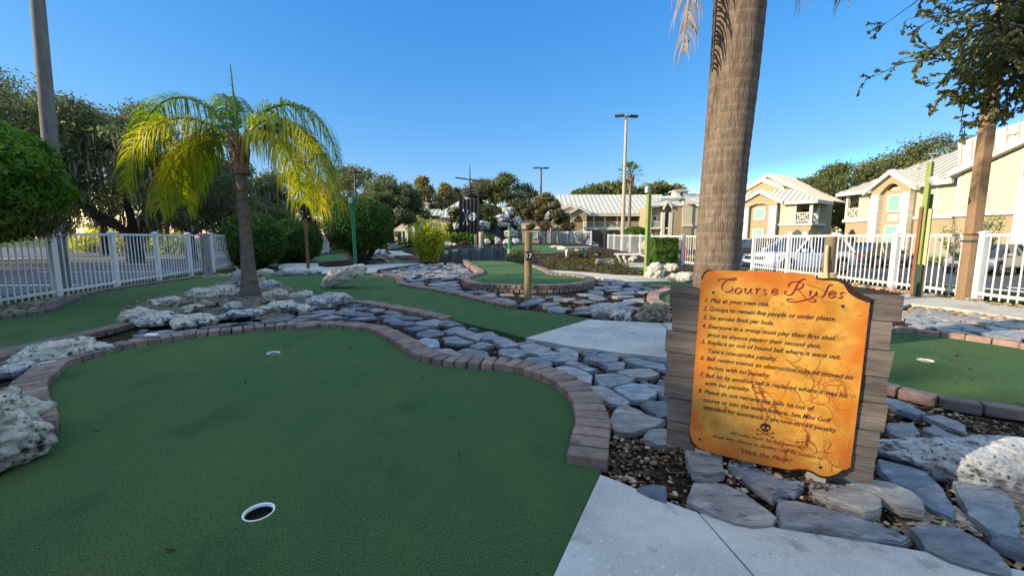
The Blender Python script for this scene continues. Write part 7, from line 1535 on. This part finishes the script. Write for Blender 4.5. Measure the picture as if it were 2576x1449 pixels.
# ================================================================ cars
def car(name, label, loc, rz, paint, L=4.7, Wd=1.88, H=1.66, kind='suv', sc=1, group='cars parked behind the right fence'):
    t = thing(name, label, 'car', loc, rz, group); h = L / 2; hw = Wd / 2; suv = kind == 'suv'
    P_ = mat('car_paint_' + name, paint, None, .28, spec=.5, coat=.7)
    belt = .98 if suv else .88; hood = .98 if suv else .82
    st = [(-h, .42, .92, .80), (-h + .12, .30, belt - .02, .94), (-h + .7, .24, belt + .02, .99), (-h + 1.6, .22, belt, 1), (0, .22, belt - .02, 1), (h - 1.75, .22, belt - .04, 1), (h - 1.45, .22, hood, .99), (h - .8, .24, hood - .06, .975), (h - .22, .28, hood - .18, .90), (h - .02, .38, .62, .74)]
    b = MB(); vs = []; n = 0
    for x, zl, zh, k in st:
        w = hw * k; zm = zl + (zh - zl) * .55
        sec = [(0, zl), (w * .86, zl), (w * .985, zl + .10), (w, zm), (w * .985, zh - .16), (w * .93, zh - .03), (w * .80, zh), (0, zh + .015)]
        full = [(y, z) for y, z in sec] + [(-y, z) for y, z in sec[-2:0:-1]]; n = len(full); vs += [(x, y, z) for y, z in full]
    b.add(vs, [(i * n + k, i * n + (k + 1) % n, (i + 1) * n + (k + 1) % n, (i + 1) * n + k) for i in range(len(st) - 1) for k in range(n)] + [list(range(n))[::-1], [(len(st) - 1) * n + k for k in range(n)]])
    body = b.build('body', P_, t, auto=35)
    cab = [(-h + .12, belt - .03, belt + .02, .86, .80), (-h + .55 if suv else -h + 1.0, belt - .03, H - .16 if suv else H - .06, .88, .70), (-h + 1.1 if suv else -h + 1.5, belt - .03, H - .05, .90, .70), (-.1, belt - .03, H - .03, .91, .70), (h - 2.15, belt - .03, H - .10, .90, .68), (h - 1.35, belt - .06, hood + .01, .86, .80)]
    b = MB(); vs = []
    for x, z0, z1, k0, k1 in cab: vs += [(x, hw * k0, z0), (x, hw * k1, z1 - .03), (x, hw * k1 * .85, z1), (x, -hw * k1 * .85, z1), (x, -hw * k1, z1 - .03), (x, -hw * k0, z0)]
    n = 6; b.add(vs, [(i * n + k, i * n + k + 1, (i + 1) * n + k + 1, (i + 1) * n + k) for i in range(len(cab) - 1) for k in range(n - 1)]); b.build('window', M['glass'], t, auto=40)
    b = MB(); vs = []
    for x, z0, z1, k0, k1 in cab[1:5]: vs += [(x, hw * k1 * 1.0, z1 - .035), (x, hw * k1 * .85, z1 + .012), (x, -hw * k1 * .85, z1 + .012), (x, -hw * k1 * 1.0, z1 - .035)]
    b.add(vs, [(i * 4 + k, i * 4 + k + 1, (i + 1) * 4 + k + 1, (i + 1) * 4 + k) for i in range(3) for k in range(3)])
    for s in (1, -1):
        for (xa, xb, w_) in ((cab[5][0], cab[4][0], .045), (.15, .10, .035), (-h + 1.45, -h + 1.5, .05), (cab[0][0] + .05, cab[1][0], .06)):
            ta = min(range(6), key=lambda i: abs(cab[i][0] - xa)); tb_ = min(range(6), key=lambda i: abs(cab[i][0] - xb))
            b.tube([(xa, s * hw * .905, belt - .03 if ta not in (5,) else hood - .03), (xb, s * hw * .715, cab[tb_][2] - .03)], w_, 6)
    b.build('roof', P_, t, auto=40)
    for sx in (h - .92, -h + .88):
        for s in (1, -1):
            rd = .345 if suv else .32; b = MB(); b.tube([(sx, s * (hw - .24), rd), (sx, s * (hw - .03), rd), (sx, s * (hw + .012), rd)], [rd, rd, rd * .93], 22); wh = b.build('wheel', M['rubber'], t, auto=40)
            b = MB(); b.tube([(sx, s * (hw - .02), rd), (sx, s * (hw + .018), rd)], [rd * .64, rd * .60], 16)
            ri = b.build('rim', M['rim'], wh); b = MB()
            for k in range(5): a = k * 1.2566; b.box((sx + rd * .36 * math.cos(a + .63), s * (hw + .021), rd + rd * .36 * math.sin(a + .63)), (rd * .22, .012, rd * .22))
            b.build('rim_gap', M['rubber'], wh)
            b = MB(); b.tube([(sx, s * (hw - .14), rd + .02), (sx, s * (hw + .006), rd + .02)], rd * 1.16, 22); b.build('wheel_arch', M['black'], t)
    for s in (1, -1):
        b = MB(); b.prism([(h - .50, s * hw * .90, hood - .30), (h - .16, s * hw * .64, hood - .32), (h - .13, s * hw * .66, hood - .20), (h - .48, s * hw * .90, hood - .13)], (0, 0, 0), (.055, s * .03, 0)); b.build('headlight', M['headlight'], t, bev=.01)
        b = MB(); b.box((-h + .10, s * hw * .74, belt - .16), (.16, hw * .34, .20)); b.build('taillight', M['redlight'], t, bev=.02)
        b = MB(); b.box((h - 1.62, s * (hw + .07), belt + .06), (.13, .2, .14)); b.build('mirror', P_, t, bev=.03)
    b = MB(); b.box((h - .10, 0, hood - .30), (.14, hw * 1.05, .20)); b.box((h - .06, 0, .40), (.12, hw * 1.2, .14)); b.build('grille', M['black'], t, bev=.02)
    b = MB(); b.box((-h + .02, 0, .74), (.03, .5, .13)); b.build('number_plate', M['whitepaint'], t)
    t.scale = (sc, sc, sc); return t
def carpos(u, t, v=597): d = ray(u, v); return (d.x * t, d.y * t, hz(d.x * t, d.y * t) + .01)
car('parked_car', 'white SUV facing left, largest of the cars behind the right fence', carpos(2008, 17.8), R(180 + 14), (.62, .64, .68), sc=.97)
car('parked_car', 'dark grey car with red tail lights, right of the white SUV', carpos(2215, 24.5), R(14), (.035, .038, .045), 4.5, 1.8, 1.48, 'sedan')
car('parked_car', 'silver grey car facing left at the right picture edge, behind the fence', carpos(2490, 20.0), R(180 + 24), (.22, .23, .25), 4.6, 1.82, 1.48, 'sedan')
car('parked_car', 'black car with red tail lights, partly hidden behind the white SUV', carpos(1930, 29), R(20), (.02, .02, .024), 4.6, 1.85, 1.7)
car('parked_car', 'small white vehicle beyond the far fence, left of the palm trunk', carpos(1468, 46), R(200), (.7, .7, .7), 3.2, 1.5, 1.4, 'sedan')
# fire hydrant and kerb
p = at(1723, 33, -.55); p.z = hz(p.x, p.y); t = thing('fire_hydrant', 'red fire hydrant behind the fence, left of the big palm trunk', 'hydrant', p); b = MB(); b.tube([(0, 0, 0), (0, 0, .08), (0, 0, .1), (0, 0, .75), (0, 0, .9), (0, 0, 1.0)], [.2, .2, .14, .14, .17, .05], 14); b.tube([(-.26, 0, .6), (.26, 0, .6)], .08, 10); b.tube([(0, -.25, .55), (0, 0, .55)], .1, 10); b.build('body', M['hydrant'], t, auto=50)
b = MB(); b.box((22, 36.5, hz(20, 36) + .05), (22, .25, .16)); tag(b.build('yellow_kerb', M['curbyellow'], org=(22, 36.5, -.6)), kind='structure')
b = MB(); b.box((-21, 28.2, -.27), (26, .15, .02), rz=.1); tag(b.build('parking_line', M['whitepaint'], org=(-21, 28.2, -.3)), kind='structure')
b = MB(); b.box((-14, 12.2, -.30), (9, .12, .012), rz=.02); b.box((-15, 17, -.295), (9, .12, .012), rz=.02); tag(b.build('parking_line', M['whitepaint'], org=(-14, 14, -.3)), kind='structure')
b = MB()
for k in range(5): b.box((12.5 + k * 2.75, 12.2 + .0 * k, hz(12.5 + k * 2.75, 12.2) + .012), (.11, 4.6, .01), rz=.25)
tag(b.build('parking_line', M['whitepaint'], org=(15, 12, -.4)), kind='structure')
# ================================================================ waterfall mound
mb0 = AY('c2', 1680, 800, 36.5); base = Vector((mb0.x, 36.8, .55)); t = thing('waterfall_mound', 'ivy covered rock mound behind the pirate flag', 'rock mound', base); vs, fs = ico(5)
b = MB(); b.add([Vector((v.x * 3.0, v.y * 2.2, max(-.2, v.z * 3.0))) * (1 + .18 * noise.noise(v * 2.2) + .09 * noise.noise(v * 5)) for v in vs], fs); b.build('rock_core', M['rockdark'], t, smooth=True)
r = random.Random(77); b = MB(); C = []
for k in range(84):
    a = r.uniform(3.3, 6.1); el = r.uniform(.45, 1.45); C.append((Vector((3.0 * math.cos(a) * math.cos(el), 2.2 * math.sin(a) * math.cos(el), 3.0 * math.sin(el))), (.5, .45, .35)))
for k in range(16): C.append((Vector((r.uniform(-3.0, -1.2), -1.6 + r.uniform(-.4, .2), r.uniform(1.2, 2.8))), (.45, .4, .4)))
leaves(b, C, 17000, .13, r); b.build('ivy', M['ivy'], t, fix=False)
MR = [('c3', 155, 578, 292, 655, 35.3, 1.6), ('c3', 228, 512, 335, 600, 35.8, 1.0), ('c3', 335, 598, 415, 690, 34.6, .9), ('c3', -10, 640, 112, 728, 34.4, .8), ('c3', 250, 712, 372, 805, 34.2, .8), ('c3', 195, 652, 300, 700, 34.6, 1.2)]
names = ['long pale boulder high on the waterfall mound', 'grey boulder at the top right of the waterfall mound', 'pale boulder on the right flank of the waterfall mound', 'grey boulder just right of the hanging flag', 'rounded white boulder low on the waterfall mound', 'flat mossy boulder in the middle of the waterfall mound']
for (c, x0, y0, x1, y1, Y, dp), nm in zip(MR, names):
    p0 = AY(c, (x0 + x1) / 2, y1, Y); w = (px(c, x1, 0)[0] - px(c, x0, 0)[0]) * Y / CF; h = (px(c, 0, y1)[1] - px(c, 0, y0)[1]) * Y / CF
    rock((p0.x, Y, p0.z), w * 1.15, w, h * 1.1, nm, 'limeb', 300 + x0, sub=4, flat=-2, foot=False, group='boulders of the waterfall')
for i, (x0, y0, x1, y1) in enumerate([(58, 800, 125, 852), (158, 780, 218, 852), (228, 800, 330, 855), (325, 795, 412, 855)]):
    p0 = AY('c3', (x0 + x1) / 2, y1, 33); w = (x1 - x0) * .2667 * 33 / CF; h = (y1 - y0) * .2667 * 33 / CF
    rock((p0.x, 33, p0.z), w, w * .7, h, ['small white rock at the foot of the waterfall beside the stumps', 'upright white rock at the waterfall foot, by the capped pale post', 'low white rock at the waterfall foot between two rope posts', 'white rock at the right end of the waterfall foot'][i], 'limeb', 320 + i, sub=4, foot=False, group='boulders of the waterfall')
for i, (x0, y0, x1, y1) in enumerate([(1370, 830, 1440, 875), (1440, 825, 1520, 870), (1375, 640, 1440, 720), (1640, 645, 1730, 720)]):
    Y = 34.3; p0 = AY('c2', (x0 + x1) / 2, y1, Y); w = (x1 - x0) * .2667 * Y / CF; h = (y1 - y0) * .2667 * Y / CF
    rock((p0.x, Y, p0.z), w, w * .7, h, ['white rock left at the foot of the flag', 'white rock right under the flag', 'pale boulder left of the flag on the mound', 'grey white boulder right behind the flag edge'][i], 'limeb', 340 + i, sub=4, flat=-2 if i > 1 else -.55, foot=False, group='boulders of the waterfall')
r = random.Random(78); b = MB(); C = [(AY('c2', x, y, 33.6), (.5, .4, .4)) for x, y in ((1400, 800), (1470, 790), (1540, 780), (1590, 800), (1690, 800), (1720, 820), (1560, 830), (1340, 790))]; leaves(b, C, 2600, .12, r); tag(b.build('shrub', M['hedge'], org=AY('c2', 1560, 850, 33.6), fix=False), 'low green shrubs around the stumps in front of the waterfall', 'shrub')
r = random.Random(79); b = MB(); C = [(Vector((26.6 - .0 * k, 30.8 - .9 * k, -.35)), (.45, .4, .35)) for k in range(9)]; leaves(b, C, 2600, .09, r); tag(b.build('shrub', M['hedge'], org=(26.6, 27, -.6), fix=False), 'low foundation shrubs along the cream building numbered 205', 'shrub')
# ================================================================ camera, sun, sky
for args in [(-27, -20, 11.6, 399), (-27, -13, 11.9, 400), (-27.5, -6.5, 11.9, 401, 24000), (-27, .2, 10.9, 402), (-28, 7.0, 9.5, 403), (-28.5, 13.5, 9.2, 404), (-31.0, -5.0, 11.9, 406, 24000), (-31.5, -12, 11.6, 407)]: shade_tree(*args)
EXPO = 1.15
cam = bpy.data.cameras.new('camera'); co = bpy.data.objects.new('camera', cam); COL.objects.link(co)
cam.sensor_width = 36; cam.lens = 36 * CF / 2576; cam.clip_start = .05; cam.clip_end = 3000
co.location = (0, 0, CH); co.rotation_euler = (R(90 - 7), 0, 0); SC.camera = co
EL, AZ = R(20), R(197)          # sun stands left and slightly behind the camera
sd = Vector((math.cos(AZ) * math.cos(EL), math.sin(AZ) * math.cos(EL), math.sin(EL)))
su = bpy.data.lights.new('sun', 'SUN'); so = bpy.data.objects.new('sun', su); COL.objects.link(so)
su.energy = 3.8; su.angle = R(.53); su.color = (1, .84, .60); so.rotation_euler = (-sd).to_track_quat('-Z', 'Y').to_euler(); so.location = sd * 50
w = bpy.data.worlds.new('World'); SC.world = w; w.use_nodes = True; nt = w.node_tree; bg = nt.nodes['Background']
sk = nt.nodes.new('ShaderNodeTexSky'); sk.sky_type = 'NISHITA'; sk.sun_disc = False; sk.sun_elevation = EL; sk.sun_rotation = math.atan2(sd.x, sd.y)
sk.air_density = 1.0; sk.dust_density = .35; sk.ozone_density = 4.0; sk.altitude = 100
hs = nt.nodes.new('ShaderNodeHueSaturation'); hs.inputs['Saturation'].default_value = 1.24; nt.links.new(sk.outputs[0], hs.inputs['Color'])
sep = nt.nodes.new('ShaderNodeSeparateColor'); cmb = nt.nodes.new('ShaderNodeCombineColor'); nt.links.new(hs.outputs[0], sep.inputs[0]); KE = .15 * 2 ** EXPO
def mnode(op, x, y):
    n = nt.nodes.new('ShaderNodeMath'); n.operation = op; nt.links.new(x, n.inputs[0]); n.inputs[1].default_value = y; return n.outputs[0]
for ch, (x0, y0, pw) in enumerate([(.067, .067, .83), (.337, .314, .67), (.85, .80, .45)]):     # even out the sky from zenith to horizon
    lo_ = mnode('MULTIPLY', mnode('POWER', mnode('MULTIPLY', sep.outputs[ch], .3 / x0), pw), y0 / KE)
    hi_ = mnode('MULTIPLY', mnode('MAXIMUM', mnode('SUBTRACT', mnode('MULTIPLY', sep.outputs[ch], .3), (.55, 1.15, 1.8)[ch]), 0), 1.6 / KE)     # the glow round the sun keeps its full strength
    ad = nt.nodes.new('ShaderNodeMath'); ad.operation = 'ADD'; nt.links.new(lo_, ad.inputs[0]); nt.links.new(hi_, ad.inputs[1]); nt.links.new(ad.outputs[0], cmb.inputs[ch])
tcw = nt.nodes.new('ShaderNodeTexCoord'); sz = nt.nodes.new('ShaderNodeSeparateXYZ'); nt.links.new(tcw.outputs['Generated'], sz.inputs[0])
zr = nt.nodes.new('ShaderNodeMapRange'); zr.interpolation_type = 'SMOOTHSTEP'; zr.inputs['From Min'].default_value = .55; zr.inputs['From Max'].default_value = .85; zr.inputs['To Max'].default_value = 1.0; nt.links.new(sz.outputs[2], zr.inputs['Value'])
sky_fill = nt.nodes.new('ShaderNodeMix'); sky_fill.data_type = 'RGBA'; nt.links.new(zr.outputs[0], sky_fill.inputs[0]); nt.links.new(cmb.outputs[0], sky_fill.inputs[6]); sky_fill.inputs[7].default_value = rgb(1.02 / KE, 1.32 / KE, 1.66 / KE)      # sky brightened overhead, out of view, added to lift the foreground shade
nt.links.new(sky_fill.outputs[2], bg.inputs[0]); bg.inputs[1].default_value = .15
SC.view_settings.view_transform = 'Standard'; SC.view_settings.look = 'None'; SC.view_settings.gamma = 1; SC.view_settings.exposure = EXPO
SC.cycles.max_bounces = 6; SC.cycles.diffuse_bounces = 3; SC.cycles.transparent_max_bounces = 8
